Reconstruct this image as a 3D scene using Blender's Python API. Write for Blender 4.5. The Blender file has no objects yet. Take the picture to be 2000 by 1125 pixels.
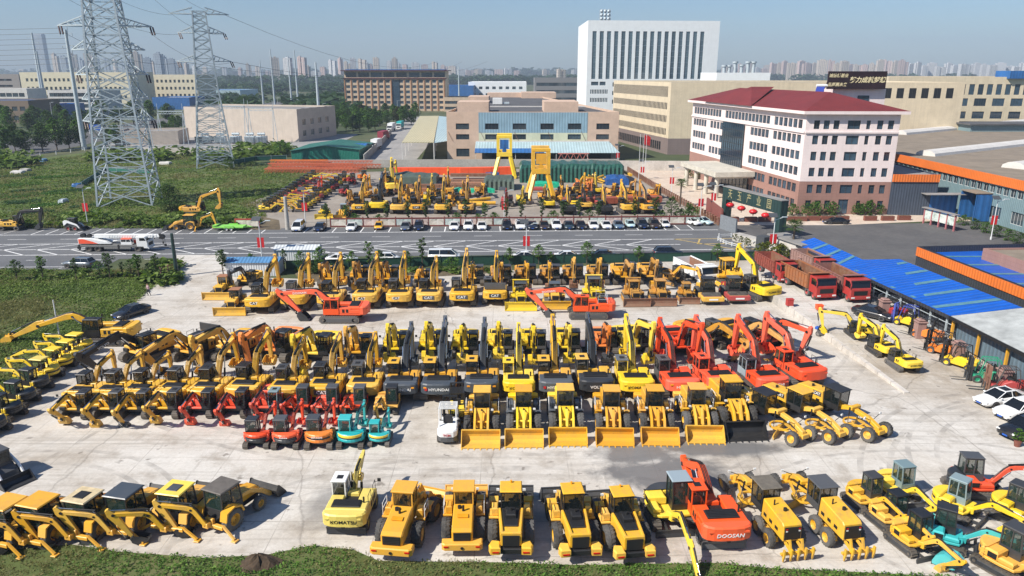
import bpy,math,random
from mathutils import Matrix,Vector,noise
random.seed(7)
R = math.radians
PI = math.pi
scene = bpy.context.scene
COL = scene.collection
# ------------------------------------------------------------------ camera, sky, sun, exposure
F_PX,PITCH,CAM_H = 1440.0,R(16.33),28.0
cam_data = bpy.data.cameras.new('camera')
cam_data.sensor_width = 36.0
cam_data.lens = 36.0 * F_PX / 2000.0
cam_data.clip_start = 0.5
cam_data.clip_end = 60000
cam = bpy.data.objects.new('camera',cam_data)
cam.location = (0,0,CAM_H)
cam.rotation_euler = (R(90) - PITCH,0,0)
COL.objects.link(cam)
scene.camera = cam
SUN_EL,SUN_DIR = R(43),Vector((-0.87,-0.50,0)).normalized()      # towards the sun, on the ground
sun_vec = Vector((SUN_DIR.x * math.cos(SUN_EL),SUN_DIR.y * math.cos(SUN_EL),math.sin(SUN_EL)))
world = bpy.data.worlds.new('World')
scene.world = world
world.use_nodes = True
wn,wl = world.node_tree.nodes,world.node_tree.links
wn.clear()
wo = wn.new('ShaderNodeOutputWorld')
wb = wn.new('ShaderNodeBackground')
sk = wn.new('ShaderNodeTexSky')
sk.sky_type = 'NISHITA'
sk.sun_disc = False
sk.sun_elevation = SUN_EL
sk.sun_rotation = math.atan2(sun_vec.x,sun_vec.y)
sk.air_density = 1.0
sk.dust_density = 0.6
sk.ozone_density = 4.0
sk.altitude = 50
wb.inputs[1].default_value = 0.078
tn = wn.new('ShaderNodeMix'); tn.data_type = 'RGBA'; tn.blend_type = 'MULTIPLY'; tn.inputs[0].default_value = 1.0; tn.inputs[7].default_value = (.80,.93,1.05,1)
wl.new(sk.outputs[0],tn.inputs[6]); wl.new(tn.outputs[2],wb.inputs[0])
wl.new(wb.outputs[0],wo.inputs[0])
sun_data = bpy.data.lights.new('sun','SUN')
sun_data.energy = 4.9
sun_data.angle = R(0.6)
sun_data.color = (1.0,0.93,0.83)
sun = bpy.data.objects.new('sun',sun_data)
sun.rotation_euler = sun_vec.to_track_quat('Z','Y').to_euler()
COL.objects.link(sun)
scene.view_settings.view_transform = 'Standard'
scene.view_settings.look = 'None'
scene.view_settings.gamma = 1.0
scene.view_settings.exposure = 0.5
scene.render.engine = 'CYCLES'
cy = scene.cycles
cy.max_bounces = 6
cy.diffuse_bounces = 2
cy.glossy_bounces = 2
cy.transmission_bounces = 2
cy.transparent_max_bounces = 12
cy.volume_bounces = 0
cy.use_denoising = True
cy.caustics_reflective = cy.caustics_refractive = False
# ------------------------------------------------------------------ where a spot of the photo lies on the ground
def G(px,py=None,z=0.0):
 if py is None: return Vector((px[0],px[1],z or 0.0))
 u,v = (px - 1000) / F_PX,(562.5 - py) / F_PX
 dy = math.cos(PITCH) + v * math.sin(PITCH)
 dz = -math.sin(PITCH) + v * math.cos(PITCH)
 t = (z - CAM_H) / dz
 return Vector((u * t,dy * t,z))
def Z_at(py,Y):                       # height of something seen at row py standing Y metres out
 v = (562.5 - py) / F_PX
 return CAM_H + (-math.sin(PITCH) + v * math.cos(PITCH)) * Y / (math.cos(PITCH) + v * math.sin(PITCH))
def X_at(px,py,Y):
 v = (562.5 - py) / F_PX
 return (px - 1000) / F_PX * Y / (math.cos(PITCH) + v * math.sin(PITCH))
# ------------------------------------------------------------------ materials
MATS = {}
def newmat(name):
 m = bpy.data.materials.new(name); m.use_nodes = True
 n,l = m.node_tree.nodes,m.node_tree.links
 b = n['Principled BSDF']
 MATS[name] = m
 return m,n,l,b
def _coord(n,l,kind='Object',scale=(1,1,1)):
 tc = n.new('ShaderNodeTexCoord'); mp = n.new('ShaderNodeMapping')
 mp.inputs['Scale'].default_value = scale
 l.new(tc.outputs[kind],mp.inputs[0])
 return mp.outputs[0]
def _noise(n,l,vec,scale,detail=5,rough=.6,dist=0):
 t = n.new('ShaderNodeTexNoise'); t.inputs['Scale'].default_value = scale
 t.inputs['Detail'].default_value = detail; t.inputs['Roughness'].default_value = rough
 t.inputs['Distortion'].default_value = dist
 l.new(vec,t.inputs['Vector']); return t.outputs[0]
def _ramp(n,l,fac,stops):
 r = n.new('ShaderNodeValToRGB'); cr = r.color_ramp
 while len(cr.elements) < len(stops): cr.elements.new(0.5)
 for e,(p,c) in zip(cr.elements,stops):
  e.position = p
  e.color = (c,c,c,1) if isinstance(c,(int,float)) else (c[0],c[1],c[2],1)
 l.new(fac,r.inputs[0]); return r.outputs[0]
def _mix(n,l,fac,a,b,mode='MIX'):
 m = n.new('ShaderNodeMix'); m.data_type = 'RGBA'; m.blend_type = mode
 for s,x in ((m.inputs[0],fac),(m.inputs[6],a),(m.inputs[7],b)):
  if isinstance(x,(int,float)): s.default_value = x
  elif isinstance(x,tuple): s.default_value = (x[0],x[1],x[2],1)
  else: l.new(x,s)
 return m.outputs[2]
def _math(n,l,op,a,b=0.0):
 m = n.new('ShaderNodeMath'); m.operation = op
 for s,x in ((m.inputs[0],a),(m.inputs[1],b)):
  if isinstance(x,(int,float)): s.default_value = x
  else: l.new(x,s)
 return m.outputs[0]
def _bump(n,l,b,h,strength=.3,dist=.05):
 bp = n.new('ShaderNodeBump'); bp.inputs['Strength'].default_value = strength
 bp.inputs['Distance'].default_value = dist
 l.new(h,bp.inputs['Height']); l.new(bp.outputs[0],b.inputs['Normal'])
def paint(name,col,rough=.42,dirt=.35,metal=0.0,dust=(.22,.17,.11),vary=.14,spec=.5):
 m,n,l,b = newmat(name)
 v = _coord(n,l)
 ns = _noise(n,l,v,1.1,6,.68)
 n2 = _noise(n,l,_coord(n,l,'Object',(2.5,2.5,.5)),1.6,5,.75)
 fac = _math(n,l,'MAXIMUM',_ramp(n,l,ns,[(.43,0.0),(.72,dirt)]),_ramp(n,l,n2,[(.52,0.0),(.72,dirt * .8)]))
 oi = n.new('ShaderNodeObjectInfo')
 rnd = _math(n,l,'MULTIPLY_ADD',oi.outputs['Random'],vary); rnd.node.inputs[2].default_value = 1 - vary / 2
 base = _mix(n,l,1.0,col,rnd,'MULTIPLY')
 fade = _math(n,l,'MULTIPLY',_math(n,l,'POWER',oi.outputs['Random'],2.0),.22 if vary else 0.0)
 base = _mix(n,l,fade,base,tuple(.35 + .5 * x for x in col))
 chip = _ramp(n,l,_noise(n,l,v,9,3,.6),[(.66,0.0),(.70,dirt)])
 base = _mix(n,l,chip,base,(.09,.06,.045))
 c = _mix(n,l,fac,base,dust)
 geo = n.new('ShaderNodeNewGeometry'); sx = n.new('ShaderNodeSeparateXYZ'); l.new(geo.outputs['Position'],sx.inputs[0])
 low = _ramp(n,l,sx.outputs[2],[(0.0,dirt * .9),(0.9,0.0)])
 fine = _noise(n,l,v,6,3,.7)
 lowf = _math(n,l,'MULTIPLY',low,fine)
 c = _mix(n,l,lowf,c,dust)
 l.new(c,b.inputs['Base Color'])
 rr = _math(n,l,'MULTIPLY_ADD',ns,.35); rr.node.inputs[2].default_value = rough - .15
 l.new(rr,b.inputs['Roughness'])
 b.inputs['Metallic'].default_value = metal
 b.inputs['Specular IOR Level'].default_value = spec
 return m
def plain(name,col,rough=.7,metal=0.0,emit=0,nscale=3.0,amt=.25,spec=.5,bump=0):
 m,n,l,b = newmat(name)
 v = _coord(n,l)
 ns = _noise(n,l,v,nscale,5,.65)
 f = _ramp(n,l,ns,[(.3,1 - amt),(.7,1 + amt * .4)])
 l.new(_mix(n,l,1.0,col,f,'MULTIPLY'),b.inputs['Base Color'])
 b.inputs['Roughness'].default_value = rough; b.inputs['Metallic'].default_value = metal
 b.inputs['Specular IOR Level'].default_value = spec
 if bump: _bump(n,l,b,ns,bump,.05)
 if emit:
  b.inputs['Emission Color'].default_value = (*col,1); b.inputs['Emission Strength'].default_value = emit
 return m
def glass(name,col=(.012,.018,.018),alpha=.62,rough=.06):
 m,n,l,b = newmat(name)
 b.inputs['Base Color'].default_value = (*col,1); b.inputs['Roughness'].default_value = rough
 b.inputs['Alpha'].default_value = alpha; b.inputs['Specular IOR Level'].default_value = .7
 return m
def winglass(name,col=(.035,.055,.075),rough=.08):
 m,n,l,b = newmat(name)
 oi = n.new('ShaderNodeObjectInfo')
 v = _coord(n,l)
 ns = _noise(n,l,v,.9,2,.5)
 f = _math(n,l,'MULTIPLY',oi.outputs['Random'],ns)
 l.new(_mix(n,l,f,(col[0] * .5,col[1] * .5,col[2] * .5),(col[0] * 3.2,col[1] * 3.0,col[2] * 2.6)),b.inputs['Base Color'])
 b.inputs['Roughness'].default_value = rough; b.inputs['Specular IOR Level'].default_value = .8
 return m
# machine paints
YEL = paint('paint_amber',(.84,.46,.018),dirt=.45)
YEL2 = paint('paint_amber_deep',(.78,.39,.020),dirt=.3)
KOM = paint('paint_lemon',(.90,.62,.018),dirt=.22)
KOM2 = paint('paint_lemon_pale',(.76,.60,.12),dirt=.3)
OLDY = paint('paint_amber_worn',(.62,.30,.035),dirt=.75,dust=(.20,.12,.06))
ORA = paint('paint_vermilion',(.92,.10,.012),dirt=.12)
ORA2 = paint('paint_red_orange',(.88,.078,.014),dirt=.22)
ORA3 = paint('paint_orange',(.84,.23,.02),dirt=.25)
TEAL = paint('paint_teal',(.01,.42,.43),dirt=.12)
GREY = paint('paint_charcoal',(.022,.026,.032),dirt=.22,dust=(.12,.11,.10),rough=.38)
NAVY = paint('paint_slate',(.050,.064,.082),dirt=.18,dust=(.14,.13,.12),rough=.38)
BLK = paint('paint_black',(.010,.011,.013),dirt=.25,dust=(.10,.09,.08),rough=.4)
WHT = paint('paint_white',(.78,.79,.78),dirt=.12)
SILV = paint('paint_silver_blue',(.30,.37,.41),dirt=.1,rough=.3)
LBLU = paint('paint_grey_green',(.17,.25,.27),dirt=.12,rough=.35)
REDP = paint('paint_red',(.42,.022,.02),dirt=.25)
RUST = paint('rusty_steel',(.20,.075,.035),dirt=.9,dust=(.26,.17,.11),rough=.75,vary=.3)
RUSTO = paint('rusty_orange',(.36,.13,.045),dirt=.85,dust=(.24,.13,.08),rough=.75)
GRN = paint('paint_green',(.02,.33,.18),dirt=.15)
LIME = paint('paint_lime',(.18,.62,.03),dirt=.1)
NBLU = paint('paint_blue',(.03,.06,.35),dirt=.15)
TRK = paint('track_steel',(.050,.044,.038),dirt=.85,dust=(.17,.145,.115),rough=.75)
TYRE = paint('tyre_rubber',(.030,.030,.030),dirt=.8,dust=(.15,.14,.125),rough=.85)
STEEL = paint('bare_steel',(.33,.33,.33),dirt=.4,metal=.6,rough=.4)
CHROME = plain('chrome_rod',(.75,.76,.78),.18,1.0)
DARK = plain('dark_parts',(.014,.014,.015),.6)
SEAT = plain('seat_black',(.02,.02,.022),.8)
GLS = glass('cab_glass')
GLG = glass('cab_glass_green',(.03,.06,.05),.5)
CARG = glass('car_glass',(.008,.010,.013),.93,.04)
LAMP = plain('lamp_lens',(.75,.76,.74),.15)
AMBER = plain('amber_lens',(.85,.35,.02),.2)
REDL = plain('red_lens',(.55,.01,.01),.2)
LOGOW = plain('logo_white',(.85,.85,.83),.5,amt=.05)
LOGOB = plain('logo_black',(.015,.013,.013),.5)
LOGOR = plain('logo_red',(.55,.02,.02),.5)
PLATEB = plain('plate_blue',(.02,.10,.45),.4)
GALV = plain('galvanised_steel',(.50,.57,.61),.55,.15,amt=.3)
CHARC = plain('charcoal_steel',(.09,.10,.11),.55,.3)
CERAM = plain('insulator_brown',(.05,.018,.014),.3)
# ------------------------------------------------------------------ mesh builder
def _inset(pts,c):
 n = len(pts); out = []
 a = sum(pts[i][0] * pts[(i + 1) % n][1] - pts[(i + 1) % n][0] * pts[i][1] for i in range(n))
 s = 1 if a > 0 else -1
 for i in range(n):
  p0,p1,p2 = Vector(pts[i - 1]),Vector(pts[i]),Vector(pts[(i + 1) % n])
  d1,d2 = (p1 - p0).normalized(),(p2 - p1).normalized()
  n1,n2 = Vector((-d1.y,d1.x)) * s,Vector((-d2.y,d2.x)) * s
  b = n1 + n2
  k = c / max(.35,(b.length ** 2) / 2) if b.length > 1e-6 else 0
  out.append(p1 + b * k)
 return out
class MB:
 def __init__(s,M=None):
  s.v,s.f,s.m,s.s = [],[],[],[]
  s.M = M
 def add(s,vs,fs,mi=0,sm=False):
  o = len(s.v)
  if s.M is not None: vs = [s.M @ Vector(p) for p in vs]
  s.v += [tuple(p) for p in vs]
  for f in fs:
   s.f.append(tuple(i + o for i in f)); s.m.append(mi); s.s.append(sm)
  return s
 def prism(s,pts,a,b,mi=0,ch=0.0,ax='y',capa=True,capb=True):
  # pts: outline in (x,z) for ax y, (x,y) for ax z, (y,z) for ax x; extruded from a to b
  if a > b: a,b = b,a
  n = len(pts)
  rings = [(pts,a),(pts,b)] if ch <= 0 else [(_inset(pts,ch),a),(pts,a + ch),(pts,b - ch),(_inset(pts,ch),b)]
  vs = []
  for pp,t in rings:
   for p in pp:
    vs.append((p[0],t,p[1]) if ax == 'y' else (p[0],p[1],t) if ax == 'z' else (t,p[0],p[1]))
  ar = sum(pts[i][0] * pts[(i + 1) % n][1] - pts[(i + 1) % n][0] * pts[i][1] for i in range(n))
  flip = (ar > 0) ^ (ax == 'y')
  fs = []
  for k in range(len(rings) - 1):
   for i in range(n):
    j = (i + 1) % n
    q = (k * n + i,k * n + j,(k + 1) * n + j,(k + 1) * n + i)
    fs.append(q if flip else q[::-1])
  lo = tuple(range(n)); hi = tuple(range((len(rings) - 1) * n,len(rings) * n))
  if capa: fs.append(lo[::-1] if flip else lo)
  if capb: fs.append(hi if flip else hi[::-1])
  return s.add(vs,fs,mi)
 def box(s,x0,x1,y0,y1,z0,z1,mi=0,ch=0.0):
  if x0 > x1: x0,x1 = x1,x0
  if y0 > y1: y0,y1 = y1,y0
  return s.prism([(x0,y0),(x1,y0),(x1,y1),(x0,y1)],z0,z1,mi,ch,'z') if z0 < z1 else s
 def cyl(s,p0,p1,r0,r1=None,n=10,mi=0,caps=True):
  p0,p1 = Vector(p0),Vector(p1)
  r1 = r0 if r1 is None else r1
  d = p1 - p0
  if d.length < 1e-6: return s
  d.normalize()
  u = d.cross(Vector((0,0,1)) if abs(d.z) < .9 else Vector((1,0,0))).normalized(); w = d.cross(u)
  vs = []
  for p,r in ((p0,r0),(p1,r1)):
   for i in range(n):
    a = 2 * PI * i / n
    vs.append(p + (u * math.cos(a) + w * math.sin(a)) * r)
  s.add(vs,[(i,(i + 1) % n,n + (i + 1) % n,n + i) for i in range(n)],mi,n > 5)
  if caps:
   if r0 > 0: s.add(vs[:n],[tuple(range(n))[::-1]],mi)
   if r1 > 0: s.add(vs[n:],[tuple(range(n))],mi)
  return s
 def tube(s,pts,r,n=6,mi=0):
  for a,b in zip(pts,pts[1:]): s.cyl(a,b,r,r,n,mi)
  return s
 def bar(s,p0,p1,w,h=None,mi=0):
  h = h or w
  p0,p1 = Vector(p0),Vector(p1); d = (p1 - p0)
  if d.length < 1e-6: return s
  d.normalize()
  u = d.cross(Vector((0,0,1)) if abs(d.z) < .95 else Vector((1,0,0))).normalized() * w / 2; q = u.cross(d).normalized() * h / 2
  vs = [p0 - u - q,p0 + u - q,p0 + u + q,p0 - u + q,p1 - u - q,p1 + u - q,p1 + u + q,p1 - u + q]
  return s.add(vs,[(0,1,2,3),(7,6,5,4),(0,4,5,1),(1,5,6,2),(2,6,7,3),(3,7,4,0)],mi)
 def lathe(s,prof,c,ax='y',n=20,mi=0,sm=True):
  # prof: list of (radius, offset along axis)
  vs = []
  for r,t in prof:
   for i in range(n):
    a = 2 * PI * i / n
    x,y = r * math.cos(a),r * math.sin(a)
    vs.append((c[0] + x,c[1] + t,c[2] + y) if ax == 'y' else (c[0] + x,c[1] + y,c[2] + t) if ax == 'z' else (c[0] + t,c[1] + x,c[2] + y))
  fs = []
  for k in range(len(prof) - 1):
   for i in range(n):
    j = (i + 1) % n
    fs.append((k * n + i,k * n + j,(k + 1) * n + j,(k + 1) * n + i))
  return s.add(vs,fs,mi,sm)
 def quad(s,a,b,c,d,mi=0): return s.add([a,b,c,d],[(0,1,2,3)],mi)
 def plate(s,a,b,c,d,t=.03,mi=0):      # a thick quad; the thickness goes against the normal
  a,b,c,d = map(Vector,(a,b,c,d)); nn = (b - a).cross(d - a).normalized() * t
  vs = [a,b,c,d,a - nn,b - nn,c - nn,d - nn]
  return s.add(vs,[(0,1,2,3),(7,6,5,4),(0,4,5,1),(1,5,6,2),(2,6,7,3),(3,7,4,0)],mi)
 def mesh(s,name,mats):
  me = bpy.data.meshes.new(name)
  me.from_pydata(s.v,[],s.f)
  for m in (mats if isinstance(mats,(list,tuple)) else [mats]): me.materials.append(m)
  me.polygons.foreach_set('material_index',s.m)
  me.polygons.foreach_set('use_smooth',s.s)
  me.update(); return me
CACHE = {}
def part(name,mesh,parent,M=None,loc=None,label=None):
 o = bpy.data.objects.new(name,mesh); COL.objects.link(o)
 o.parent = parent
 if M is not None: o.matrix_local = M
 if loc is not None: o.location = loc
 if label: o['label'] = label
 return o
def cpart(key,name,fn,mats,parent,M=None,loc=None,label=None):
 k = (key,tuple(m.name for m in mats))
 if k not in CACHE:
  b = MB(); fn(b); CACHE[k] = b.mesh(name,mats)
 return part(name,CACHE[k],parent,M,loc,label)
LABELS = {}
def tag(o,label,cat,group=None):
 o['label'] = label; o['category'] = cat
 if group: o['group'] = group
 LABELS[label] = LABELS.get(label,0) + 1
 return o
def thing(name,label,cat,loc=(0,0,0),rz=0.0,group=None,scale=1.0):
 o = bpy.data.objects.new(name,None); COL.objects.link(o)
 o.empty_display_size = .3
 o.location = loc; o.rotation_euler = (0,0,rz); o.scale = (scale,) * 3
 return tag(o,label,cat,group)
def single(name,b,mats,label,cat,loc=(0,0,0),rz=0,group=None):
 me = b.mesh(name,mats) if isinstance(b,MB) else b
 o = bpy.data.objects.new(name,me); COL.objects.link(o)
 o.location = loc; o.rotation_euler = (0,0,rz)
 return tag(o,label,cat,group)
def setting(name,b,mats,kind='structure'):
 o = bpy.data.objects.new(name,b.mesh(name,mats) if isinstance(b,MB) else b); COL.objects.link(o)
 o['kind'] = kind; return o
ORD = ['first','second','third','fourth','fifth','sixth','seventh','eighth','ninth','tenth','eleventh','twelfth','thirteenth','fourteenth','fifteenth','sixteenth',
 'seventeenth','eighteenth','nineteenth','twentieth'] + ['twenty-' + x for x in ('first','second','third','fourth','fifth','sixth','seventh','eighth','ninth')] + ['thirtieth']
ORD += ['thirty-' + x for x in ORD[:9]] + ['fortieth'] + ['forty-' + x for x in ORD[:9]] + ['fiftieth'] + ['fifty-' + x for x in ORD[:9]] + ['sixtieth'] + ['sixty-' + x for x in ORD[:9]]
TXT = {}
def text_mesh(txt,size,mat,bold=.012,shear=0.0,vertical=False,extrude=.008):
 k = (txt,size,mat.name,vertical)
 if k in TXT: return TXT[k]
 cu = bpy.data.curves.new('lettering','FONT')
 cu.body = '\n'.join(txt) if vertical else txt
 cu.size = size; cu.align_x = 'CENTER'; cu.align_y = 'CENTER'; cu.offset = bold * size; cu.extrude = extrude; cu.shear = shear
 cu.resolution_u = 2
 if vertical: cu.space_line = .95
 ob = bpy.data.objects.new('lettering',cu); COL.objects.link(ob)
 dg = bpy.context.evaluated_depsgraph_get(); dg.update()
 me = bpy.data.meshes.new_from_object(ob.evaluated_get(dg))
 me.name = 'lettering'
 bpy.data.objects.remove(ob); me.materials.clear(); me.materials.append(mat)
 TXT[k] = me
 return me
def basis(x,y,z,o):
 m = Matrix((Vector(x),Vector(y),Vector(z))).transposed().to_4x4(); m.translation = Vector(o); return m
# ------------------------------------------------------------------ the setting: ground, yards, street
def poly_sheet(name,px,z,mat,world=None,kind='structure'):
 b = MB(); P = [G(x,y) for x,y in px] if world is None else [Vector((*p,0)) for p in world]
 b.add([(p.x,p.y,z) for p in P],[tuple(range(len(P)))],0)
 return setting(name,b,[mat],kind)
def ground_mat(name,c1,c2,c3,s1=.05,s2=.6,rough=.95):
 m,n,l,b = newmat(name); v = _coord(n,l)
 a = _noise(n,l,v,s1,6,.6); d = _noise(n,l,v,s2,6,.7)
 f = _math(n,l,'ADD',_math(n,l,'MULTIPLY',a,.65),_math(n,l,'MULTIPLY',d,.35))
 l.new(_ramp(n,l,f,[(.36,c1),(.5,c2),(.64,c3)]),b.inputs['Base Color']); b.inputs['Roughness'].default_value = rough
 _bump(n,l,b,d,.5,.1); return m
TERR = ground_mat('terrain_far',(.030,.050,.018),(.060,.080,.028),(.12,.115,.06),.012,.15)
SOIL = ground_mat('soil_green',(.05,.075,.018),(.085,.115,.028),(.15,.13,.06),.09,.9)
SOILB = ground_mat('soil_brown',(.07,.055,.032),(.13,.10,.060),(.20,.16,.10),.15,1.2)
MEADOW = ground_mat('meadow',(.045,.070,.016),(.085,.120,.026),(.15,.15,.05),.07,.7)
# concrete of the yard: bleached, stained, tyre-streaked, cracked, with a wet patch
m,n,l,b = newmat('yard_concrete')
v = _coord(n,l)
big = _noise(n,l,v,.055,5,.6,.4); med = _noise(n,l,v,.35,7,.68,.3); fin = _noise(n,l,v,4.0,5,.7)
base = _ramp(n,l,big,[(.30,(.36,.31,.25)),(.44,(.48,.44,.385)),(.60,(.58,.555,.51))])
base = _mix(n,l,_ramp(n,l,med,[(.30,.55),(.48,.0)]),base,(.23,.185,.135))
base = _mix(n,l,_ramp(n,l,med,[(.54,.0),(.70,.6)]),base,(.68,.65,.60))
st = _noise(n,l,_coord(n,l,'Object',(.045,1.6,1)),1.0,6,.75,.8)
base = _mix(n,l,_ramp(n,l,st,[(.52,.0),(.62,.45),(.70,.15)]),base,(.30,.27,.23))
st2 = _noise(n,l,_coord(n,l,'Object',(1.1,.05,1)),1.0,5,.7,1.5)
base = _mix(n,l,_ramp(n,l,st2,[(.60,.0),(.68,.3),(.74,.0)]),base,(.20,.18,.15))
spots = _noise(n,l,v,.9,3,.5)
base = _mix(n,l,_ramp(n,l,spots,[(.66,.0),(.72,.65)]),base,(.13,.11,.09))
vor = n.new('ShaderNodeTexVoronoi'); vor.feature = 'DISTANCE_TO_EDGE'; vor.inputs['Scale'].default_value = .045
wv = n.new('ShaderNodeMixRGB'); wv.blend_type = 'ADD'; wv.inputs[0].default_value = 1.0
nz = n.new('ShaderNodeTexNoise'); nz.inputs['Scale'].default_value = .5; nz.inputs['Detail'].default_value = 5; l.new(v,nz.inputs['Vector'])
l.new(v,wv.inputs[1]); l.new(nz.outputs['Color'],wv.inputs[2]); l.new(wv.outputs[0],vor.inputs['Vector'])
base = _mix(n,l,_ramp(n,l,vor.outputs[0],[(.0,.38),(.0035,.0)]),base,(.10,.085,.07))
base = _mix(n,l,.18,base,_ramp(n,l,fin,[(.3,.2),(.7,.8)]),'OVERLAY')
geo = n.new('ShaderNodeNewGeometry'); sx = n.new('ShaderNodeSeparateXYZ'); l.new(geo.outputs['Position'],sx.inputs[0])
jx = _math(n,l,'LESS_THAN',_math(n,l,'FRACT',_math(n,l,'DIVIDE',_math(n,l,'ADD',sx.outputs[0],200.7),6.4)),.010); jy = _math(n,l,'LESS_THAN',_math(n,l,'FRACT',_math(n,l,'DIVIDE',sx.outputs[1],5.2)),.014)
jm = _math(n,l,'MULTIPLY',_math(n,l,'MAXIMUM',jx,jy),_ramp(n,l,med,[(.4,.1),(.6,.55)])); base = _mix(n,l,jm,base,(.20,.175,.145))
def track(cx,cy_,rad,wd):     # curved tyre marks: thin rings, broken up by noise
 dx = _math(n,l,'SUBTRACT',sx.outputs[0],cx); dy = _math(n,l,'SUBTRACT',sx.outputs[1],cy_)
 d = _math(n,l,'SQRT',_math(n,l,'ADD',_math(n,l,'MULTIPLY',dx,dx),_math(n,l,'MULTIPLY',dy,dy)))
 d = _math(n,l,'ABSOLUTE',_math(n,l,'SUBTRACT',_math(n,l,'ABSOLUTE',_math(n,l,'SUBTRACT',d,rad)),1.0))
 return _math(n,l,'MULTIPLY',_math(n,l,'LESS_THAN',d,wd),_ramp(n,l,_noise(n,l,v,.5,4,.7),[(.42,0.),(.62,.42)]))
tk = None
for q in ((-34,38,12,.2),(-4,96,47,.22),(46,44,16,.2),(46,40,21,.22),(30,30,22,.18),(-60,60,26,.2),(0,20,29.5,.2)):
 k_ = track(*q); tk = k_ if tk is None else _math(n,l,'MAXIMUM',tk,k_)
base = _mix(n,l,tk,base,(.17,.155,.14))
def blob(cx,cy_,rx,ry,soft=.35,k=.55):
 dx = _math(n,l,'DIVIDE',_math(n,l,'SUBTRACT',sx.outputs[0],cx),rx); dy = _math(n,l,'DIVIDE',_math(n,l,'SUBTRACT',sx.outputs[1],cy_),ry)
 d = _math(n,l,'SQRT',_math(n,l,'ADD',_math(n,l,'MULTIPLY',dx,dx),_math(n,l,'MULTIPLY',dy,dy)))
 d = _math(n,l,'ADD',d,_math(n,l,'MULTIPLY',_math(n,l,'SUBTRACT',med,.5),2.2 * k))
 return _ramp(n,l,d,[(1 - soft,1.0),(1.0,0.0)])
w1,w2,w3 = G(1300,925),G(1225,880),G(660,985)
wet = _math(n,l,'MAXIMUM',blob(w1.x,w1.y,6.0,2.8,.45,.8),_math(n,l,'MAXIMUM',blob(w2.x + 1,w2.y - .5,4.4,2.4,.5,.8),blob(G(1400,875).x,G(1400,875).y,6.5,1.6,.4)))
wet = _math(n,l,'MAXIMUM',wet,_math(n,l,'MULTIPLY',blob(w3.x,w3.y,2.6,3.2,.4),.6))
base = _mix(n,l,_math(n,l,'MULTIPLY',wet,.85),base,(.13,.13,.13))
l.new(base,b.inputs['Base Color'])
l.new(_math(n,l,'SUBTRACT',.9,_math(n,l,'MULTIPLY',wet,.48)),b.inputs['Roughness'])
_bump(n,l,b,med,.18,.04)
YARD = m
def conc(name,c,c2,sc=.2,rough=.9):
 m,n,l,b = newmat(name); v = _coord(n,l)
 a = _noise(n,l,v,sc,6,.65); d = _noise(n,l,v,sc * 9,5,.7)
 base = _mix(n,l,_ramp(n,l,a,[(.35,0.),(.65,1.)]),c,c2)
 base = _mix(n,l,.3,base,_ramp(n,l,d,[(.3,.25),(.7,.75)]),'OVERLAY')
 l.new(base,b.inputs['Base Color']); b.inputs['Roughness'].default_value = rough; return m
YARD2 = conc('yard_back',(.235,.205,.175),(.33,.295,.25),.08)
PLAZA = conc('plaza_paving',(.52,.42,.33),(.60,.51,.42),.1)
COURT = conc('court_asphalt',(.080,.080,.082),(.115,.113,.112),.12)
LANE = conc('lane_concrete',(.26,.255,.25),(.34,.33,.32),.06)
WALLC = conc('wall_concrete',(.36,.34,.31),(.48,.46,.42),.3)
PLASTW = conc('wall_whitewash',(.44,.41,.37),(.62,.58,.53),.2)
m,n,l,b = newmat('street_asphalt')
v = _coord(n,l)
a = _noise(n,l,v,.08,5,.6); d = _noise(n,l,v,3,5,.7); s_ = _noise(n,l,_coord(n,l,'Object',(.03,.9,1)),1,5,.7)
base = _ramp(n,l,a,[(.35,(.100,.104,.112)),(.65,(.140,.144,.150))])
base = _mix(n,l,_ramp(n,l,s_,[(.5,0.),(.7,.5)]),base,(.19,.185,.18))
base = _mix(n,l,.25,base,_ramp(n,l,d,[(.3,.3),(.7,.7)]),'OVERLAY')
l.new(base,b.inputs['Base Color']); b.inputs['Roughness'].default_value = .85
STREET = m
m,n,l,b = newmat('road_paint')
v = _coord(n,l); a = _noise(n,l,v,2.2,5,.75)
l.new(_mix(n,l,_ramp(n,l,a,[(.36,.7),(.48,.0)]),(.78,.78,.77),(.16,.16,.165)),b.inputs['Base Color']); b.inputs['Roughness'].default_value = .8
RPAINT = m
RPAINTY = plain('road_paint_yellow',(.60,.44,.16),.8,nscale=2,amt=.5)
TARM = conc('tarmac_patch',(.060,.055,.066),(.085,.080,.09),.3)
terr = MB(); rings = [0,60,150,300,700,2000,6000,20000]
vs = [(0,0,0)]
for r_ in rings[1:]:
 vs += [(r_ * math.cos(i * PI / 16),r_ * math.sin(i * PI / 16) + 100,0) for i in range(32)]
fs = [(0,1 + i,1 + (i + 1) % 32) for i in range(32)]
for k in range(len(rings) - 2): fs += [(1 + k * 32 + i,1 + (k + 1) * 32 + i,1 + (k + 1) * 32 + (i + 1) % 32,1 + k * 32 + (i + 1) % 32) for i in range(32)]
terr.add(vs,fs,0)
setting('terrain',terr,[TERR])
# street frame: u runs along the street to the right, w across it, away from the lens
SO = G(537,455.5); SE = G(1400,449); SU = (SE - SO).normalized(); SW = Vector((-SU.y,SU.x,0))
def S(u,w,z=0.0): p = SO + SU * u + SW * w; return Vector((p.x,p.y,z))
def street_uw(px,py):
 d = G(px,py) - SO; return d.dot(SU),d.dot(SW)
def sheet_uw(name,quads,z,mat,kind='structure'):
 b = MB()
 for q in quads: b.add([S(u,w,z) for u,w in q],[tuple(range(len(q)))],0)
 return setting(name,b,[mat],kind)
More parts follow.
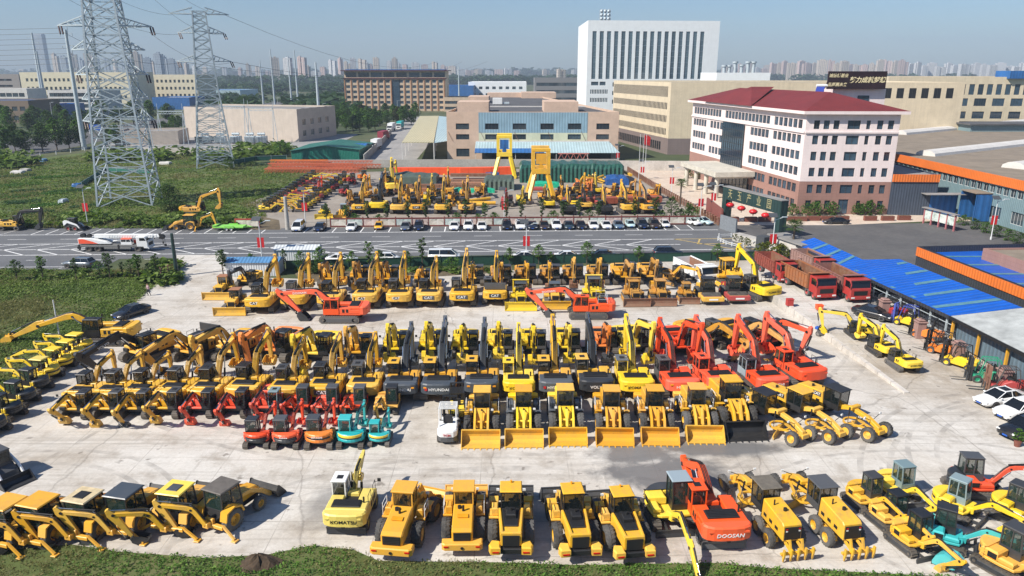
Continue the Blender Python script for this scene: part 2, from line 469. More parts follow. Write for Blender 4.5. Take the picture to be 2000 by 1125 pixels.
# lower left field, yard, street sheets
YARD_PX = [(-140,1100),(0,1078),(140,1066),(230,1080),(400,1092),(520,1086),(610,1068),(690,1076),(740,1098),(980,1101),(1120,1106),(1400,1102),(1500,1112),(1640,1118),(2150,1150),
  (2300,900),(2050,740),(1985,755),(1860,690),(1700,590),(1600,535),(1545,500),(1480,500),(1000,528),(860,536),(590,545),(445,540),(432,498),(345,498),(343,533),(300,558),(255,598),(195,645),(120,690),(40,752),(-20,800),(-120,880)]
poly_sheet('yard',YARD_PX,.02,YARD)
b_ = []
sheet_uw('road',[[(-120,8.5),(-120,-26),(-19,-25),(-19,-18.5),(-12,-18.2),(86,-18.2),(98,-17),(98,2),(84,8.5),(-2,8.5),(-2,3.2),(-6,3.4),(-14,8.5)]],.012,STREET)
poly_sheet('driveway',[(500,449),(548,449),(556,430),(560,400),(600,395),(640,330),(480,400),(500,430)],.03,YARD2)
MIDYARD = [(548,446),(1402,438),(1345,400),(1225,330),(1000,330),(700,336),(640,335),(560,385),(500,418),(515,432)]
poly_sheet('back_yard',MIDYARD,.026,YARD2)
poly_sheet('plaza',[(1228,333),(1400,432),(1440,440),(1640,440),(1820,432),(1900,432),(1840,414),(1560,400),(1350,330)],.03,PLAZA)
poly_sheet('courtyard',[(1415,438),(1500,432),(1640,432),(1720,437),(1830,436),(1900,432),(2060,470),(2300,560),(2300,640),(1560,480),(1505,480)],.022,COURT)
poly_sheet('lane',[(700,322),(805,322),(855,262),(840,228),(790,228),(755,262),(700,300)],.02,LANE)
poly_sheet('substation_yard',[(190,292),(490,292),(620,300),(700,262),(600,262),(230,262)],.02,LANE)
poly_sheet('main_road',[(-420,400),(60,306),(260,262),(430,235),(640,200),(900,172),(900,168),(600,190),(380,222),(200,248),(0,280),(-400,330)],.03,COURT)
poly_sheet('path',[(500,449),(548,449),(545,430),(515,424),(470,426),(440,440),(470,447)],.035,SOILB)
# field sheets
poly_sheet('field',[(-140,447),(500,447),(520,420),(600,360),(640,336),(520,320),(470,300),(180,296),(60,312),(-400,400)],.008,MEADOW)
FIELD_PX = [(-260,527),(343,527),(343,540),(300,561),(255,601),(195,648),(120,693),(40,755),(-20,803),(-400,960)]
poly_sheet('lower_field',FIELD_PX,.016,SOIL)
STRIP_PX = [(-200,1250),(-140,1098),(0,1076),(140,1064),(230,1078),(400,1090),(520,1084),(610,1066),(690,1074),(740,1096),(980,1099),(1120,1104),(1400,1100),(1500,1110),(1640,1116),(2300,1150),(2300,1300)]
poly_sheet('verge',STRIP_PX,.03,SOIL)
poly_sheet('planting_bed',[(575,533),(1000,520),(1000,531),(860,540),(588,552)],.032,SOILB)
# street markings
mk = MB()
def ml(u0,w0,u1,w1,wd=.16,b=mk,z=.024):
 a,c = S(u0,w0,z),S(u1,w1,z); d = (c - a).normalized(); q = Vector((-d.y,d.x,0)) * wd / 2
 b.add([a - q,c - q,c + q,a + q],[(0,1,2,3)],0)
_,W1 = street_uw(900,470.5); _,W2 = street_uw(900,481); _,W3 = street_uw(900,491.5)
for w in (0,W1,W2,W3): ml(-118,w,81 if w == 0 else 71 if w == W2 else 84,w,.26)
for i in range(-17,31):
 u = i * 2.55
 if i < 0 or i >= 2:
  if i < 32: ml(u,0,u,4.6,.2)
for i in range(-13,30):
 u = i * 5.4 - 14
 if u + 5.6 < 71.5: ml(u,W2,u + 5.6,W1,.24); ml(u,W2,u + 5.6,W3,.24)
 if i * 9 < 76: ml(i * 9,(0 + W1) / 2,i * 9 + 3.2,(0 + W1) / 2,.16); ml(i * 9 + 3,W3 - 3.4,i * 9 + 6.2,W3 - 3.4,.16)
for i in range(24): ml(-118 + i * 3,0,-117.2 + i * 3,4.2,.14)
for i in range(11): ml(-75 + i * 5,W3 - 8.2,-76.3 + i * 5,W3 - 12,.14)
ml(-118,W3 - 7.6,-24,W3 - 7.6,.16)
setting('road_markings',mk,[RPAINT])
yk = MB(); u0,u1 = 37.5,52.0
ym = [(38.5,W1,46.5,W3),(46.5,W3,54,W1),(43,W1,41.5,(W1 + W3) / 2),(52,W1,48,W3),(54,W1,62.0,W3),(57,(W1 + W3) / 2,54,W3),(41.5,(W1 + W3) / 2,60,W2 + 1),(46.5,W3,60,W3 + .1),(38.5,W1,54,W1)]
for q in ym: ml(q[0] + 32.5,q[1],q[2] + 32.5,q[3],.3,yk,.034)
setting('junction_markings',yk,[RPAINTY])
tp = MB(); tp.add([G(1205,497.0) + Vector((0,0,.02)),G(1420,502) + Vector((0,0,.02)),G(1410,490) + Vector((0,0,.02)),G(1200,493) + Vector((0,0,.02))],[(0,1,2,3)],0); setting('road_patch',tp,[TARM])
# raised yard on the right with its retaining edge
E0,E1 = G(1520,600),G(1768,770)
RD = (E1 - E0); RL = RD.length; RDn = RD.normalized(); RH = 1.0
def ramp_z(p):
 t = (Vector((p[0],p[1],0)) - E0).dot(RDn) / RL
 return .03 + RH * (1 - max(0.0,min(1.0,t))) ** 1.0
rp = MB(); N = 12
out = [G(1545,508),G(2060,800)]
for k in range(-4,N):
 t0,t1 = k / N,(k + 1) / N
 a,c = E0 + RD * t0,E0 + RD * t1; side = Vector((RDn.y,-RDn.x,0)); side = side if side.x > 0 else -side
 # far side follows the fence line
 f0,f1 = a + side * (14.5 - 2.2 * t0),c + side * (14.5 - 2.2 * t1)
 z0,z1 = ramp_z(a),ramp_z(c)
 V_ = lambda p,z: (p.x,p.y,z)
 rp.quad(V_(a,z0),V_(c,z1),V_(f1,z1),V_(f0,z0),0)
 rp.quad(V_(a,0),V_(c,0),V_(c,z1),V_(a,z0),1)
aa = E0 + RD * (-4 / N); ff = aa + side * 15
rp.quad((aa.x,aa.y,0),(aa.x,aa.y,RH + .03),(ff.x,ff.y,RH + .03),(ff.x,ff.y,0),1)
setting('raised_yard',rp,[YARD,WALLC])
ek = MB()
for k in range(N):
 t0,t1 = k / N,(k + 1) / N - .003; a,c = E0 + RD * t0,E0 + RD * t1
 n_ = side * .45
 z0,z1 = ramp_z(a) + .16,ramp_z(c) + .16
 a2,c2 = a - side * .06,c - side * .06
 ek.add([(a2.x,a2.y,0),(c2.x,c2.y,0),(c2.x,c2.y,z1),(a2.x,a2.y,z0),(a2.x + n_.x,a2.y + n_.y,z0),(c2.x + n_.x,c2.y + n_.y,z1),(c2.x + n_.x,c2.y + n_.y,0),(a2.x + n_.x,a2.y + n_.y,0)],[(0,1,2,3),(3,2,5,4),(4,5,6,7),(0,3,4,7),(1,6,5,2)],0)
tag(setting('kerb_wall',ek,[PLASTW]),'long low whitewashed concrete kerb wall along the raised yard edge','low wall'); bpy.data.objects['kerb_wall']['kind'] = 'thing'
# ------------------------------------------------------------------ machine parts
def proportion(t,head,s,k=.88):      # overall length, width and height of one machine
 c,q = math.cos(R(head)),math.sin(R(head))
 t.scale = (s * math.hypot(c,k * q),s * math.hypot(q,k * c),s * k)
def RY(a,o=(0,0,0)):                 # local +X pitched up by a (radians) at point o
 return Matrix.Translation(o) @ Matrix.Rotation(-a,4,'Y')
def pt(o,a,x,z):
 return (o[0] + x * math.cos(a) - z * math.sin(a),o[1],o[2] + x * math.sin(a) + z * math.cos(a))
def cabin(key,root,x0,x1,y0,y1,z0,zb,z1,fm,rm,gm=None,rake=.12,over=.05,rt=.09,rch=.04,mid=.5,lod=0,pw=.07,canopy=False,hatch=False):
 gm = gm or GLS
 def f(b):
  xt = x1 - rake
  if not canopy:
   b.box(x0,x1,y0,y1,z0,z0 + .06,0)
   b.box(x0 + .004,x1 - .004,y0,y0 + .05,z0 + .06,zb,0); b.box(x0 + .004,x1 - .004,y1 - .05,y1,z0 + .06,zb,0)
   b.box(x0,x0 + .05,y0 + .05,y1 - .05,z0 + .06,zb,0); b.box(x1 - .05,x1,y0 + .05,y1 - .05,z0 + .06,min(zb,z0 + .35),0)
  for y in (y0 + pw / 2,y1 - pw / 2):
   b.bar((x0 + pw / 2,y,zb if not canopy else z0),(x0 + pw / 2,y,z1 - rt),pw,pw,0)
   b.bar((x1 - pw / 2,y,zb if not canopy else z0),(xt - pw / 2,y,z1 - rt),pw,pw,0)
   if not canopy:
    xm = x0 + (x1 - x0) * mid
    b.bar((xm,y,zb),(xm,y,z1 - rt),pw,pw * .9,0)
    b.bar((x0 + pw,y,zb + .02),(x1 - pw,y,zb + .02),.05,.05,0)
  if not canopy:
   b.box(x0 + .01,xt - .01,y0 + .01,y1 - .01,z1 - rt - .07,z1 - rt,0)
  b.box(x0 - over,xt + over,y0 - over,y1 + over,z1 - rt,z1,1,min(rch,rt * .48))
  if hatch: b.box(x0 + .35,xt - .55,y0 + .25,y1 - .25,z1,z1 + .03,3,.01)
  ym = (y0 + y1) / 2; xs = x0 + (x1 - x0) * .38
  b.box(xs - .22,xs + .22,ym - .22,ym + .22,z0 + .3,z0 + .52,2,.04)
  b.box(xs - .28,xs - .16,ym - .2,ym + .2,z0 + .5,z0 + 1.05,2,.04)
  b.bar((x1 - .3,ym,z0 + .1),(x1 - .42,ym,z0 + .75),.06,.06,2)
  b.cyl((x1 - .47,ym,z0 + .78),(x1 - .43,ym,z0 + .8),.17,.17,8,2)
 o = cpart((key,'cab',canopy,hatch),'cab',f,[fm,rm,SEAT,DARK],root)
 if canopy: return o
 g = .035
 def gf(b): b.quad((x1 - g,y0 + pw,min(zb,z0 + .35)),(x1 - g,y1 - pw,min(zb,z0 + .35)),(x1 - rake - g,y1 - pw,z1 - rt - .05),(x1 - rake - g,y0 + pw,z1 - rt - .05))
 def gs(y):
  def q(b): b.add([(x0 + pw,y,zb),(x1 - pw,y,zb),(x1 - rake - pw,y,z1 - rt - .06),(x0 + pw,y,z1 - rt - .06)],[(0,1,2,3)])
  return q
 def gr(b): b.quad((x0 + g,y0 + pw,zb),(x0 + g,y1 - pw,zb),(x0 + g,y1 - pw,z1 - rt - .06),(x0 + g,y0 + pw,z1 - rt - .06))
 if lod:
  def al(b): gf(b); gs(y0 + g)(b); gs(y1 - g)(b); gr(b)
  cpart((key,'glz'),'window',al,[gm],o)
 else:
  cpart((key,'gf'),'windscreen',gf,[gm],o)
  cpart((key,'gl'),'window',gs(y0 + g),[gm],o); cpart((key,'gr'),'window',gs(y1 - g),[gm],o); cpart((key,'gb'),'window',gr,[gm],o)
 return o
def track_mesh(L,h,w,pads=40,rub=False):
 def f(b):
  r = h / 2; pts = []
  per = 2 * (L - h) + 2 * PI * r; n = pads
  def at(s,rr):
   s %= per; a = L / 2 - r
   if s < 2 * a: return (-a + s,rr + r)
   s -= 2 * a
   if s < PI * r: t = PI / 2 - s / r; return (a + rr * math.cos(t),r + rr * math.sin(t))
   s -= PI * r
   if s < 2 * a: return (a - s,r - rr)
   s -= 2 * a; t = -PI / 2 - s / r
   return (-a + rr * math.cos(t),r + rr * math.sin(t))
  for i in range(n):
   s = per * i / n; st = per / n
   pts += [at(s,r - .035),at(s + st * .62,r - .035),at(s + st * .66,r),at(s + st * .94,r)]
  b.prism(pts,-w / 2,w / 2,0)
  b.box(-L / 2 + r,L / 2 - r,-w / 2 - .03,w / 2 + .03,h * .22,h * .72,1,.03)
  for sx in (-1,1):
   b.cyl((sx * (L / 2 - r),-w / 2 - .03,r),(sx * (L / 2 - r),w / 2 + .03,r),r * .62,None,12,1)
   b.cyl((sx * (L / 2 - r),-w / 2 - .05,r),(sx * (L / 2 - r),w / 2 + .05,r),r * .3,None,8,2)
  k = int((L - h) / .4)
  for i in range(k):
   x = -L / 2 + r + (i + .5) * (L - h) / k
   b.cyl((x,-w / 2 - .02,h * .16),(x,w / 2 + .02,h * .16),h * .1,None,8,2)
 return f
def boom_f(w,sc=1.0,L=5.7,bow=1.0):
 def f(b):
  k = L / 5.7
  top = [(-.15,.14),(1.7,1.28 * bow),(2.3,1.5 * bow),(2.9,1.42 * bow),(5.72,.22)]
  bot = [(5.78,-.16),(3.1,.72 * bow),(2.45,.86 * bow),(1.9,.72 * bow),(.1,-.22)]
  b.prism([(x * k,z * sc) for x,z in top + bot],-w / 2,w / 2,0,.03 * sc)
  for y in (-w / 2 - .03 * sc,w / 2 + .03 * sc):
   b.cyl((2.35 * k,y,1.12 * sc * bow),(2.35 * k,y * .8,1.12 * sc * bow),.13 * sc,None,8,1)
   b.cyl((5.7 * k,y,0),(5.7 * k,y * .8,0),.17 * sc,None,8,1)
  for y in (-.12,-.04,.05,.13):
   b.tube([(0.2 * k,y * sc,.45 * sc),(1.7 * k,y * sc,(1.28 * bow + .07) * sc),(2.3 * k,y * sc,(1.5 * bow + .06) * sc),(2.9 * k,y * sc,(1.42 * bow + .06) * sc),(4.6 * k,y * sc,.85 * sc)],.022 * sc,4,1)
 return f
def stick_f(w,sc=1.0,L=2.9):
 def f(b):
  k = L / 2.9
  b.prism([(x * k,z * sc) for x,z in [(-.8,.12),(-.72,.34),(-.1,.52),(.35,.46),(2.95 * 1,.16),(3.0,-.12),(.2,-.26),(-.05,-.22),(-.75,.0)]],-w / 2,w / 2,0,.025 * sc)
  b.cyl((2.9 * k,-w / 2 - .05 * sc,0),(2.9 * k,w / 2 + .05 * sc,0),.11 * sc,None,8,1)
  b.bar((2.45 * k,0,.2 * sc),(2.75 * k,0,.55 * sc),w * .8,.1 * sc,1)
  b.bar((2.75 * k,0,.55 * sc),(3.1 * k,0,.25 * sc),w * .8,.08 * sc,1)
  b.tube([(-.5 * k,.1 * sc,.45 * sc),(.2 * k,.1 * sc,.56 * sc),(1.2 * k,.1 * sc,.44 * sc)],.02 * sc,4,1)
 return f
def bucket_f(w,sc=1.0):
 def f(b):
  side = [(-.12,.16),(.25,.46),(.75,.50),(1.12,.22),(1.28,-.22),(1.30,-.42),(.62,-.40),(-.02,-.20)]
  side = [(x * sc,z * sc) for x,z in side]
  for y in (-w / 2,w / 2 - .04 * sc): b.prism(side,y,y + .04 * sc,0)
  sh = side[:6]
  for p,q in zip(sh,sh[1:]):
   b.plate((p[0],-w / 2 + .04,p[1]),(q[0],-w / 2 + .04,q[1]),(q[0],w / 2 - .04,q[1]),(p[0],w / 2 - .04,p[1]),-.04 * sc,0)
  p,q = side[0],side[7]
  b.plate((p[0],-w / 2 + .04,p[1]),(q[0],-w / 2 + .04,q[1]),(q[0],w / 2 - .04,q[1]),(p[0],w / 2 - .04,p[1]),.04 * sc,0)
  for i in range(5):
   y = -w / 2 + .06 * sc + (w - .12 * sc) * i / 4
   b.add([(1.26 * sc,y - .06 * sc,-.34 * sc),(1.26 * sc,y + .06 * sc,-.34 * sc),(1.34 * sc,y + .06 * sc,-.34 * sc),(1.34 * sc,y - .06 * sc,-.34 * sc),(1.34 * sc,y - .03 * sc,-.58 * sc),(1.34 * sc,y + .03 * sc,-.58 * sc)],
    [(0,1,2,3),(0,3,4),(1,5,2),(3,2,5,4),(0,4,5,1)],1)
  for y in (-w * .2,w * .2): b.prism([(-.14 * sc,-.1 * sc),(-.1 * sc,.2 * sc),(.2 * sc,.62 * sc),(.42 * sc,.5 * sc),(.1 * sc,.1 * sc)],y - .03 * sc,y + .03 * sc,0)
 return f
def ram(root,p0,p1,r=.085,frac=.55,mats=None):
 # one hydraulic cylinder between two pins
 p0,p1 = Vector(p0),Vector(p1); d = p1 - p0; L = d.length
 def f(b):
  b.cyl((0,0,0),(frac,0,0),.1,None,8,0); b.cyl((frac,0,0),(1,0,0),.055,None,6,1)
 k = ('ram',frac)
 x = d.normalized(); y = x.cross(Vector((0,0,1)))
 y = Vector((0,1,0)) if y.length < 1e-4 else y.normalized()
 z = x.cross(y)
 M = basis(x * L,y * r / .1,z * r / .1,p0)
 return cpart(k,'hydraulic_cylinder',f,mats or [DARK,CHROME],root,M)
def logo_on(parent,txt,size,mat,o,nx,up=(0,0,1),backing=None,bw=0,bh=0,**kw):
 # text whose face normal is nx, reading left to right seen from outside
 n = Vector(nx).normalized(); u = Vector(up); u = (u - n * u.dot(n)).normalized(); r = u.cross(n)
 M = basis(r,u,n,o)
 if backing:
  def f(b): b.box(-bw / 2,bw / 2,-bh / 2,bh / 2,-.02,.0,0)
  cpart(('badge',bw,bh),'badge',f,[backing],parent,M)
 me = text_mesh(txt,size,mat,**kw)
 return part('lettering',me,parent,M @ Matrix.Translation((0,0,.006)))
POSES = {'fold2': (24,-100,-120),'lift2': (40,-84,-120),             # boom, stick, bucket angle in degrees
 'rest': (33,-88,-150),'tall': (43,-84,-165),'dig': (27,-97,-118),'fold': (36,-112,-170),'reach': (14,-22,-95),
 'low': (22,-62,-150),'peak': (50,-74,-150),'flat': (20,-72,-112),'hang': (38,-99,-128)}
def excavator(px,py,head,label,pal='cat',s=1.0,pose='rest',swing=0,group=None,logo=None,boomlogo=None,wheeled=False,lod=0,cabroof=None,bucketmat=None,z=0.0,raised_hood=False,name='crawler_excavator',rail=False,bs=1.0):
 body,boomm,cwm,cabf,roofm,bkt,lm,backing = PAL[pal]
 if cabroof: roofm = cabroof
 if bucketmat: bkt = bucketmat
 p = G(px,py,z)
 t = thing(name,label,'excavator',p,R(head),group,s)
 proportion(t,head,s)
 if not wheeled:
  tm = [TRK,body if pal in ('cat_old',) else GREY,TRK]
  for y in (-1.22,1.22): cpart('trk','track',track_mesh(4.2,.95,.6),tm,t,Matrix.Translation((0,y,0)))
  def cb(b):
   b.box(-.9,.9,-.95,.95,.42,.8,0,.08); b.cyl((0,0,.8),(0,0,1.06),.72,None,18,0)
  cpart('cb','undercarriage',cb,[GREY],t)
 else:
  for x in (-1.45,1.35):
   for y in (-1.05,1.05): wheel(t,(x,y,.52),.52,.5,TYRE,wheeled,y > 0)
  def cb(b):
   b.box(-1.9,1.8,-.5,.5,.45,.8,0,.08); b.cyl((0,0,.8),(0,0,1.06),.65,None,18,0)
   b.box(-1.55,-1.35,-.9,.9,.45,.6,0); b.box(1.25,1.45,-.9,.9,.45,.6,0)
  cpart('wcb','chassis',cb,[GREY],t)
  def bl(b): b.prism([(-2.25,.1),(-2.1,.2),(-2.12,.5),(-2.3,.72),(-2.36,.7),(-2.24,.45),(-2.3,.12)],-1.25,1.25,0); b.bar((-1.8,-.5,.5),(-2.2,-.5,.4),.12,.12,0); b.bar((-1.8,.5,.5),(-2.2,.5,.4),.12,.12,0)
  cpart('wbl','dozer_blade',bl,[GREY],t)
 sw = Matrix.Rotation(R(swing),4,'Z')
 def hs(b):
  b.box(-2.2,1.5,-1.3,.4,1.02,1.2,0,.02); b.box(-2.2,.0,.4,1.3,1.02,1.2,0,.02)
  b.box(-.95,.9,-1.32,-.5,1.2,1.92,0,.06); b.box(.9,1.42,-1.3,-.62,1.2,1.62,0,.05); b.box(1.42,1.62,-1.25,-.7,1.05,1.4,2,.03)
  b.box(-1.25,-.08,.46,1.32,1.2,1.92,0,.05)
  b.box(-2.15,-.95,-1.33,1.33,1.2,1.7,0,.05); b.box(-2.15,-.95,-1.3,1.3,1.7,2.04,1,.07)
  b.box(-1.95,-1.05,-.85,.95,2.04,2.16,2,.04)
  for i in range(5): b.box(-1.85 + i * .17,-1.76 + i * .17,-.75,.85,2.16,2.18,2)
  b.box(-.9,.35,-.42,.38,1.2,1.62,2)
  b.cyl((-1.25,-1.0,2.0),(-1.25,-1.0,2.5),.06,None,8,2)
  b.box(.2,1.0,-.36,.36,1.15,1.9,0,.05)
  for x in (-.7,-.15,.35): b.box(x,x + .3,-1.34,-1.32,1.35,1.75,2)
  for x in (-1.0,-.6): b.box(x,x + .25,1.32,1.335,1.35,1.75,2)
 hb = cpart('house','house',hs,[body,cwm if pal in ('hyu','hyuy','vol','vold') else body,DARK],t,sw)
 def rl(b):
  b.tube([(1.35,-1.22,1.55),(1.35,-1.22,2.35),(.6,-1.22,2.35),(.6,-1.22,1.92)],.022,5,0)
  b.tube([(1.0,-1.22,2.35),(1.05,-1.55,2.45)],.02,5,0); b.box(1.0,1.06,-1.68,-1.46,2.4,2.68,0,.01)
 if not lod:
  cpart('rails','handrail',rl,[DARK],hb)
  cpart('rails2','handrail',lambda b: b.tube([(-.2,-1.25,1.92),(-.2,-1.25,2.5),(-1.1,-1.25,2.5),(-1.1,-1.25,2.04)],.02,5,0),[DARK],hb)
 if raised_hood:
  def rh(b): b.box(-1.98,-1.9,-1.2,1.2,2.1,3.0,0,.03); b.bar((-1.2,.8,2.1),(-1.9,.8,2.7),.04,.04,0)
  cpart('rhood','hood',rh,[GREY],hb)
 if rail:
  def rr(b):
   for yy in (-1.2,0,1.2): b.tube([(-2.0,yy,2.05),(-2.0,yy,3.0)],.025,5,0)
   for xx,yy in ((-1.0,-1.2),(-1.0,1.2)): b.tube([(xx,yy,2.05),(xx,yy,3.0)],.025,5,0)
   for zz in (2.55,3.0): b.tube([(-1.0,-1.2,zz),(-2.0,-1.2,zz),(-2.0,1.2,zz),(-1.0,1.2,zz)],.022,5,0)
  cpart('rrail','guard_rail',rr,[GALV],hb)
 def cw(b):
  pl = [(-2.16,-1.36),(-2.16,1.36),(-2.5,1.36),(-2.76,1.2),(-2.92,.85),(-2.98,.4),(-2.98,-.4),(-2.92,-.85),(-2.76,-1.2),(-2.5,-1.36)]
  b.prism(pl,1.05,2.06,0,.1,'z')
  for y in (-1.0,1.0): b.box(-2.93,-2.84,y - .12,y + .12,1.85 - .2,1.95 - .17,1,.01)
  b.box(-3.0,-2.9,-.1,.1,1.02,1.12,2)
 c = cpart('cw','counterweight',cw,[cwm,AMBER if pal in ('ora','hyu') else cwm,DARK],t,sw)
 if logo:
  if logo == 'HYUNDAI':
   def sq(b): b.box(-3.0,-2.97,-.98 - .0,-.78,1.42,1.66,0)
   cpart('hysq','badge',lambda b: b.box(-2.97,-2.94,.82,1.02,1.46,1.68,0),[LOGOR],c)
   logo_on(c,logo,.36,lm,(-2.985,-.08,1.56),(-1,0,0))
  elif logo == 'CATD': logo_on(c,'CAT',.44,lm,(-2.985,.25,1.56),(-1,0,0),backing=BLK,bw=.5,bh=.36)
  elif logo == 'CAT': logo_on(c,'CAT',.46,lm,(-2.995,0,1.56),(-1,0,0),backing=BLK,bw=1.3,bh=.5)
  else: logo_on(c,logo,.36,lm,(-2.985,-.05,1.5),(-1,0,0),shear=.15 if logo == 'DOOSAN' else 0)
 cabin('exc',hb,0.0,1.62,.44,1.34,1.08,1.75,2.98,cabf,roofm,rake=.22,lod=lod,hatch=not lod,gm=GLS)
 A,B_,C_ = (R(a + random.uniform(-4,4)) for a in POSES[pose])
 o = (.55,-.02,1.72)
 L,S = 5.7 * bs,2.9 * bs; SC = Matrix.Scale(bs,4)
 bm = cpart('boom','boom',boom_f(.46),[boomm,DARK],t,sw @ RY(A,o) @ SC)
 if boomlogo:
  for sy in (-1,1):
   logo_on(bm,boomlogo,.34,LOGOW,(3.95,sy * .236,.62),(0,sy,0),up=(.38,0,1))
 tip = pt(o,A,L,0)
 st = cpart('stick','stick',stick_f(.34),[boomm,DARK],t,sw @ RY(B_,tip) @ SC)
 e = pt(tip,B_,S,0)
 bk = cpart('bucket','bucket',bucket_f(1.15),[bkt,DARK],t,sw @ RY(C_,e) @ SC)
 def rm(a,b_,r=.09,fr=.55):
  ram(t,(sw @ Vector(a)),(sw @ Vector(b_)),r,fr)
 for y in (-.33,.31): rm((1.15,y,1.25),(pt(o,A,2.35 * bs,1.12 * bs)[0],y,pt(o,A,2.35 * bs,1.12 * bs)[2]))
 rm(pt(o,A,2.3 * bs,1.62 * bs),pt(tip,B_,-.72 * bs,.22 * bs),.09)
 rm(pt(tip,B_,.25 * bs,.62 * bs),pt(tip,B_,2.75 * bs,.55 * bs),.075)
 return t
def wheel(t,c,r,w,tm,rimm,outer=1,tread=True,n=22,lugs=18,pre=None,tilt=0):
 # tyre with rim; outer = True when the outside faces +Y
 s = 1 if outer else -1
 def ty(b):
  pr = [(r * .55,-w / 2 + .02),(r * .8,-w / 2),(r * .95,-w * .42),(r,-w * .3),(r,w * .3),(r * .95,w * .42),(r * .8,w / 2),(r * .55,w / 2 - .02)]
  b.lathe([(a,o * -1) for a,o in pr],(0,0,0),'y',n,0)
  if tread:
   for i in range(lugs):
    for sd in (-1,1):
     a = 2 * PI * (i + (.5 if sd > 0 else 0)) / lugs
     ca,sa = math.cos(a),math.sin(a); a2 = a + .5 * 2 * PI / lugs * 1.1
     hw = PI / lugs * .42
     vs = []
     for aa,yy in ((a2,0.0),(a,sd * w * .47)):
      for q in (-hw,hw):
       for rr in (r * .9,r * (1.045 if yy == 0 else .99)): vs.append((rr * math.cos(aa + q),yy,rr * math.sin(aa + q)))
     b.add(vs,[(0,1,5,4),(2,6,7,3),(1,3,7,5),(4,5,7,6)],0)
 def rf(b):
  b.lathe([(0,w * .1),(r * .22,w * .1),(r * .26,w * .02),(r * .42,.0),(r * .5,w * .3),(r * .58,w * .42),(r * .58,-w * .42),(0,-w * .4)],(0,0,0),'y',18,0,False)
  for i in range(8):
   a = i * PI / 4; b.cyl((r * .33 * math.cos(a),w * .0,r * .33 * math.sin(a)),(r * .33 * math.cos(a),w * .06,r * .33 * math.sin(a)),r * .035,None,5,1)
 M = Matrix.Translation(c) @ Matrix.Rotation(R(tilt),4,'X') @ (Matrix.Rotation(0 if outer else PI,4,'Z'))
 if pre is not None: M = pre @ M
 o = cpart(('tyre',r,w,tread),'wheel',ty,[tm],t,M)
 cpart(('rim',r,w),'rim',rf,[rimm,DARK],o)
 return o
# palette: body, boom, counterweight, cab frame, roof, bucket, logo colour, -
PAL = {
 'cat': (YEL,YEL,YEL,BLK,BLK,YEL,LOGOW,BLK),'cat_old': (OLDY,YEL2,YEL2,BLK,BLK,RUST,LOGOW,BLK),'cat_brown': (YEL2,OLDY,YEL2,BLK,BLK,YEL2,LOGOW,BLK),
 'kom': (KOM,KOM,KOM,BLK,BLK,KOM,LOGOB,None),'komy': (KOM,KOM,KOM,KOM,KOM,KOM,LOGOB,None),'komr': (KOM,KOM,KOM,KOM,NAVY,KOM,LOGOB,None),
 'ora': (ORA2,ORA2,ORA2,BLK,BLK,ORA2,LOGOW,None),'orac': (ORA2,ORA2,ORA2,ORA2,ORA2,ORA2,LOGOW,None),'doo': (ORA,ORA,ORA,ORA,ORA,GREY,LOGOW,None),
 'oras': (ORA2,ORA2,ORA2,SILV,BLK,ORA2,LOGOW,None),
 'hyu': (YEL2,NAVY,NAVY,BLK,YEL,NAVY,LOGOW,None),'hyuy': (YEL2,YEL,NAVY,BLK,YEL,NAVY,LOGOW,None),'vol': (YEL,GREY,GREY,BLK,YEL,GREY,LOGOW,None),'volb': (YEL,BLK,YEL,BLK,BLK,GREY,LOGOW,None),
 'org': (ORA3,ORA3,ORA3,BLK,BLK,GREY,LOGOW,None),'amb': (YEL2,YEL2,YEL2,BLK,BLK,GREY,LOGOW,None),
 'red': (REDP,REDP,REDP,BLK,BLK,REDP,LOGOW,None),'wht': (KOM2,KOM2,KOM2,WHT,WHT,KOM2,LOGOB,None),
 'kub': (ORA2,ORA2,GREY,GREY,GREY,ORA2,LOGOW,None),'kubo': (ORA,ORA2,GREY,GREY,GREY,ORA2,LOGOW,None),'hit': (ORA3,ORA2,ORA3,GREY,GREY,ORA2,LOGOW,None),
 'teal': (TEAL,TEAL,TEAL,TEAL,TEAL,TEAL,LOGOW,None),'tealb': (TEAL,TEAL,TEAL,BLK,BLK,KOM,LOGOW,None),
 'komg': (KOM,KOM,KOM,LBLU,LBLU,KOM,LOGOB,None),'komk': (KOM,KOM,GREY,BLK,BLK,KOM,LOGOB,None),'redg': (ORA2,ORA2,GREY,GREY,GREY,ORA2,LOGOW,None),
 'redgc': (ORA2,ORA2,ORA2,LBLU,LBLU,ORA2,LOGOW,None),'komcab': (KOM,KOM,GREY,BLK,BLK,KOM,LOGOB,None),'kps': (KOM,KOM,GREY,BLK,SILV,KOM,LOGOB,None),'doob': (ORA,ORA,ORA,ORA,ORA,BLK,LOGOW,None),'ambc': (YEL,YEL,YEL,BLK,BLK,YEL,LOGOW,None),
 'orgy': (YEL2,YEL2,YEL2,BLK,BLK,YEL2,LOGOW,None),'cvk': (KOM,KOM,KOM,BLK,BLK,KOM,LOGOB,None),'redb': (REDP,ORA2,REDP,BLK,BLK,REDP,LOGOW,None),'org2': (YEL2,ORA3,YEL2,BLK,BLK,YEL2,LOGOW,None),
 'orgb': (YEL,ORA2,YEL,BLK,BLK,YEL,LOGOW,None),'navb': (KOM,NAVY,KOM,BLK,BLK,NAVY,LOGOW,None),'vold': (GREY,YEL,BLK,BLK,GREY,GREY,LOGOW,None),
 'cvy': (KOM,KOM,KOM,GREY,KOM,KOM,LOGOB,None),'cvp': (KOM,KOM,KOM,GREY,KOM2,KOM,LOGOB,None),'amk': (YEL2,YEL2,YEL2,BLK,BLK,YEL2,LOGOW,None),
}
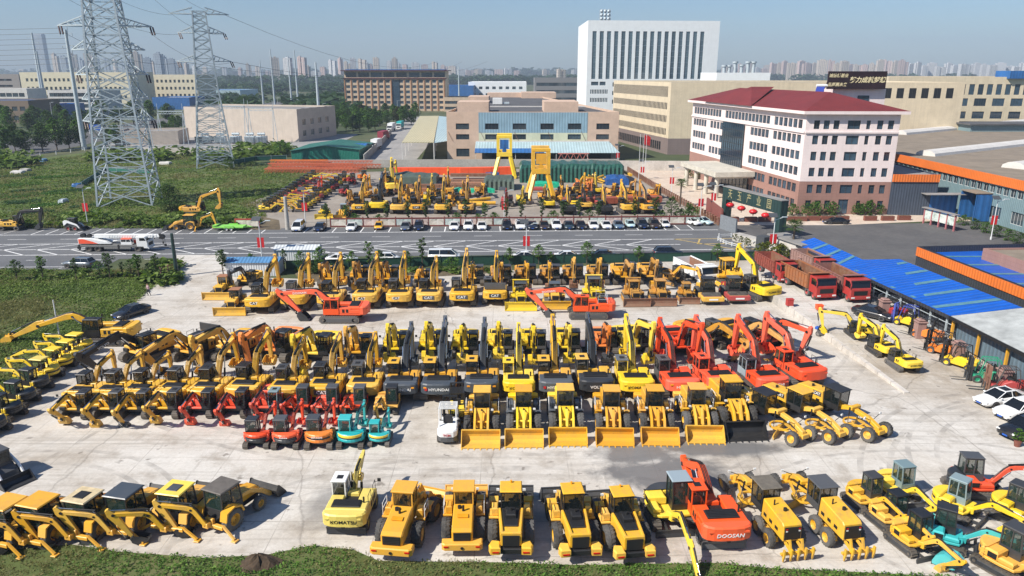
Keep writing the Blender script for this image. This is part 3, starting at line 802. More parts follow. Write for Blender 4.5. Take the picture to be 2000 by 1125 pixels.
MPOSES = {'fold2': (24,-100,-120),'lift2': (40,-84,-120),'rest': (38,-95,-150),'in': (44,-118,-165),'dig': (30,-88,-118),'out': (22,-40,-120),'away': (46,-82,-150),'low': (24,-75,-140),'fold': (52,-128,-175),'cl': (62,-112,-160)}
def mini(px,py,head,label,pal='cat',s=1.0,pose='rest',swing=0,group=None,logo=None,canopy=False,lod=0,z=0.0,bandm=None,bucketmat=None,blade=True,boomlogo=None,yoff=0.0,name='mini_excavator',flat_bucket=False):
 body,boomm,cwm,cabf,roofm,bkt,lm,_ = PAL[pal]
 if bucketmat: bkt = bucketmat
 t = thing(name,label,'excavator',G(px,py,z),R(head),group,s)
 proportion(t,head,s)
 for y in (-.8,.8): cpart('mtrk','track',track_mesh(2.55,.6,.4,30),[TRK,GREY,TRK],t,Matrix.Translation((0,y,0)))
 def cb(b): b.box(-.6,.6,-.62,.62,.25,.5,0,.05); b.cyl((0,0,.5),(0,0,.68),.45,None,14,0)
 cpart('mcb','undercarriage',cb,[GREY],t)
 if blade:
  def bl(b):
   b.prism([(1.62,.04),(1.7,.05),(1.66,.25),(1.72,.46),(1.65,.46),(1.57,.25)],-.98,.98,0)
   for y in (-.4,.4): b.bar((.5,y,.3),(1.6,y,.25),.1,.12,0)
  cpart('mbl','dozer_blade',bl,[GREY],t)
 sw = Matrix.Rotation(R(swing),4,'Z')
 def hs(b):
  pl = [(1.0,-.55),(.85,-.9),(.2,-.98),(-.5,-.98),(-.9,-.85),(-.9,.85),(-.5,.98),(.95,.98),(1.0,.1)]
  b.prism(pl,.68,.84,0,.03,'z')
  b.box(-.8,.05,-.96,-.12,.84,1.36,0,.09); b.box(-.8,-.5,-.12,.96,.84,1.36,0,.07); b.box(.05,.8,-.93,-.55,.84,1.16,0,.08)
  b.prism([(.78,-.3),(1.16,-.16),(1.16,.02),(.78,.12)],.55,1.0,0,.03,'z')
  b.box(-.45,.0,-.98,-.955,.95,1.25,1)
 hb = cpart('mhouse','house',hs,[body,DARK],t,sw)
 def cw(b):
  pl = [(-.62,-.99)] + [(-.3 - 1.0 * math.cos(a),.99 * math.sin(a)) for a in [R(x) for x in range(-72,73,16)]] + [(-.62,.99)]
  b.prism(pl,.72,1.0,0,.05,'z')
  b.prism([(x * .985,y * .985) for x,y in pl],1.0,1.1,1,0,'z')
  b.prism(pl,1.1,1.42,2,.08,'z')
 c = cpart('mcw','counterweight',cw,[cwm,bandm or GREY,body if pal in ('kub','kubo','hit') or bandm else cwm],t,sw)
 if bandm:
  cpart('mbnd','band',lambda b: b.prism([(-.3 - 1.02 * math.cos(a),1.0 * math.sin(a)) for a in [R(x) for x in range(-70,71,14)]],1.12,1.36,0,.03,'z'),[KOM],c)
 if logo: logo_on(c,logo,.2,lm,(-1.325,0,1.24),(-1,0,0))
 cabin('mini',hb,-.5,.6,.0,.88,.84,1.3,2.5,cabf,roofm,rake=.1,lod=lod,canopy=canopy,rch=.05,rt=.1 if not canopy else .14,over=.04 if not canopy else .14,gm=GLG)
 A,B_,C_ = (R(a + random.uniform(-2.5,2.5)) for a in MPOSES[pose])
 bo = R(yoff)
 Mo = sw @ Matrix.Translation((1.05,-.07,.95)) @ Matrix.Rotation(bo,4,'Z')
 L,S = 2.75,1.45
 bm = cpart('mboom','boom',boom_f(.2,.5,L,1.0),[boomm,DARK],t,Mo @ RY(A))
 if boomlogo:
  for sy in (-1,1): logo_on(bm,boomlogo,.15,LOGOW,(2.0,sy * .104,.27),(0,sy,0),up=(.34,0,1))
 tip = pt((0,0,0),A,L,0)
 cpart('mstick','stick',stick_f(.17,.52,S),[boomm,DARK],t,Mo @ RY(B_,tip))
 e = pt(tip,B_,S,0)
 cpart('mbucket','bucket',bucket_f(.62,.52),[bkt,DARK],t,Mo @ RY(C_,e))
 def rm(a,b_,r=.05): ram(t,(Mo @ Vector(a)),(Mo @ Vector(b_)),r)
 rm((.12,0,-.25),pt((0,0,0),A,1.1,.3),.055)
 rm(pt((0,0,0),A,1.1,.86),pt(tip,B_,-.36,.12)); rm(pt(tip,B_,.12,.34),pt(tip,B_,1.38,.28),.042)
 return t
def wheel_loader(px,py,head,label,s=1.0,body=None,bkt=None,roof=None,cabf=None,arms=None,fender=None,hoodtop=None,style='old',group=None,lod=0,lift=0,tyre=None,rim=None,z=0.0,rails=True,artic=0.0):
 body = body or YEL; bkt = bkt or body; roof = roof or body; cabf = cabf or BLK; arms = arms or body; fender = fender or body; tyre = tyre or TYRE; rim = rim or body
 t = thing('wheel_loader',label,'wheel loader',G(px,py,z),R(head),group,s)
 proportion(t,head,s,.93)
 AR = Matrix.Translation((.25,0,0)) @ Matrix.Rotation(R(artic),4,'Z') @ Matrix.Translation((-.25,0,0))
 for x in (1.7,-1.6):
  for y in (-1.12,1.12):
   wheel(t,(x,y,.82),.82,.6,tyre,rim,y > 0,pre=AR if x > 0 else None)
 new = style == 'new'
 def rf(b):
  if new:
   b.prism([(-3.55,-.62),(-3.55,.62),(-.7,.78),(-.7,-.78)],1.15,2.05,0,.06,'z')
   b.prism([(-2.75,-.42),(-2.75,.42),(-.75,.56),(-.75,-.56)],2.0,2.16,2,.04,'z')
   b.box(-2.0,-1.1,-.3,.3,2.1,2.45,2,.06)
   for sy in (-1,1):
    b.prism([(-3.5,sy * .44),(-3.5,sy * .62),(-.8,sy * .78),(-.8,sy * .62)],2.03,2.2,0,.04,'z')
   b.box(-3.56,-3.3,-.6,.6,1.96,2.16,0,.05)
   b.box(-3.62,-3.54,-.5,.5,1.2,1.95,2)
  else:
   b.prism([(-3.6,1.15),(-3.6,1.95),(-3.3,2.08),(-.75,2.3),(-.75,1.15)],-.66,.66,0,.07)
   b.box(-3.64,-3.58,-.54,.54,1.3,1.9,2)
   for i in range(5): b.box(-3.66,-3.64,-.5,.5,1.36 + i * .12,1.40 + i * .12,2)
   b.box(-2.3,-1.9,-.35,.35,2.22,2.26,3)
  b.box(-3.3,.25,-.45,.45,.7,1.2,2,.05)
  b.cyl((-1.5,0,2.1),(-1.5,0,2.65),.08,None,8,2); b.cyl((-1.2,.25,2.1),(-1.2,.25,2.45),.13,None,10,2)
 rb = cpart(('wlr',style),'rear_body',rf,[body,fender,DARK,AMBER],t)
 def cwt(b):
  if new:
   for sy in (-1,1): b.prism([(-3.95,sy * .62),(-3.98,sy * 1.2),(-3.6,sy * 1.32),(-3.1,sy * 1.15),(-3.2,sy * .64)],.75,1.35,0,.08,'z'); b.box(-4.0,-3.96,sy * .7,sy * 1.1,.95,1.05,2)
   b.box(-3.75,-3.2,-.62,.62,.7,1.1,1,.05)
  else:
   b.prism([(-3.95,-1.1),(-3.95,1.1),(-3.8,1.28),(-3.2,1.28),(-3.2,-1.28),(-3.8,-1.28)],.7,1.25,0,.07,'z')
   for y in (-1.0,1.0): b.box(-3.985,-3.93,y - .15,y + .15,1.0,1.1,2)
   b.cyl((-4.0,0,.95),(-3.9,0,.95),.1,None,8,1)
 cpart(('wlcw',style),'counterweight',cwt,[body,DARK,REDL],t)
 for sy in (-1,1):
  def fd(b):
   b.box(-.75,.45,sy * .78,sy * 1.38,1.3,1.42,0,.02); b.box(-.6,.2,sy * .8,sy * 1.2,1.42,2.0,0,.06)
   for zz in (.55,.9): b.box(-.2,.3,sy * 1.3,sy * 1.4,zz,zz + .05,1)
   for xx in (-.2,.28): b.bar((xx,sy * 1.36,.5),(xx,sy * 1.36,1.3),.04,.04,1)
  cpart(('wlf',sy),'side_platform',fd,[fender,DARK],t)
  def ff(b): b.prism([(.72,1.25),(.8,1.7),(1.25,1.8),(1.28,1.74),(.86,1.64),(.8,1.25)],sy * .82,sy * 1.42,0)
  cpart(('wlff',sy),'fender',ff,[fender],t,AR)
  if rails and not lod:
   def rl(b):
    for zz in (1.9,2.3): b.tube([(-.6,sy * 1.34,zz),(.4,sy * 1.34,zz)],.022,5)
    for xx in (-.6,.4): b.tube([(xx,sy * 1.34,1.4),(xx,sy * 1.34,2.3)],.022,5)
   cpart(('wlrl',sy),'handrail',rl,[WHT if style == 'old' else DARK],t)
 cabin(('wl',style),t,-.78,.62,-.64,.64,1.42,2.1,3.42,cabf,roof,rake=.1 if new else .06,over=.07 if not new else .05,rt=.12,rch=.06 if new else .02,lod=lod,gm=GLS)
 if new and not lod:
  cpart('wlbeacon','beacon',lambda b: b.cyl((.3,.0,3.4),(.3,.0,3.6),.07,None,8,0),[AMBER],t)
 def fr(b):
  b.box(.3,2.2,-.42,.42,.7,1.35,0,.05); b.prism([(.9,1.3),(1.1,2.1),(1.45,2.1),(2.1,1.3)],-.4,.4,0,.03)
  b.box(1.6,1.8,-.8,.8,.65,.95,1)
 cpart('wlfr','front_frame',fr,[arms,DARK],t,AR)
 for y in (-.52,.52):
  cpart(('wlla',y),'lift_arm',lambda b: b.prism([(1.1,1.85),(1.15,2.15),(1.5,2.2),(2.6,1.6),(3.22,.66),(3.2,.4),(3.0,.44),(2.3,1.25),(1.4,1.85)],y - .09,y + .09,0,.02),[arms],t,AR)
 def la(b):
  b.cyl((2.35,-.5,1.4),(2.35,.5,1.4),.1,None,8,0)
  b.prism([(1.9,2.15),(2.2,2.35),(2.95,1.05),(2.6,.95)],-.1,.1,0,.02)
  b.bar((2.75,0,1.0),(3.2,0,.8),.1,.14,0)
 cpart('wllk','linkage',la,[arms],t,AR)
 for y in (-.3,.3): ram(t,AR @ Vector((1.3,y,1.15)),AR @ Vector((2.5,y,1.25)),.08)
 ram(t,AR @ Vector((1.2,0,2.0)),AR @ Vector((2.05,0,2.25)),.08)
 def lt(b):
  for y in (-.85,.85): b.box(1.45,1.58,y - .1,y + .1,2.05,2.22,0,.02); b.bar((1.5,y,1.7),(1.5,y,2.06),.05,.05,1)
 cpart('wllt','headlight',lt,[LAMP,DARK],t,AR)
 W = 1.52
 def bk(b):
  pr = [(4.55,.06),(3.75,.05),(3.38,.2),(3.25,.55),(3.3,.95),(3.5,1.22)]
  for p,q in zip(pr,pr[1:]): b.plate((p[0],-W,p[1]),(q[0],-W,q[1]),(q[0],W,q[1]),(p[0],W,p[1]),.045,0)
  for y in (-W,W - .05): b.prism([(4.4,.05),(3.75,.03),(3.35,.18),(3.22,.55),(3.27,.98),(3.45,1.27),(3.62,1.2),(4.5,.2)],y,y + .05,0)
  b.box(3.44,3.56,-W,W,1.2,1.27,0)
  for i in range(7):
   y = -W + .06 + (2 * W - .12) * i / 6
   b.add([(4.45,y - .06,.02),(4.45,y + .06,.02),(4.78,y + .035,.03),(4.78,y - .035,.03),(4.45,y - .06,.12),(4.45,y + .06,.12)],[(0,3,2,1),(4,5,2,3),(0,4,3),(1,2,5),(0,1,5,4)],1)
  for y in (-.52,.52): b.prism([(3.28,.2),(3.05,.3),(3.05,.6),(3.25,1.0)],y - .15,y - .11,0); b.prism([(3.28,.2),(3.05,.3),(3.05,.6),(3.25,1.0)],y + .11,y + .15,0)
 cpart('wlbk','bucket',bk,[bkt,bkt],t,AR)
 return t
def grader(px,py,head,label,s=1.0,roof=None,cabf=None,group=None,ripper=True,logo=None,z=0.0,lod=0,body=None):
 body = body or YEL; roof = roof or BLK; cabf = cabf or BLK
 t = thing('motor_grader',label,'road grader',G(px,py,z),R(head),group,s)
 proportion(t,head,s,.9)
 for x in (-3.35,-1.85):
  for y in (-1.02,1.02): wheel(t,(x,y,.66),.66,.42,TYRE,body,y > 0)
 for y in (-1.02,1.02):
  wheel(t,(3.9,y,.66),.66,.42,TYRE,body,y > 0,tilt=-9)
 def hd(b):
  b.prism([(-4.35,1.0),(-4.3,2.15),(-4.1,2.3),(-1.4,2.5),(-1.3,1.0)],-.62,.62,0,.05)
  b.box(-4.42,-4.33,-.52,.52,1.1,2.05,1);
  for y in (-.42,.42): b.box(-4.45,-4.41,y - .06,y + .06,1.9,1.99,2); b.box(-4.45,-4.41,y - .06,y + .06,1.75,1.84,3)
  b.cyl((-2.2,.25,2.4),(-2.2,.25,2.85),.05,None,8,1); b.cyl((-2.9,-.15,2.35),(-2.9,-.15,2.6),.12,None,10,1)
  for x in (-3.7,-2.9,-2.1):
   for sy in (-1,1): b.box(x + .05,x + .45,sy * .62,sy * .632,1.35,1.6,1)
 h = cpart('grh','engine_hood',hd,[body,DARK,REDL,LAMP],t)
 if logo: logo_on(h,logo,.38,LOGOW,(-2.0,-.65,2.1),(0,-1,0),backing=BLK,bw=.9,bh=.42)
 def tn(b):
  for sy in (-1,1): b.prism([(-3.7,.5),(-3.6,.85),(-1.6,.85),(-1.5,.5),(-2.6,.38)],sy * .5,sy * .8,0,.03)
  b.box(-4.2,-1.0,-.5,.5,.75,1.05,1)
 cpart('grt','tandem_axle',tn,[body,DARK],t)
 cabin('gr',t,-1.25,.35,-.62,.62,1.25,1.75,3.2,cabf,roof,rake=-.08,over=.1,lod=lod,gm=GLS)
 def fm(b):
  b.prism([(.2,1.3),(.2,1.75),(1.2,2.0),(3.0,1.75),(4.15,1.2),(4.3,.55),(3.95,.5),(3.75,1.0),(2.9,1.4),(1.2,1.65)],-.2,.2,0,.03)
  b.box(3.75,4.05,-.8,.8,.5,.72,0,.04); b.box(4.2,4.4,-.35,.35,.6,1.0,0,.03)
  b.box(1.3,1.7,-.55,.55,1.85,2.2,0,.06)
  b.tube([(3.3,-.2,1.6),(3.3,-.9,1.95)],.03,5,1); b.tube([(3.3,.2,1.6),(3.3,.9,1.95)],.03,5,1)
  for y in (-.95,.95): b.box(3.25,3.35,y - .09,y + .09,1.9,2.08,2)
 cpart('grf','frame',fm,[body,DARK,LAMP],t)
 def ci(b):
  b.lathe([(.75,.55),(.9,.55),(.9,.68),(.75,.68),(.75,.55)],(1.6,0,0),'z',24,0,False)
  b.bar((1.6,-.6,.62),(3.9,0,.7),.16,.14,0); b.bar((1.6,.6,.62),(3.9,0,.7),.16,.14,0)
 cpart('grc','circle',ci,[body],t)
 M = Matrix.Translation((1.6,0,0)) @ Matrix.Rotation(R(28),4,'Z')
 def md(b): b.prism([(.0,.08),(.12,.1),(.02,.35),(.1,.66),(.04,.7),(-.06,.36)],-1.85,1.85,0); b.box(-.2,.0,-.3,.3,.3,.6,0)
 cpart('grm','moldboard',md,[body],t,M)
 for y in (-.5,.5): ram(t,(1.5,y * 1.2,2.15),(1.6,y * 1.5,.7),.06)
 if ripper:
  def rp(b):
   b.box(-5.3,-5.1,-1.1,1.1,.55,.75,0,.03)
   for i in range(5):
    y = -.95 + i * .475
    b.prism([(-5.32,.1),(-5.45,.6),(-5.45,1.05),(-5.25,1.05),(-5.2,.55),(-5.25,.3)],y - .05,y + .05,0)
   for y in (-.4,.4): b.bar((-4.3,y,.9),(-5.2,y,.65),.12,.16,0); b.prism([(-4.4,1.1),(-4.9,1.5),(-5.2,.7),(-5.0,.7),(-4.8,1.2)],y - .05,y + .05,0)
  cpart('grr','ripper',rp,[body],t)
 return t
def dozer(px,py,head,label,s=1.0,body=None,blade=None,cabf=None,roof=None,style='cab',group=None,z=0.0,lod=0,bw=1.85,rops=None):
 body = body or YEL; blade = blade or body; cabf = cabf or BLK; roof = roof or BLK
 t = thing('bulldozer',label,'bulldozer',G(px,py,z),R(head),group,s)
 proportion(t,head,s,.88)
 for y in (-1.0,1.0): cpart('dtrk','track',track_mesh(3.5,1.0,.52,34),[TRK,body,TRK],t,Matrix.Translation((-.1,y,0)))
 def hd(b):
  b.box(-1.7,1.7,-.6,.6,.55,1.05,2,.03)
  b.prism([(.1,1.05),(.1,1.95),(1.6,1.78),(1.72,1.05)],-.5,.5,0,.05); b.box(1.66,1.72,-.38,.38,1.08,1.68,1)
  b.box(-1.95,-1.2,-.9,.9,1.05,1.85,0,.08)
  for sy in (-1,1): b.box(-1.2,.2,sy * .62,sy * 1.25,1.08,1.4,0,.05)
  b.cyl((.8,.15,1.85),(.8,.15,2.5),.06,None,8,1); b.cyl((.5,-.18,1.85),(.5,-.18,2.25),.1,None,8,1)
 cpart('dzh','body',hd,[body,DARK,DARK],t)
 cabin(('dz',style),t,-1.25,.1,-.6,.6,1.05,1.7,2.95,cabf,roof,rake=.08,over=.08,lod=lod,gm=GLS)
 if rops:
  def rp(b):
   for sy in (-1,1): b.bar((-.95,sy * .85,1.1),(-.95,sy * .85,3.1),.14,.14,0)
   b.box(-1.1,-.8,-.95,.95,3.1,3.2,0,.02)
  cpart('dzr','roll_bar',rp,[rops],t)
  cpart('dzl','lift_frame',lambda b: ([b.bar((1.5,sy * .56,1.0),(1.5,sy * .56,2.2),.12,.12,0) for sy in (-1,1)],b.bar((1.5,-.6,2.15),(1.5,.6,2.15),.1,.1,0)),[rops],t)
 def bl(b):
  W = bw
  pr = [(2.62,.06),(2.5,.12),(2.38,.45),(2.38,.8),(2.52,1.15),(2.6,1.25)]
  for p,q in zip(pr,pr[1:]): b.plate((p[0],-W,p[1]),(q[0],-W,q[1]),(q[0],W,q[1]),(p[0],W,p[1]),.07,0)
  for y in (-W - .03,W - .02): b.prism([(2.62,.05),(2.45,.1),(2.3,.45),(2.3,.82),(2.55,1.3),(2.68,1.25)],y,y + .05,0)
  for y in (-W * .45,0,W * .45): b.box(2.18,2.38,y - .06,y + .06,.2,1.0,0)
 cpart(('dzb',bw),'blade',bl,[blade],t)
 for sy in (-1,1): cpart(('dzp',sy),'push_arm',lambda b: b.bar((-.4,sy * 1.36,.5),(2.25,sy * 1.36,.4),.16,.2,0),[body],t)
 for y in (-.55,.55): ram(t,(1.45,y,1.5),(2.2,y,.7),.07)
 return t
def backhoe(px,py,head,label,s=1.0,body=None,roof=None,cabf=None,bkt=None,hoe=(58,-60,-150),swing=0,group=None,z=0.0,lod=0,boomm=None,stab=70,boomlogo=None,front_bkt=None,hatch=None):
 body = body or YEL; roof = roof or body; cabf = cabf or BLK; bkt = bkt or BLK; boomm = boomm or body; front_bkt = front_bkt or BLK
 t = thing('backhoe_loader',label,'backhoe loader',G(px,py,z),R(head),group,s)
 proportion(t,head,s,.9)
 for y in (-.95,.95):
  wheel(t,(-.95,y,.75),.75,.46,TYRE,body,y > 0); wheel(t,(1.45,y * .97,.5),.5,.36,TYRE,body,y > 0)
 def hd(b):
  b.prism([(.25,.9),(.25,1.75),(1.9,1.5),(2.15,1.25),(2.15,.9)],-.42,.42,0,.06); b.box(2.12,2.18,-.32,.32,.95,1.3,1)
  b.box(-1.7,2.0,-.4,.4,.55,.95,1,.04)
  for sy in (-1,1): b.prism([(-1.75,.95),(-1.6,1.55),(-.9,1.72),(-.3,1.5),(-.1,1.0),(-.25,1.0),(-.4,1.4),(-.95,1.62),(-1.5,1.46),(-1.65,.95)],sy * .68,sy * 1.2,0,0)
  b.cyl((.9,.3,1.6),(.9,.3,2.2),.045,None,8,1)
 cpart('bhh','body',hd,[body,DARK],t)
 c = cabin('bh',t,-1.45,.3,-.7,.7,.95,1.5,2.85,cabf,roof,rake=.15,over=.1,rt=.13,rch=.055,lod=lod,gm=GLG)
 if hatch: cpart('bhhatch','roof_hatch',lambda b: b.box(-1.1,-.3,-.35,.35,2.85,2.89,0,.015),[hatch],c)
 def la(b):
  for y in (-.62,.62): b.prism([(.3,1.55),(.35,1.8),(1.2,1.7),(2.2,1.15),(3.0,.45),(2.95,.2),(2.7,.25),(2.0,.9),(1.1,1.45)],y - .06,y + .06,0,.01)
  b.cyl((2.35,-.6,.75),(2.35,.6,.75),.07,None,8,0)
 cpart('bhla','loader_arm',la,[body],t)
 def bk(b):
  W = 1.15; pr = [(3.85,.06),(3.2,.05),(2.95,.25),(2.9,.6),(3.1,.95)]
  for p,q in zip(pr,pr[1:]): b.plate((p[0],-W,p[1]),(q[0],-W,q[1]),(q[0],W,q[1]),(p[0],W,p[1]),.04,0)
  for y in (-W,W - .04): b.prism([(3.75,.05),(3.2,.03),(2.92,.22),(2.87,.6),(3.05,1.0),(3.2,.95),(3.8,.2)],y,y + .04,0)
 cpart('bhbk','loader_bucket',bk,[front_bkt],t)
 def fr(b):
  b.box(-2.0,-1.72,-1.05,1.05,.5,.75,0,.03); b.box(-1.95,-1.75,-.3,.3,.4,1.1,0,.04); b.box(-2.3,-1.95,-.2,.2,.55,.95,0,.05)
 cpart('bhfr','hoe_frame',fr,[body],t)
 for sy in (-1,1):
  def sb(b,sy=sy):
   b.bar((0,0,0),(-.15,sy * .95,-.62),.13,.16,0); b.box(-.35,.05,sy * .8,sy * 1.15,-.72,-.64,0,.02)
  cpart(('bhs',sy),'stabiliser',sb,[body],t,Matrix.Translation((-1.86,sy * 1.0,.78)))
 M = Matrix.Translation((-2.2,0,.85)) @ Matrix.Rotation(PI + R(swing),4,'Z')
 a,b_,c_ = map(R,hoe)
 bm = cpart('bhboom','boom',boom_f(.26,.62,2.9,.85),[boomm,DARK],t,M @ RY(a))
 if boomlogo:
  for sy in (-1,1): logo_on(bm,boomlogo,.26,LOGOB,(1.25,sy * .136,.58),(0,sy,0),up=(0,0,1))
 tip = pt((0,0,0),a,2.9,0)
 cpart('bhst','stick',stick_f(.22,.65,1.9),[boomm,DARK],t,M @ RY(b_,tip))
 e = pt(tip,b_,1.9,0)
 cpart('bhbu','bucket',bucket_f(.62,.68),[bkt,DARK],t,M @ RY(c_,e))
 ram(t,M @ Vector(pt((0,0,0),a,.2,.3)),M @ Vector(pt((0,0,0),a,1.5,.9)),.06)
 ram(t,M @ Vector(pt((0,0,0),a,1.3,.98)),M @ Vector(pt(tip,b_,-.45,.15)),.06)
 ram(t,M @ Vector(pt(tip,b_,.15,.42)),M @ Vector(pt(tip,b_,1.75,.38)),.05)
 return t
def skid_steer(px,py,head,label,s=1.0,body=None,group=None,rim=None,z=0.0):
 body = body or WHT
 t = thing('skid_steer_loader',label,'skid loader',G(px,py,z),R(head),group,s)
 proportion(t,head,s,.88)
 for x in (-.5,.55):
  for y in (-.72,.72): wheel(t,(x,y,.4),.4,.26,TYRE,rim or body,y > 0,True,18,14)
 def bd(b):
  b.prism([(-1.15,.35),(-1.15,1.35),(-.7,1.55),(.1,1.2),(.9,.7),(.95,.35)],-.55,.55,1,.04)
  for sy in (-1,1):
   b.prism([(-1.2,.8),(-1.25,1.5),(-1.0,1.72),(-.6,1.72),(.9,1.05),(1.35,.4),(1.2,.3),(.75,.85),(-.6,1.3),(-.9,1.0)],sy * .58,sy * .7,0,.02)
 cpart('ssb','body',bd,[body,GREY],t)
 cabin('ss',t,-.65,.45,-.45,.45,.8,1.2,2.05,BLK,BLK,rake=0.0,over=.04,gm=GLS)
 def bk(b):
  W = .92; pr = [(2.05,.05),(1.45,.04),(1.3,.25),(1.4,.62)]
  for p,q in zip(pr,pr[1:]): b.plate((p[0],-W,p[1]),(q[0],-W,q[1]),(q[0],W,q[1]),(p[0],W,p[1]),.04,0)
  for y in (-W,W - .04): b.prism([(2.0,.04),(1.42,.02),(1.27,.25),(1.38,.66),(1.5,.6)],y,y + .04,0)
 cpart('ssk','bucket',bk,[GREY],t)
 return t
def roller(px,py,head,label,s=1.0,body=None,deck=None,group=None,cabtop=None,z=0.0):
 body = body or YEL
 t = thing('road_roller',label,'road roller',G(px,py,z),R(head),group,s)
 proportion(t,head,s,.88)
 for y in (-.9,.9): wheel(t,(-1.5,y,.75),.75,.55,TYRE,body,y > 0)
 cpart('rod','drum',lambda b: b.cyl((1.6,-1.0,.76),(1.6,1.0,.76),.75,None,26,0),[TRK],t)
 def fr(b):
  b.box(.45,2.75,-1.22,-1.05,.62,1.2,0,.04); b.box(.45,2.75,1.05,1.22,.62,1.2,0,.04)
  b.box(2.5,2.78,-1.05,1.05,.62,1.2,0,.04); b.box(.45,.75,-1.05,1.05,.62,1.2,0,.04); b.box(.7,2.55,-1.05,1.05,1.12,1.19,1)
  b.box(2.78,2.8,-.5,.5,.8,1.0,2)
 cpart('rof','drum_frame',fr,[body,RUSTO if deck is None else deck,LOGOW],t)
 cpart('roh','engine_hood',lambda b: (b.prism([(-3.0,.8),(-3.0,1.6),(-1.0,1.9),(-1.0,.8)],-.65,.65,0,.06),b.box(-1.2,.4,-.5,.5,.6,1.1,1)),[body,DARK],t)
 cabin('ro',t,-1.05,.35,-.68,.68,1.1,1.7,3.0,BLK,cabtop or BLK,rake=.06,over=.06,gm=GLS)
 return t
def forklift(px,py,head,label,s=1.0,body=None,guard=None,mast=None,group=None,z=0.0,logo=None,cwm=None):
 body = body or YEL; guard = guard or BLK; mast = mast or BLK
 t = thing('forklift',label,'forklift',G(px,py,z),R(head),group,s)
 proportion(t,head,s,.88)
 for y in (-.5,.5): wheel(t,(.8,y,.34),.34,.24,TYRE,body,y > 0,False,16); wheel(t,(-.85,y * .95,.28),.28,.2,TYRE,body,y > 0,False,16)
 def bd(b):
  b.prism([(-.9,.25),(-.95,.95),(-.2,1.1),(.3,.85),(.45,.5),(1.05,.75),(1.1,.3)],-.52,.52,0,.06)
  b.box(-.45,.0,-.25,.25,1.05,1.18,1,.03); b.box(-.5,-.38,-.25,.25,1.15,1.6,1,.03); b.bar((.55,0,.6),(.35,0,1.25),.05,.05,1); b.cyl((.33,0,1.24),(.36,0,1.28),.15,None,10,1)
 b_ = cpart('fkb','body',bd,[body,SEAT],t)
 cw = cpart('fkc','counterweight',lambda b: [b.prism([(x * k,y * k) for x,y in ((-.9,-.55),(-.9,.55),(-1.2,.52),(-1.42,.35),(-1.45,0),(-1.42,-.35),(-1.2,-.52))],z0,z1,i,.06,'z') for i,(k,z0,z1) in enumerate(((1,.55,1.0),(.97,.22,.56)))],[cwm or body,GREY],t)
 if logo: logo_on(cw,logo,.2,LOGOR,(-1.46,0,.72),(-1,0,0))
 def gd(b):
  for sy in (-1,1):
   b.bar((.75,sy * .46,.7),(.4,sy * .46,2.1),.06,.06); b.bar((-.75,sy * .46,1.0),(-.6,sy * .46,2.1),.06,.06)
   b.bar((.42,sy * .46,2.1),(-.62,sy * .46,2.1),.06,.06)
  for i in range(7): x = .4 - i * .165; b.bar((x,-.46,2.11),(x,.46,2.11),.04,.04)
 cpart('fkg','overhead_guard',gd,[guard],t)
 def ms(b):
  for sy in (-1,1): b.box(1.15,1.27,sy * .34,sy * .42,.1,2.15,0); b.box(1.27,1.35,sy * .28,sy * .34,.1,2.1,0)
  for zz in (.3,1.2,2.08): b.box(1.16,1.26,-.36,.36,zz,zz + .08,0)
  b.cyl((1.2,0,.2),(1.2,0,1.7),.05,None,6,0)
  b.box(1.36,1.42,-.5,.5,.25,.33,0); b.box(1.36,1.42,-.5,.5,.7,.78,0)
  for i in range(6): y = -.48 + i * .19; b.box(1.37,1.40,y,y + .03,.3,1.35,0)
  b.box(1.37,1.4,-.5,.5,1.32,1.38,0)
 cpart('fkm','mast',ms,[mast],t)
 for y in (-.28,.28): cpart('fkf','fork',lambda b: (b.box(1.42,1.47,-.06,.06,.06,.8,0),b.box(1.42,2.45,-.06,.06,.05,.09,0)),[CHARC],t,Matrix.Translation((0,y,0)))
 return t
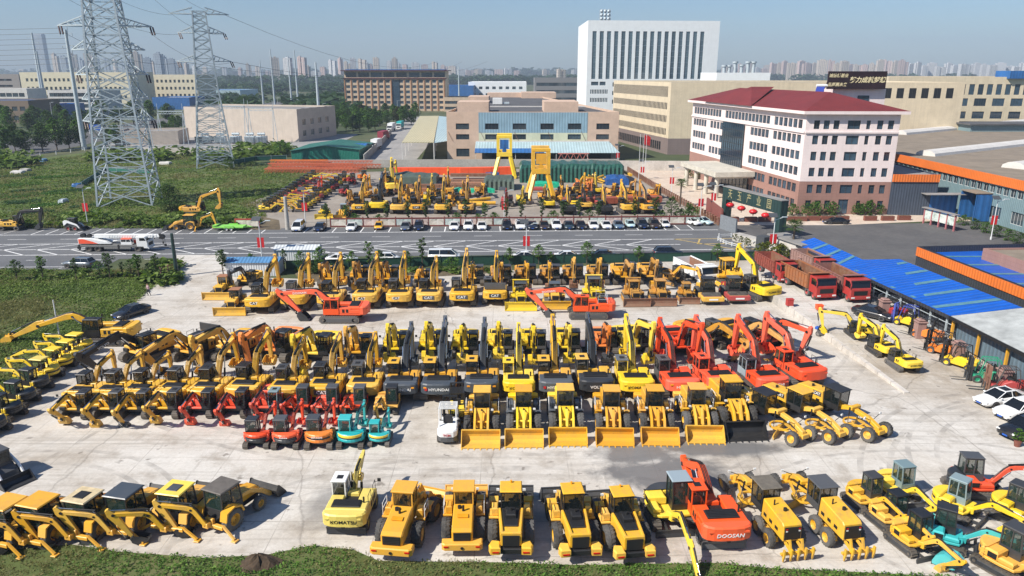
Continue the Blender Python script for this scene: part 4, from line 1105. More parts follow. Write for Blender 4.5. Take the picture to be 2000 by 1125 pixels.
# ------------------------------------------------------------------ cars and trucks
CARP = {}
def carpaint(name,col,metal=.3,rough=.28):
 m = paint('car_' + name,col,rough,.08,metal,vary=0); b = m.node_tree.nodes['Principled BSDF']; b.inputs['Coat Weight'].default_value = .7; b.inputs['Coat Roughness'].default_value = .08
 CARP[name] = m; return m
for nm,c,mt in (('white',(.80,.81,.80),0),('black',(.008,.009,.012),0),('navy',(.010,.018,.040),.2),('grey',(.20,.22,.24),.5),('blue',(.16,.25,.33),.4),('brown',(.055,.035,.028),.3),
    ('teal',(.03,.06,.08),.3),('yellow',(.80,.42,.01),0),('silver',(.42,.45,.47),.6),('mint',(.50,.68,.70),0),('purple',(.03,.03,.06),.3)):
 carpaint(nm,c,mt)
CARSHAPE = {   # stations: x, half width, z bottom, z belt ; greenhouse base x0,x1 ; roof x0,x1 ; roof z ; wheel r ; wheelbase front/rear
 'sedan': ([(-2.3,.70,.42,.86),(-2.2,.82,.30,.95),(-1.5,.90,.22,.97),(-.5,.91,.2,.93),(.7,.91,.2,.92),(1.1,.90,.2,.90),(1.8,.88,.22,.78),(2.2,.80,.26,.66),(2.33,.66,.34,.55)],(-1.75,1.15),(-.95,.2),1.44,.33,(1.35,-1.35)),
 'suv': ([(-2.25,.76,.46,1.0),(-2.18,.88,.34,1.12),(-1.5,.93,.28,1.12),(-.5,.93,.26,1.08),(.7,.93,.26,1.06),(1.1,.92,.26,1.04),(1.9,.90,.28,.96),(2.2,.84,.32,.82),(2.3,.70,.4,.68)],(-2.1,1.1),(-1.75,.3),1.68,.37,(1.35,-1.35)),
 'mini': ([(-1.6,.62,.42,.9),(-1.55,.74,.30,.98),(-.9,.78,.24,.98),(0,.78,.22,.95),(.6,.78,.22,.94),(1.2,.76,.24,.86),(1.55,.66,.34,.66),(1.62,.5,.4,.58)],(-1.5,1.0),(-1.2,.35),1.5,.28,(1.0,-1.0)),
 'van': ([(-2.4,.84,.40,1.15),(-2.38,.90,.32,1.2),(-1.0,.93,.28,1.2),(.8,.93,.28,1.15),(1.5,.92,.28,1.1),(2.2,.88,.30,.98),(2.4,.72,.4,.75)],(-2.36,1.95),(-2.25,1.1),1.95,.33,(1.6,-1.4))}
def car(px,py,head,label,col='white',shape='sedan',s=1.0,group=None,z=0.0,cat='car',name='parked_car',roofbox=None,sunroof=False,loc=None):
 st,gb,rf,zr,wr,wb = CARSHAPE[shape]
 t = thing(name,label,cat,loc or G(px,py,z),R(head),group,s)
 P = CARP[col]
 proportion(t,head,s,.88)
 def bd(b):
  ring = []
  for x,hw,zb,zt in st:
   m = (zb + zt) / 2
   half = [(hw * .86,zb),(hw * .98,zb + .12),(hw,m),(hw * .97,zt - .1),(hw * .86,zt - .02),(hw * .4,zt + .025)]
   ring.append([(x,y,z_) for y,z_ in half] + [(x,-y,z_) for y,z_ in half[::-1]])
  n = 12; vs = [p for r_ in ring for p in r_]
  fs = [(k * n + i,k * n + (i + 1) % n,(k + 1) * n + (i + 1) % n,(k + 1) * n + i) for k in range(len(ring) - 1) for i in range(n)]
  b.add(vs,fs,0,True); b.add(ring[0],[tuple(range(n))],0); b.add(ring[-1],[tuple(range(n))[::-1]],0)
  for x in wb:
   for sy in (-1,1): b.cyl((x,sy * .5,wr),(x,sy * (.925 if shape != 'mini' else .79),wr),wr * 1.18,None,16,1)
  xf = st[-1][0]; hw = st[-2][1]
  b.box(xf - .06,xf + .015,-hw * .45,hw * .45,.38,.52,1,.01)
 hb = cpart(('car',shape),'body',bd,[P,DARK],t)
 zb = st[3][3] - .03; hb0 = st[3][1] * .86; ht = hb0 * .78
 def rr(b):
  b.prism([(rf[0],-ht),(rf[1],-ht * .98),(rf[1] + .08,0),(rf[1],ht * .98),(rf[0],ht)],zr - .05,zr,0,.02,'z')
  for sy in (-1,1):
   b.bar((gb[1],sy * hb0,zb),(rf[1],sy * ht,zr - .03),.06,.06,0); b.bar((gb[0],sy * hb0,zb),(rf[0],sy * ht,zr - .03),.08,.1,0)
   xm = (rf[0] + rf[1]) / 2 - .05; b.bar((xm - .05,sy * hb0,zb),(xm,sy * ht,zr - .03),.06,.06,0)
   b.box(gb[1] - .35,gb[1] - .2,sy * (hb0 + .08),sy * (hb0 + .24),zb + .02,zb + .14,0,.03)
  if shape in ('suv',):
   for sy in (-1,1): b.bar((rf[0] + .1,sy * ht * .9,zr + .04),(rf[1] - .1,sy * ht * .9,zr + .04),.04,.04,1)
 ro = cpart(('carroof',shape),'roof',rr,[P,DARK],hb)
 def gl(b):
  e = .012; A = [(gb[0],-hb0,zb),(gb[1],-hb0,zb),(gb[1],hb0,zb),(gb[0],hb0,zb)]; B = [(rf[0],-ht,zr - .04),(rf[1],-ht,zr - .04),(rf[1],ht,zr - .04),(rf[0],ht,zr - .04)]
  b.add(A + B,[(0,1,5,4),(1,2,6,5),(2,3,7,6),(3,0,4,7)],0)
 cpart(('cargl',shape),'window',gl,[CARG],hb)
 if sunroof: cpart(('carsr',shape),'sunroof',lambda b: b.box(rf[0] + .25,rf[1] - .15,-ht * .7,ht * .7,zr - .01,zr + .012,0),[CARG],hb)
 x1,x0 = st[-2][0],st[0][0]; hw = st[-2][1]; zt = st[-2][3]
 for sy in (-1,1):
  cpart(('carhl',shape),'headlight',lambda b: b.box(-.16,.06,-.16,.16,-.06,.05,0,.02),[LAMP],t,Matrix.Translation((x1,sy * (hw - .15),zt - .06)))
  cpart(('cartl',shape),'tail_light',lambda b: b.box(-.03,.08,-.14,.14,-.07,.07,0,.02),[REDL],t,Matrix.Translation((x0,sy * (st[0][1] - .12),st[0][3] - .14)))
 cpart('carplate','number_plate',lambda b: b.box(-.01,.01,-.22,.22,-.07,.07,0),[PLATEB],t,Matrix.Translation((st[-1][0] + .03,0,.45)))
 for x in wb:
  for sy in (-1,1): wheel(t,(x,sy * (st[3][1] - .08),wr),wr,.22,TYRE,STEEL,sy > 0,False,16)
 return t
def truck_wheels(t,xs,r=.52,w=.34,rim=None,y=.98,dual=()):
 for x in xs:
  for sy in (-1,1): wheel(t,(x,sy * y,r),r,w if x not in dual else w * 1.6,TYRE,rim or REDP,sy > 0,True,18,20)
def cabover(t,x0,x1,m,z0=.85,z1=2.95,vis=True):
 def cb(b):
  b.prism([(x0,z0),(x0,z1),(x1 - .35,z1),(x1 - .05,z0 + 1.05),(x1,z0 + .9),(x1,z0 - .3),(x1 - .6,z0 - .3),(x1 - .7,z0)],-1.22,1.22,0,.06)
  b.box(x1 - .02,x1 + .08,-1.2,1.2,z0 - .42,z0 - .02,0,.04); b.box(x1,x1 + .02,-.8,.8,z0 + .12,z0 + .7,1)
  for sy in (-1,1): b.bar((x1 - .1,sy * 1.22,z1 - .2),(x1 + .1,sy * 1.42,z1 - .3),.04,.04,1); b.box(x1 + .04,x1 + .1,sy * 1.36,sy * 1.52,z1 - .95,z1 - .35,1,.02)
  if vis: b.box(x1 - .4,x1 - .05,-1.15,1.15,z1 - .16,z1 - .08,1)
 c = cpart(('cabo',x0,x1,vis),'cab',cb,[m,DARK],t)
 d = .012
 def ws(b): b.quad((x1 - .04,-1.08,z0 + 1.12),(x1 - .04,1.08,z0 + 1.12),(x1 - .275,1.08,z1 - .2),(x1 - .275,-1.08,z1 - .2))
 cpart(('cabows',x0,x1),'windscreen',ws,[CARG],c)
 for sy in (-1,1):
  def sg(b,sy=sy): b.add([(x0 + .5,sy * 1.232,z0 + 1.08),(x1 - .2,sy * 1.232,z0 + 1.08),(x1 - .42,sy * 1.232,z1 - .22),(x0 + .5,sy * 1.232,z1 - .22)],[(0,1,2,3)])
  cpart(('cabosg',x0,x1,sy),'window',sg,[CARG],c)
  cpart('cabohl','headlight',lambda b: b.box(-.02,.05,-.2,.2,-.1,.1,0,.02),[LAMP],c,Matrix.Translation((x1 + .07,sy * .9,z0 - .16)))
 return c
def dump_truck(px,py,head,label,cab=None,bed=None,inner=None,group=None,z=0.0,s=1.0,name='dump_truck',long=0.0):
 t = thing(name,label,'dump truck',G(px,py,z),R(head),group,s)
 L = long
 proportion(t,head,s,.88)
 truck_wheels(t,[2.9,1.3,-2.2 - L,-3.55 - L] if L else [2.7,-1.6,-2.95],rim=cab,dual=(-2.2 - L,-3.55 - L,-1.6,-2.95))
 cpart(('dtf',L),'chassis',lambda b: (b.box(-4.3 - L,3.6,-.45,.45,.65,.95,0),b.box(.2,1.2,-1.1,-.5,.5,1.0,0,.04),b.box(.2,1.2,.5,1.1,.5,1.0,0,.04)),[DARK],t)
 cabover(t,1.85,3.75,cab)
 def bd(b):
  x0,x1,W,z0,z1 = -4.5 - L,1.45,1.25,1.05,2.55 + (.25 if L else 0)
  b.box(x0,x1,-W,W,z0,z0 + .1,0)
  for sy in (-1,1):
   b.box(x0,x1,sy * W,sy * (W - .07),z0 + .1,z1,0,0); b.box(x0,x1,sy * (W - .09),sy * (W - .072),z0 + .1,z1 - .02,1)
   n = int((x1 - x0) / .75)
   for i in range(n + 1): x = x0 + .06 + i * (x1 - x0 - .12) / n; b.box(x - .05,x + .05,sy * W,sy * (W + .08),z0 + .05,z1,0)
   b.box(x0,x1,sy * (W - .02),sy * (W + .09),z1,z1 + .1,0)
   b.box(x0,x1,sy * (W + .002),sy * (W + .05),z0 + .7,z0 + .78,0)
  b.box(x0 - .07,x0,-W,W,z0,z1,0); b.box(x1,x1 + .07,-W,W,z0,z1 + .35,0); b.prism([(x1,z1 + .28),(x1,z1 + .38),(x1 + .95,z1 + .5),(x1 + .95,z1 + .43)],-W,W,0)
  b.box(x0 + .01,x1 - .01,-W + .1,W - .1,z0 + .101,z0 + .14,1)
 cpart(('dtb',L),'dump_bed',bd,[bed,inner or bed],t)
 return t
def truck_crane(px,py,head,label):
 t = thing('truck_crane',label,'crane truck',G(px,py),R(head))
 proportion(t,head,1.08,.84)
 truck_wheels(t,[3.4,-2.6,-4.0],rim=TRK,y=1.0)
 cw = WHT
 def ch(b):
  b.box(-5.6,4.6,-1.2,1.2,.85,1.25,0,.04); b.box(-1.6,2.4,-1.22,-.8,.5,.85,0,.03); b.box(-1.6,2.4,.8,1.22,.5,.85,0,.03)
  for x in (-5.3,.6):
   for sy in (-1,1): b.box(x - .12,x + .12,sy * 1.0,sy * 1.25,.35,1.3,1,.02)
  b.box(-5.65,-5.55,-1.15,1.15,.5,.9,1)
 cpart('tcch','chassis',ch,[plain('chassis_grey',(.16,.16,.155),.6),DARK],t)
 cabover(t,3.35,5.0,cw,.95,2.75,False)
 def up(b):
  b.prism([(-5.4,1.45),(-5.4,2.4),(-3.4,2.4),(-1.2,1.85),(-.6,1.45)],-1.15,-.35,0,.05); b.prism([(-5.4,1.45),(-5.4,2.4),(-3.4,2.4),(-1.2,1.85),(-.6,1.45)],.35,1.15,0,.05)
  for sy in (-1,1): b.prism([(-5.3,1.5),(-5.3,2.3),(-4.6,2.35),(-3.2,1.85),(-2.4,1.5)],sy * 1.152,sy * 1.17,1)
  b.cyl((-1.9,0,1.25),(-1.9,0,1.5),.8,None,16,2)
  b.cyl((-5.0,-.3,2.75),(-5.0,.3,2.75),.38,None,14,2); b.cyl((-4.1,-.3,2.7),(-4.1,.3,2.7),.33,None,14,2)
 u = cpart('tcup','superstructure',up,[cw,ORA2,DARK],t)
 cabin('tc',u,1.0,2.6,-1.15,-.3,1.3,1.75,2.35,WHT,ORA2,rake=.2,lod=1)
 cpart('tcro','side_cover',lambda b: b.prism([(.4,1.3),(.5,1.75),(3.2,1.75),(3.2,1.3)],.3,1.15,0,.04),[ORA2],t)
 def bo(b):
  b.box(-3.2,5.6,-.38,.38,2.35,3.0,0,.05); b.box(5.6,6.1,-.32,.32,2.4,2.95,0,.04); b.box(6.1,6.5,-.27,.27,2.45,2.9,0,.04)
  for i in range(18): x = -1 + i * .38; b.bar((x,-.40,2.4),(x + .19,-.40,2.9),.03,.03,0)
  b.prism([(6.4,2.2),(6.4,3.1),(7.1,2.95),(7.3,2.5),(7.0,2.1)],-.25,.25,1,.03)
  b.tube([(7.2,0,2.4),(7.2,0,1.2)],.03,5,1); b.box(7.05,7.35,-.12,.12,.8,1.25,1,.03)
  b.tube([(6.9,0,2.4),(6.9,0,1.6)],.03,5,1); b.box(6.8,7.0,-.1,.1,1.3,1.65,1,.03)
 cpart('tcbo','boom',bo,[cw,DARK],t)
 ram(t,(-.6,0,1.7),(2.6,0,2.4),.16,.6,[WHT,CHROME])
 return t
def box_truck(px,py,head,label,cab,box,group=None,z=0.0,L=7.0,open_back=False,s=1.0,H=3.9):
 t = thing('lorry',label,'lorry',G(px,py,z),R(head),group,s)
 truck_wheels(t,[L / 2 + .6,-L / 2 + 1.0,-L / 2 + 2.2],rim=WHT)
 cabover(t,L / 2 - .3,L / 2 + 1.6,cab)
 def bx(b):
  x0,x1 = -L / 2 - .3,L / 2 - .5
  b.box(x0,x1,-1.25,1.25,1.1,1.2,1); b.box(x0,x1,-1.25,-1.2,1.2,H,0); b.box(x0,x1,1.2,1.25,1.2,H,0); b.box(x0,x1,-1.25,1.25,H,H + .05,0); b.box(x1 - .05,x1,-1.2,1.2,1.2,H,0)
  b.box(x0 - .002,x0 + .05,-1.2,1.2,1.2,H,1 if open_back else 0)
  b.box(x0,x1,-.4,.4,.7,1.1,1)
  for i in range(int(L / .6)):
   for sy in (-1,1): b.box(x0 + .3 + i * .6,x0 + .36 + i * .6,sy * 1.25,sy * 1.28,1.25,H - .05,0)
 cpart(('bx',L,open_back,H),'cargo_box',bx,[box,DARK],t)
 return t
# ------------------------------------------------------------------ foliage
def leafmat(name,c1,c2,c3=None,rough=.6,trans=.32,sc=.8):
 m,n,l,b = newmat(name)
 v = _coord(n,l)
 ns = _noise(n,l,v,sc,4,.6)
 geo = n.new('ShaderNodeNewGeometry')
 f = _math(n,l,'ADD',_math(n,l,'MULTIPLY',ns,.62),_math(n,l,'MULTIPLY',geo.outputs['Random Per Island'],.38))
 st = [(.30,c1),(.58,c2)] + ([(.8,c3)] if c3 else [])
 c = _ramp(n,l,f,st)
 l.new(c,b.inputs['Base Color']); b.inputs['Roughness'].default_value = rough; b.inputs['Specular IOR Level'].default_value = .25
 if trans:
  tr = n.new('ShaderNodeBsdfTranslucent'); l.new(_mix(n,l,1.0,c,(1.0,1.15,.5),'MULTIPLY'),tr.inputs[0])
  mx = n.new('ShaderNodeMixShader'); mx.inputs[0].default_value = trans
  l.new(b.outputs[0],mx.inputs[1]); l.new(tr.outputs[0],mx.inputs[2]); l.new(mx.outputs[0],n['Material Output'].inputs[0])
 return m
LEAF = leafmat('leaf_green',(.04,.10,.018),(.10,.20,.034),(.20,.30,.06))
LEAFD = leafmat('leaf_dark',(.035,.078,.022),(.075,.135,.032),(.13,.20,.05))
LEAFY = leafmat('leaf_yellowish',(.05,.075,.012),(.14,.16,.022),(.26,.24,.04))
LEAFB = leafmat('leaf_bright',(.035,.085,.014),(.11,.22,.032),(.20,.32,.06))
LEAFR = leafmat('leaf_autumn',(.022,.04,.012),(.07,.075,.02),(.20,.09,.04),sc=.35)
WEED = leafmat('weeds',(.055,.10,.018),(.14,.21,.040),(.24,.29,.08),sc=.16)
WEED2 = leafmat('dry_grass',(.10,.10,.035),(.20,.20,.07),(.30,.26,.12),sc=.3)
BARK = plain('bark',(.10,.075,.055),.9,nscale=8,bump=.4)
def leaf_cloud(b,rnd,c,rad,n,size,mi=0,flat=.75,shell=.35):
 cx,cy_,cz = c
 for _ in range(n):
  while True:
   x,y,z = rnd.uniform(-1,1),rnd.uniform(-1,1),rnd.uniform(-1,1)
   d = x * x + y * y + z * z
   if shell < d < 1: break
  px,py,pz = cx + x * rad[0],cy_ + y * rad[1],cz + z * rad[2]
  s = size * rnd.uniform(.6,1.3)
  a,e = rnd.uniform(0,2 * PI),rnd.uniform(-.9,.9)
  u = Vector((math.cos(a),math.sin(a),e * .6)).normalized() * s
  w = Vector((-math.sin(a) * .8 + rnd.uniform(-.4,.4),math.cos(a) * .8,rnd.uniform(-.2,.9))).normalized() * s * flat
  p = Vector((px,py,pz))
  b.add([p - u,p - w * .6,p + u,p + w],[(0,1,2,3)],mi)
def tree_meshes(key,h,cr,n,size,trunk_h=.3,seed=1,shape='round',clumps=16):
 """crown and trunk of one kind of tree, shared by its copies"""
 if ('tm',key) in CACHE: return CACHE[('tm',key)]
 rnd = random.Random(seed); b,tb = MB(),MB()
 th = h * trunk_h; pts = []
 for i in range(clumps):
  t = (i + .5) / clumps; zz = th + (h - th) * (t ** .85)
  rr = cr * {'round': math.sin(PI * min(.97,.18 + t * .78)),'cone': 1.05 - t * .95,'column': .75 if t < .85 else .5,'vase': .35 + .75 * t if t < .75 else .8 - (t - .75) * 1.6}[shape]
  a = i * 2.4 + rnd.uniform(-.5,.5); d = rr * rnd.uniform(.35,.8)
  pts.append((d * math.cos(a),d * math.sin(a),zz,rr))
 for x,y,zz,rr in pts:
  q = rnd.uniform(.34,.55) * max(rr,cr * .45)
  leaf_cloud(b,rnd,(x,y,zz),(q,q,q * .8),n // clumps,size)
  if abs(x) + abs(y) > .05: tb.cyl((0,0,max(th * .6,zz - cr * .6)),(x,y,zz),h * .010,h * .004,4,0,False)
 tb.cyl((0,0,0),(rnd.uniform(-.05,.05) * h,0,h * .55),h * .022,h * .013,7); tb.cyl((rnd.uniform(-.05,.05) * h,0,h * .5),(0,0,h * .88),h * .012,h * .004,5)
 CACHE[('tm',key)] = (b.mesh('crown',[LEAF]),tb.mesh('trunk',[BARK]))
 return CACHE[('tm',key)]
_crowns = {}
def tree(loc,kind,label,leaf=None,s=1.0,group=None,rz=None,cat='tree',name='tree',sz=None):
 cm,tm = TREES[kind]()
 leaf = leaf or LEAF
 k = (cm.name,leaf.name)
 if k not in _crowns:
  m = cm.copy(); m.materials[0] = leaf; _crowns[k] = m
 t = thing(name,label,cat,loc,random.uniform(0,6.28) if rz is None else rz,group)
 t.scale = (s,s,s * (sz or 1))
 part('crown',_crowns[k],t); part('trunk',tm,t)
 return t
TREES = {
 'big0': lambda: tree_meshes('big0',9,3.6,2600,.30,.22,1,'round',22),'big1': lambda: tree_meshes('big1',10,3.3,2600,.30,.2,2,'round',24),
 'big2': lambda: tree_meshes('big2',8.5,4.0,2600,.32,.22,3,'round',22),'pop': lambda: tree_meshes('pop',12,2.2,1800,.30,.15,4,'column',20),
 'young0': lambda: tree_meshes('young0',4.6,1.15,900,.13,.38,5,'vase',14),'young1': lambda: tree_meshes('young1',4.2,1.3,900,.13,.35,6,'round',14),'young2': lambda: tree_meshes('young2',5.2,1.0,800,.13,.3,7,'vase',14),
 'bush0': lambda: tree_meshes('bush0',2.4,1.5,900,.13,.05,8,'round',12),'bush1': lambda: tree_meshes('bush1',2.0,1.3,800,.12,.05,9,'round',12),'bushb': lambda: tree_meshes('bushb',6.5,4.4,4200,.2,.03,10,'round',26),
 'shrub': lambda: tree_meshes('shrub',1.5,.75,420,.10,.05,11,'round',8)}
def palm(loc,label,s=1.0):
 t = thing('palm_tree',label,'palm tree',loc,0,None,s)
 cpart('plmt','trunk',lambda b: [b.cyl((0,0,i * .4),(0,0,i * .4 + .42),.17 - i * .004,.15,8) for i in range(11)],[BARK],t)
 def cr(b):
  rnd = random.Random(3)
  for i in range(34):
   a = i * 2.39996; el = rnd.uniform(-.7,1.1); L = rnd.uniform(.9,1.35)
   d = Vector((math.cos(a) * math.cos(el),math.sin(a) * math.cos(el),math.sin(el))); o = Vector((0,0,4.4)); q = o + d * L * .55; side = d.cross(Vector((0,0,1))).normalized()
   b.bar(o,q,.03,.03,0)
   for k in range(-6,7):
    ang = k * .2; dd = (d * math.cos(ang) + side * math.sin(ang)); e = q + dd * L * .75 + Vector((0,0,-.12 - abs(k) * .02))
    b.add([q,q + dd * .4 + side * .03,e,q + dd * .4 - side * .03],[(0,1,2,3)],0)
 cpart('plmc','crown',cr,[LEAFD],t)
 return t
def in_poly(x,y,P):
 c = False; n = len(P); j = n - 1
 for i in range(n):
  xi,yi = P[i]; xj,yj = P[j]
  if (yi > y) != (yj > y) and x < (xj - xi) * (y - yi) / (yj - yi) + xi: c = not c
  j = i
 return c
def scatter(name,polys,mats,n,size,hmax,seed=1,tuft=3,z0=0.0,clump=.12,weights=None,holes=()):
 """ground cover: thousands of little blades and leaves over an area, one object of stuff"""
 rnd = random.Random(seed); b = MB()
 P = [(p[0],p[1]) for p in polys]; xs = [p[0] for p in P]; ys = [p[1] for p in P]
 x0,x1,y0,y1 = min(xs),max(xs),min(ys),max(ys); k = 0; tries = 0
 V,Fa,Mi = [],[],[]
 while k < n and tries < n * 40:
  tries += 1
  # more of them near the lens, where they show
  yy = y0 + (y1 - y0) * (rnd.random() ** 1.35); xx = rnd.uniform(x0,x1)
  if not in_poly(xx,yy,P): continue
  if any(in_poly(xx,yy,h_) for h_ in holes): continue
  nz = noise.noise(Vector((xx * clump,yy * clump,seed))) * .5 + noise.noise(Vector((xx * clump * 4,yy * clump * 4,seed + 9))) * .5
  if nz < rnd.uniform(-.75,.15): continue
  k += 1
  hh = hmax * max(.15,.45 + nz * 1.3) * rnd.uniform(.5,1.2)
  mi = 0 if len(mats) == 1 or noise.noise(Vector((xx * .09,yy * .09,5 + seed))) + rnd.uniform(-.25,.25) > -.12 else 1
  for _ in range(tuft):
   a = rnd.uniform(0,6.28); s = size * rnd.uniform(.6,1.4)
   ca,sa = math.cos(a) * s,math.sin(a) * s
   ox,oy = xx + rnd.uniform(-1,1) * size * 2,yy + rnd.uniform(-1,1) * size * 2; q = len(V); zt = z0 + hh * rnd.uniform(.5,1)
   lx,ly = rnd.uniform(-.6,.6) * s,rnd.uniform(-.6,.6) * s
   if mi == 1 and rnd.random() < .6:
    V += [(ox - s * .16,oy,z0),(ox + s * .16,oy,z0),(ox + lx * .8 + s * .1,oy + ly,zt + s * 1.2),(ox + lx * .8 - s * .1,oy + ly,zt + s * 1.2)]
    Fa.append((q,q + 1,q + 2,q + 3)); Mi.append(mi); continue
   V += [(ox - ca,oy - sa,zt - s * .5),(ox + lx * .4 + sa * .6,oy + ly * .4 - ca * .6,zt - s * .2),(ox + ca + lx,oy + sa + ly,zt + s * .5),(ox + lx - sa * .6,oy + ly + ca * .6,zt + s * .2)]
   Fa.append((q,q + 1,q + 2,q + 3)); Mi.append(mi)
 me = bpy.data.meshes.new(name); me.from_pydata(V,[],Fa)
 for m in mats: me.materials.append(m)
 me.polygons.foreach_set('material_index',Mi); me.update()
 o = bpy.data.objects.new(name,me); COL.objects.link(o); o['kind'] = 'stuff'
 return o
# ------------------------------------------------------------------ buildings
def tiles(name,col,sx=1.0,sz=1.0,line=.75,amt=.15,rough=.7):
 m,n,l,b = newmat(name); tc = n.new('ShaderNodeTexCoord'); v = tc.outputs['Object']
 sep = n.new('ShaderNodeSeparateXYZ'); l.new(v,sep.inputs[0])
 h = _math(n,l,'ADD',sep.outputs[0],sep.outputs[1])
 def ln(x,p):
  f = _math(n,l,'FRACT',_math(n,l,'DIVIDE',x,p)); return _math(n,l,'LESS_THAN',f,.07 / p)
 g = _math(n,l,'MAXIMUM',ln(h,sx),ln(sep.outputs[2],sz))
 ns = _noise(n,l,v,.35,5,.65); ns2 = _noise(n,l,_coord(n,l,'Object',(1.5,1.5,.08)),1,4,.6)
 f = _ramp(n,l,_math(n,l,'ADD',_math(n,l,'MULTIPLY',ns,.6),_math(n,l,'MULTIPLY',ns2,.4)),[(.35,1 - amt),(.6,1.03)])
 c = _mix(n,l,1.0,col,f,'MULTIPLY'); c = _mix(n,l,_math(n,l,'MULTIPLY',g,1 - line),c,tuple(x * .45 for x in col))
 l.new(c,b.inputs['Base Color']); b.inputs['Roughness'].default_value = rough; return m
def corrug(name,col,period=.35,rough=.5,amt=.2,axis=0,metal=0.0):
 m,n,l,b = newmat(name); tc = n.new('ShaderNodeTexCoord'); v = tc.outputs['Object']
 sep = n.new('ShaderNodeSeparateXYZ'); l.new(v,sep.inputs[0])
 x = sep.outputs[axis] if axis < 3 else _math(n,l,'ADD',sep.outputs[0],sep.outputs[1])
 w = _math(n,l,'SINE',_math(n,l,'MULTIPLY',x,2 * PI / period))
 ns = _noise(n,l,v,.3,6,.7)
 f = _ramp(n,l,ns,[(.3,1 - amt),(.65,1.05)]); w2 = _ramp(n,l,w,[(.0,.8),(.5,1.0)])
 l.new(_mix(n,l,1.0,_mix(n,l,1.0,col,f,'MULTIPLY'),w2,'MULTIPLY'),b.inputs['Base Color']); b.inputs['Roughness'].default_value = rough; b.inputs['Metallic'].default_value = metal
 _bump(n,l,b,w,.4,.05); return m
PINK = tiles('pink_tile',(.80,.69,.665),.9,.6,.9,.08); BRWN = tiles('brown_tile',(.33,.185,.15),.9,.6,.8,.12); CREAM = tiles('cream_tile',(.66,.56,.40),1.6,1.2,.88,.15)
GRBR = tiles('grey_brown_tile',(.21,.165,.155),1.2,.8,.8,.1); PEACH = plain('peach_render',(.62,.45,.34),.8,amt=.15,nscale=.5); SKYB = corrug('pale_blue_cladding',(.28,.43,.52),.9,.6,.15,3)
PGRN = plain('pale_green_render',(.58,.60,.44),.8,amt=.15,nscale=.5); TWHT = tiles('white_panel',(.84,.86,.87),3.0,3.8,.93,.05); ROOFR = corrug('red_roof',(.205,.028,.026),.35,.6,.25,3)
ROOFD = plain('dark_roof',(.10,.10,.105),.9,nscale=.15,amt=.4); ROOFG = plain('grey_roof',(.28,.27,.26),.9,nscale=.15,amt=.4); ROOFBR = plain('brown_roof',(.25,.205,.155),.9,nscale=.3,amt=.25)
BLUER = corrug('blue_sheet_roof',(.008,.115,.56),.8,.42,.22,1); BLUER2 = corrug('blue_sheet_roof_far',(.03,.15,.42),1.2,.5,.3,0); CREAMR = corrug('cream_sheet_roof',(.55,.50,.32),.9,.6,.1,0)
PALEB = corrug('pale_blue_sheet',(.42,.56,.60),.9,.5,.15,0); ORAF = corrug('orange_fascia',(.82,.20,.035),.5,.5,.12,3); DKW = corrug('dark_sheet_wall',(.045,.050,.062),.45,.5,.2,3)
GBW = corrug('grey_blue_wall',(.20,.30,.33),.5,.6,.12,3); NBW = corrug('navy_sheet_wall',(.065,.085,.12),.5,.6,.2,3); YELR = plain('yellow_render',(.68,.62,.46),.85,nscale=.4,amt=.12)
WHR = plain('white_render',(.62,.60,.57),.85,nscale=.4,amt=.15); REDB = plain('red_brick',(.36,.14,.10),.85,nscale=1,amt=.25); BEIG = tiles('beige_tile',(.52,.45,.38),1.5,1.0,.9,.15)
DGRN = corrug('dark_green_panel',(.022,.055,.052),.8,.5,.2,3); GRNR = corrug('green_sheet_roof',(.035,.17,.13),.9,.6,.25,0); GRNW = corrug('green_sheet_wall',(.012,.18,.13),.5,.5,.1,3)
FRM = plain('window_frame',(.55,.56,.55),.5); FRMD = plain('window_frame_dark',(.06,.06,.065),.5); WG = winglass('window_glass'); WGB = winglass('window_glass_blue',(.03,.06,.10)); WGD = plain('dark_opening',(.012,.013,.016),.35)
HOTEL = tiles('hotel_tile',(.58,.45,.32),3.0,3.5,.85,.12); HOTR = plain('hotel_pilaster',(.40,.19,.09),.8); MARO = plain('maroon_trim',(.085,.022,.028),.6); TEALW = corrug('teal_hoarding',(.02,.28,.26),.6,.6,.1,3)
TARPG = plain('green_tarpaulin',(.022,.095,.070),.35,nscale=1.2,amt=.45,bump=.5); TARPT = plain('tarpaulin_grey_green',(.075,.105,.085),.6,nscale=.6,amt=.3,bump=.5); TARPB = plain('tarpaulin_blue',(.02,.09,.30),.5,nscale=1.5,amt=.4,bump=.5)
TARPM = plain('tarpaulin_mint',(.02,.48,.28),.4,nscale=2.0,amt=.4,bump=.8)
BRICKW = tiles('pier_stone',(.36,.22,.19),.6,.3,.8,.2)
def win_mesh(w,h,style,frame,glassm):
 k = ('win',round(w,2),round(h,2),style,frame.name,glassm.name)
 if k in CACHE: return CACHE[k]
 b = MB(); t = .07
 b.quad((0,.0,0),(w,.0,0),(w,.0,h),(0,.0,h),1)
 if style != 'hole':
  b.box(0,w,-.06,.01,0,t,0); b.box(0,w,-.06,.01,h - t,h,0); b.box(0,t,-.06,.01,t,h - t,0); b.box(w - t,w,-.06,.01,t,h - t,0)
  nb = {'two': 2,'one': 1,'many': max(2,int(w / .9)),'strip': 1}[style]
  for i in range(1,nb): x = w * i / nb; b.box(x - .03,x + .03,-.05,.01,t,h - t,0)
  if style in ('two','one') and h > 1.3: b.box(t,w - t,-.045,.01,h * .68,h * .68 + .06,0)
  if style == 'strip':
   for i in range(1,int(h / 3.9)): b.box(t,w - t,-.045,.01,i * 3.9,i * 3.9 + .5,0)
 CACHE[k] = b.mesh('window',[frame,glassm]); return CACHE[k]
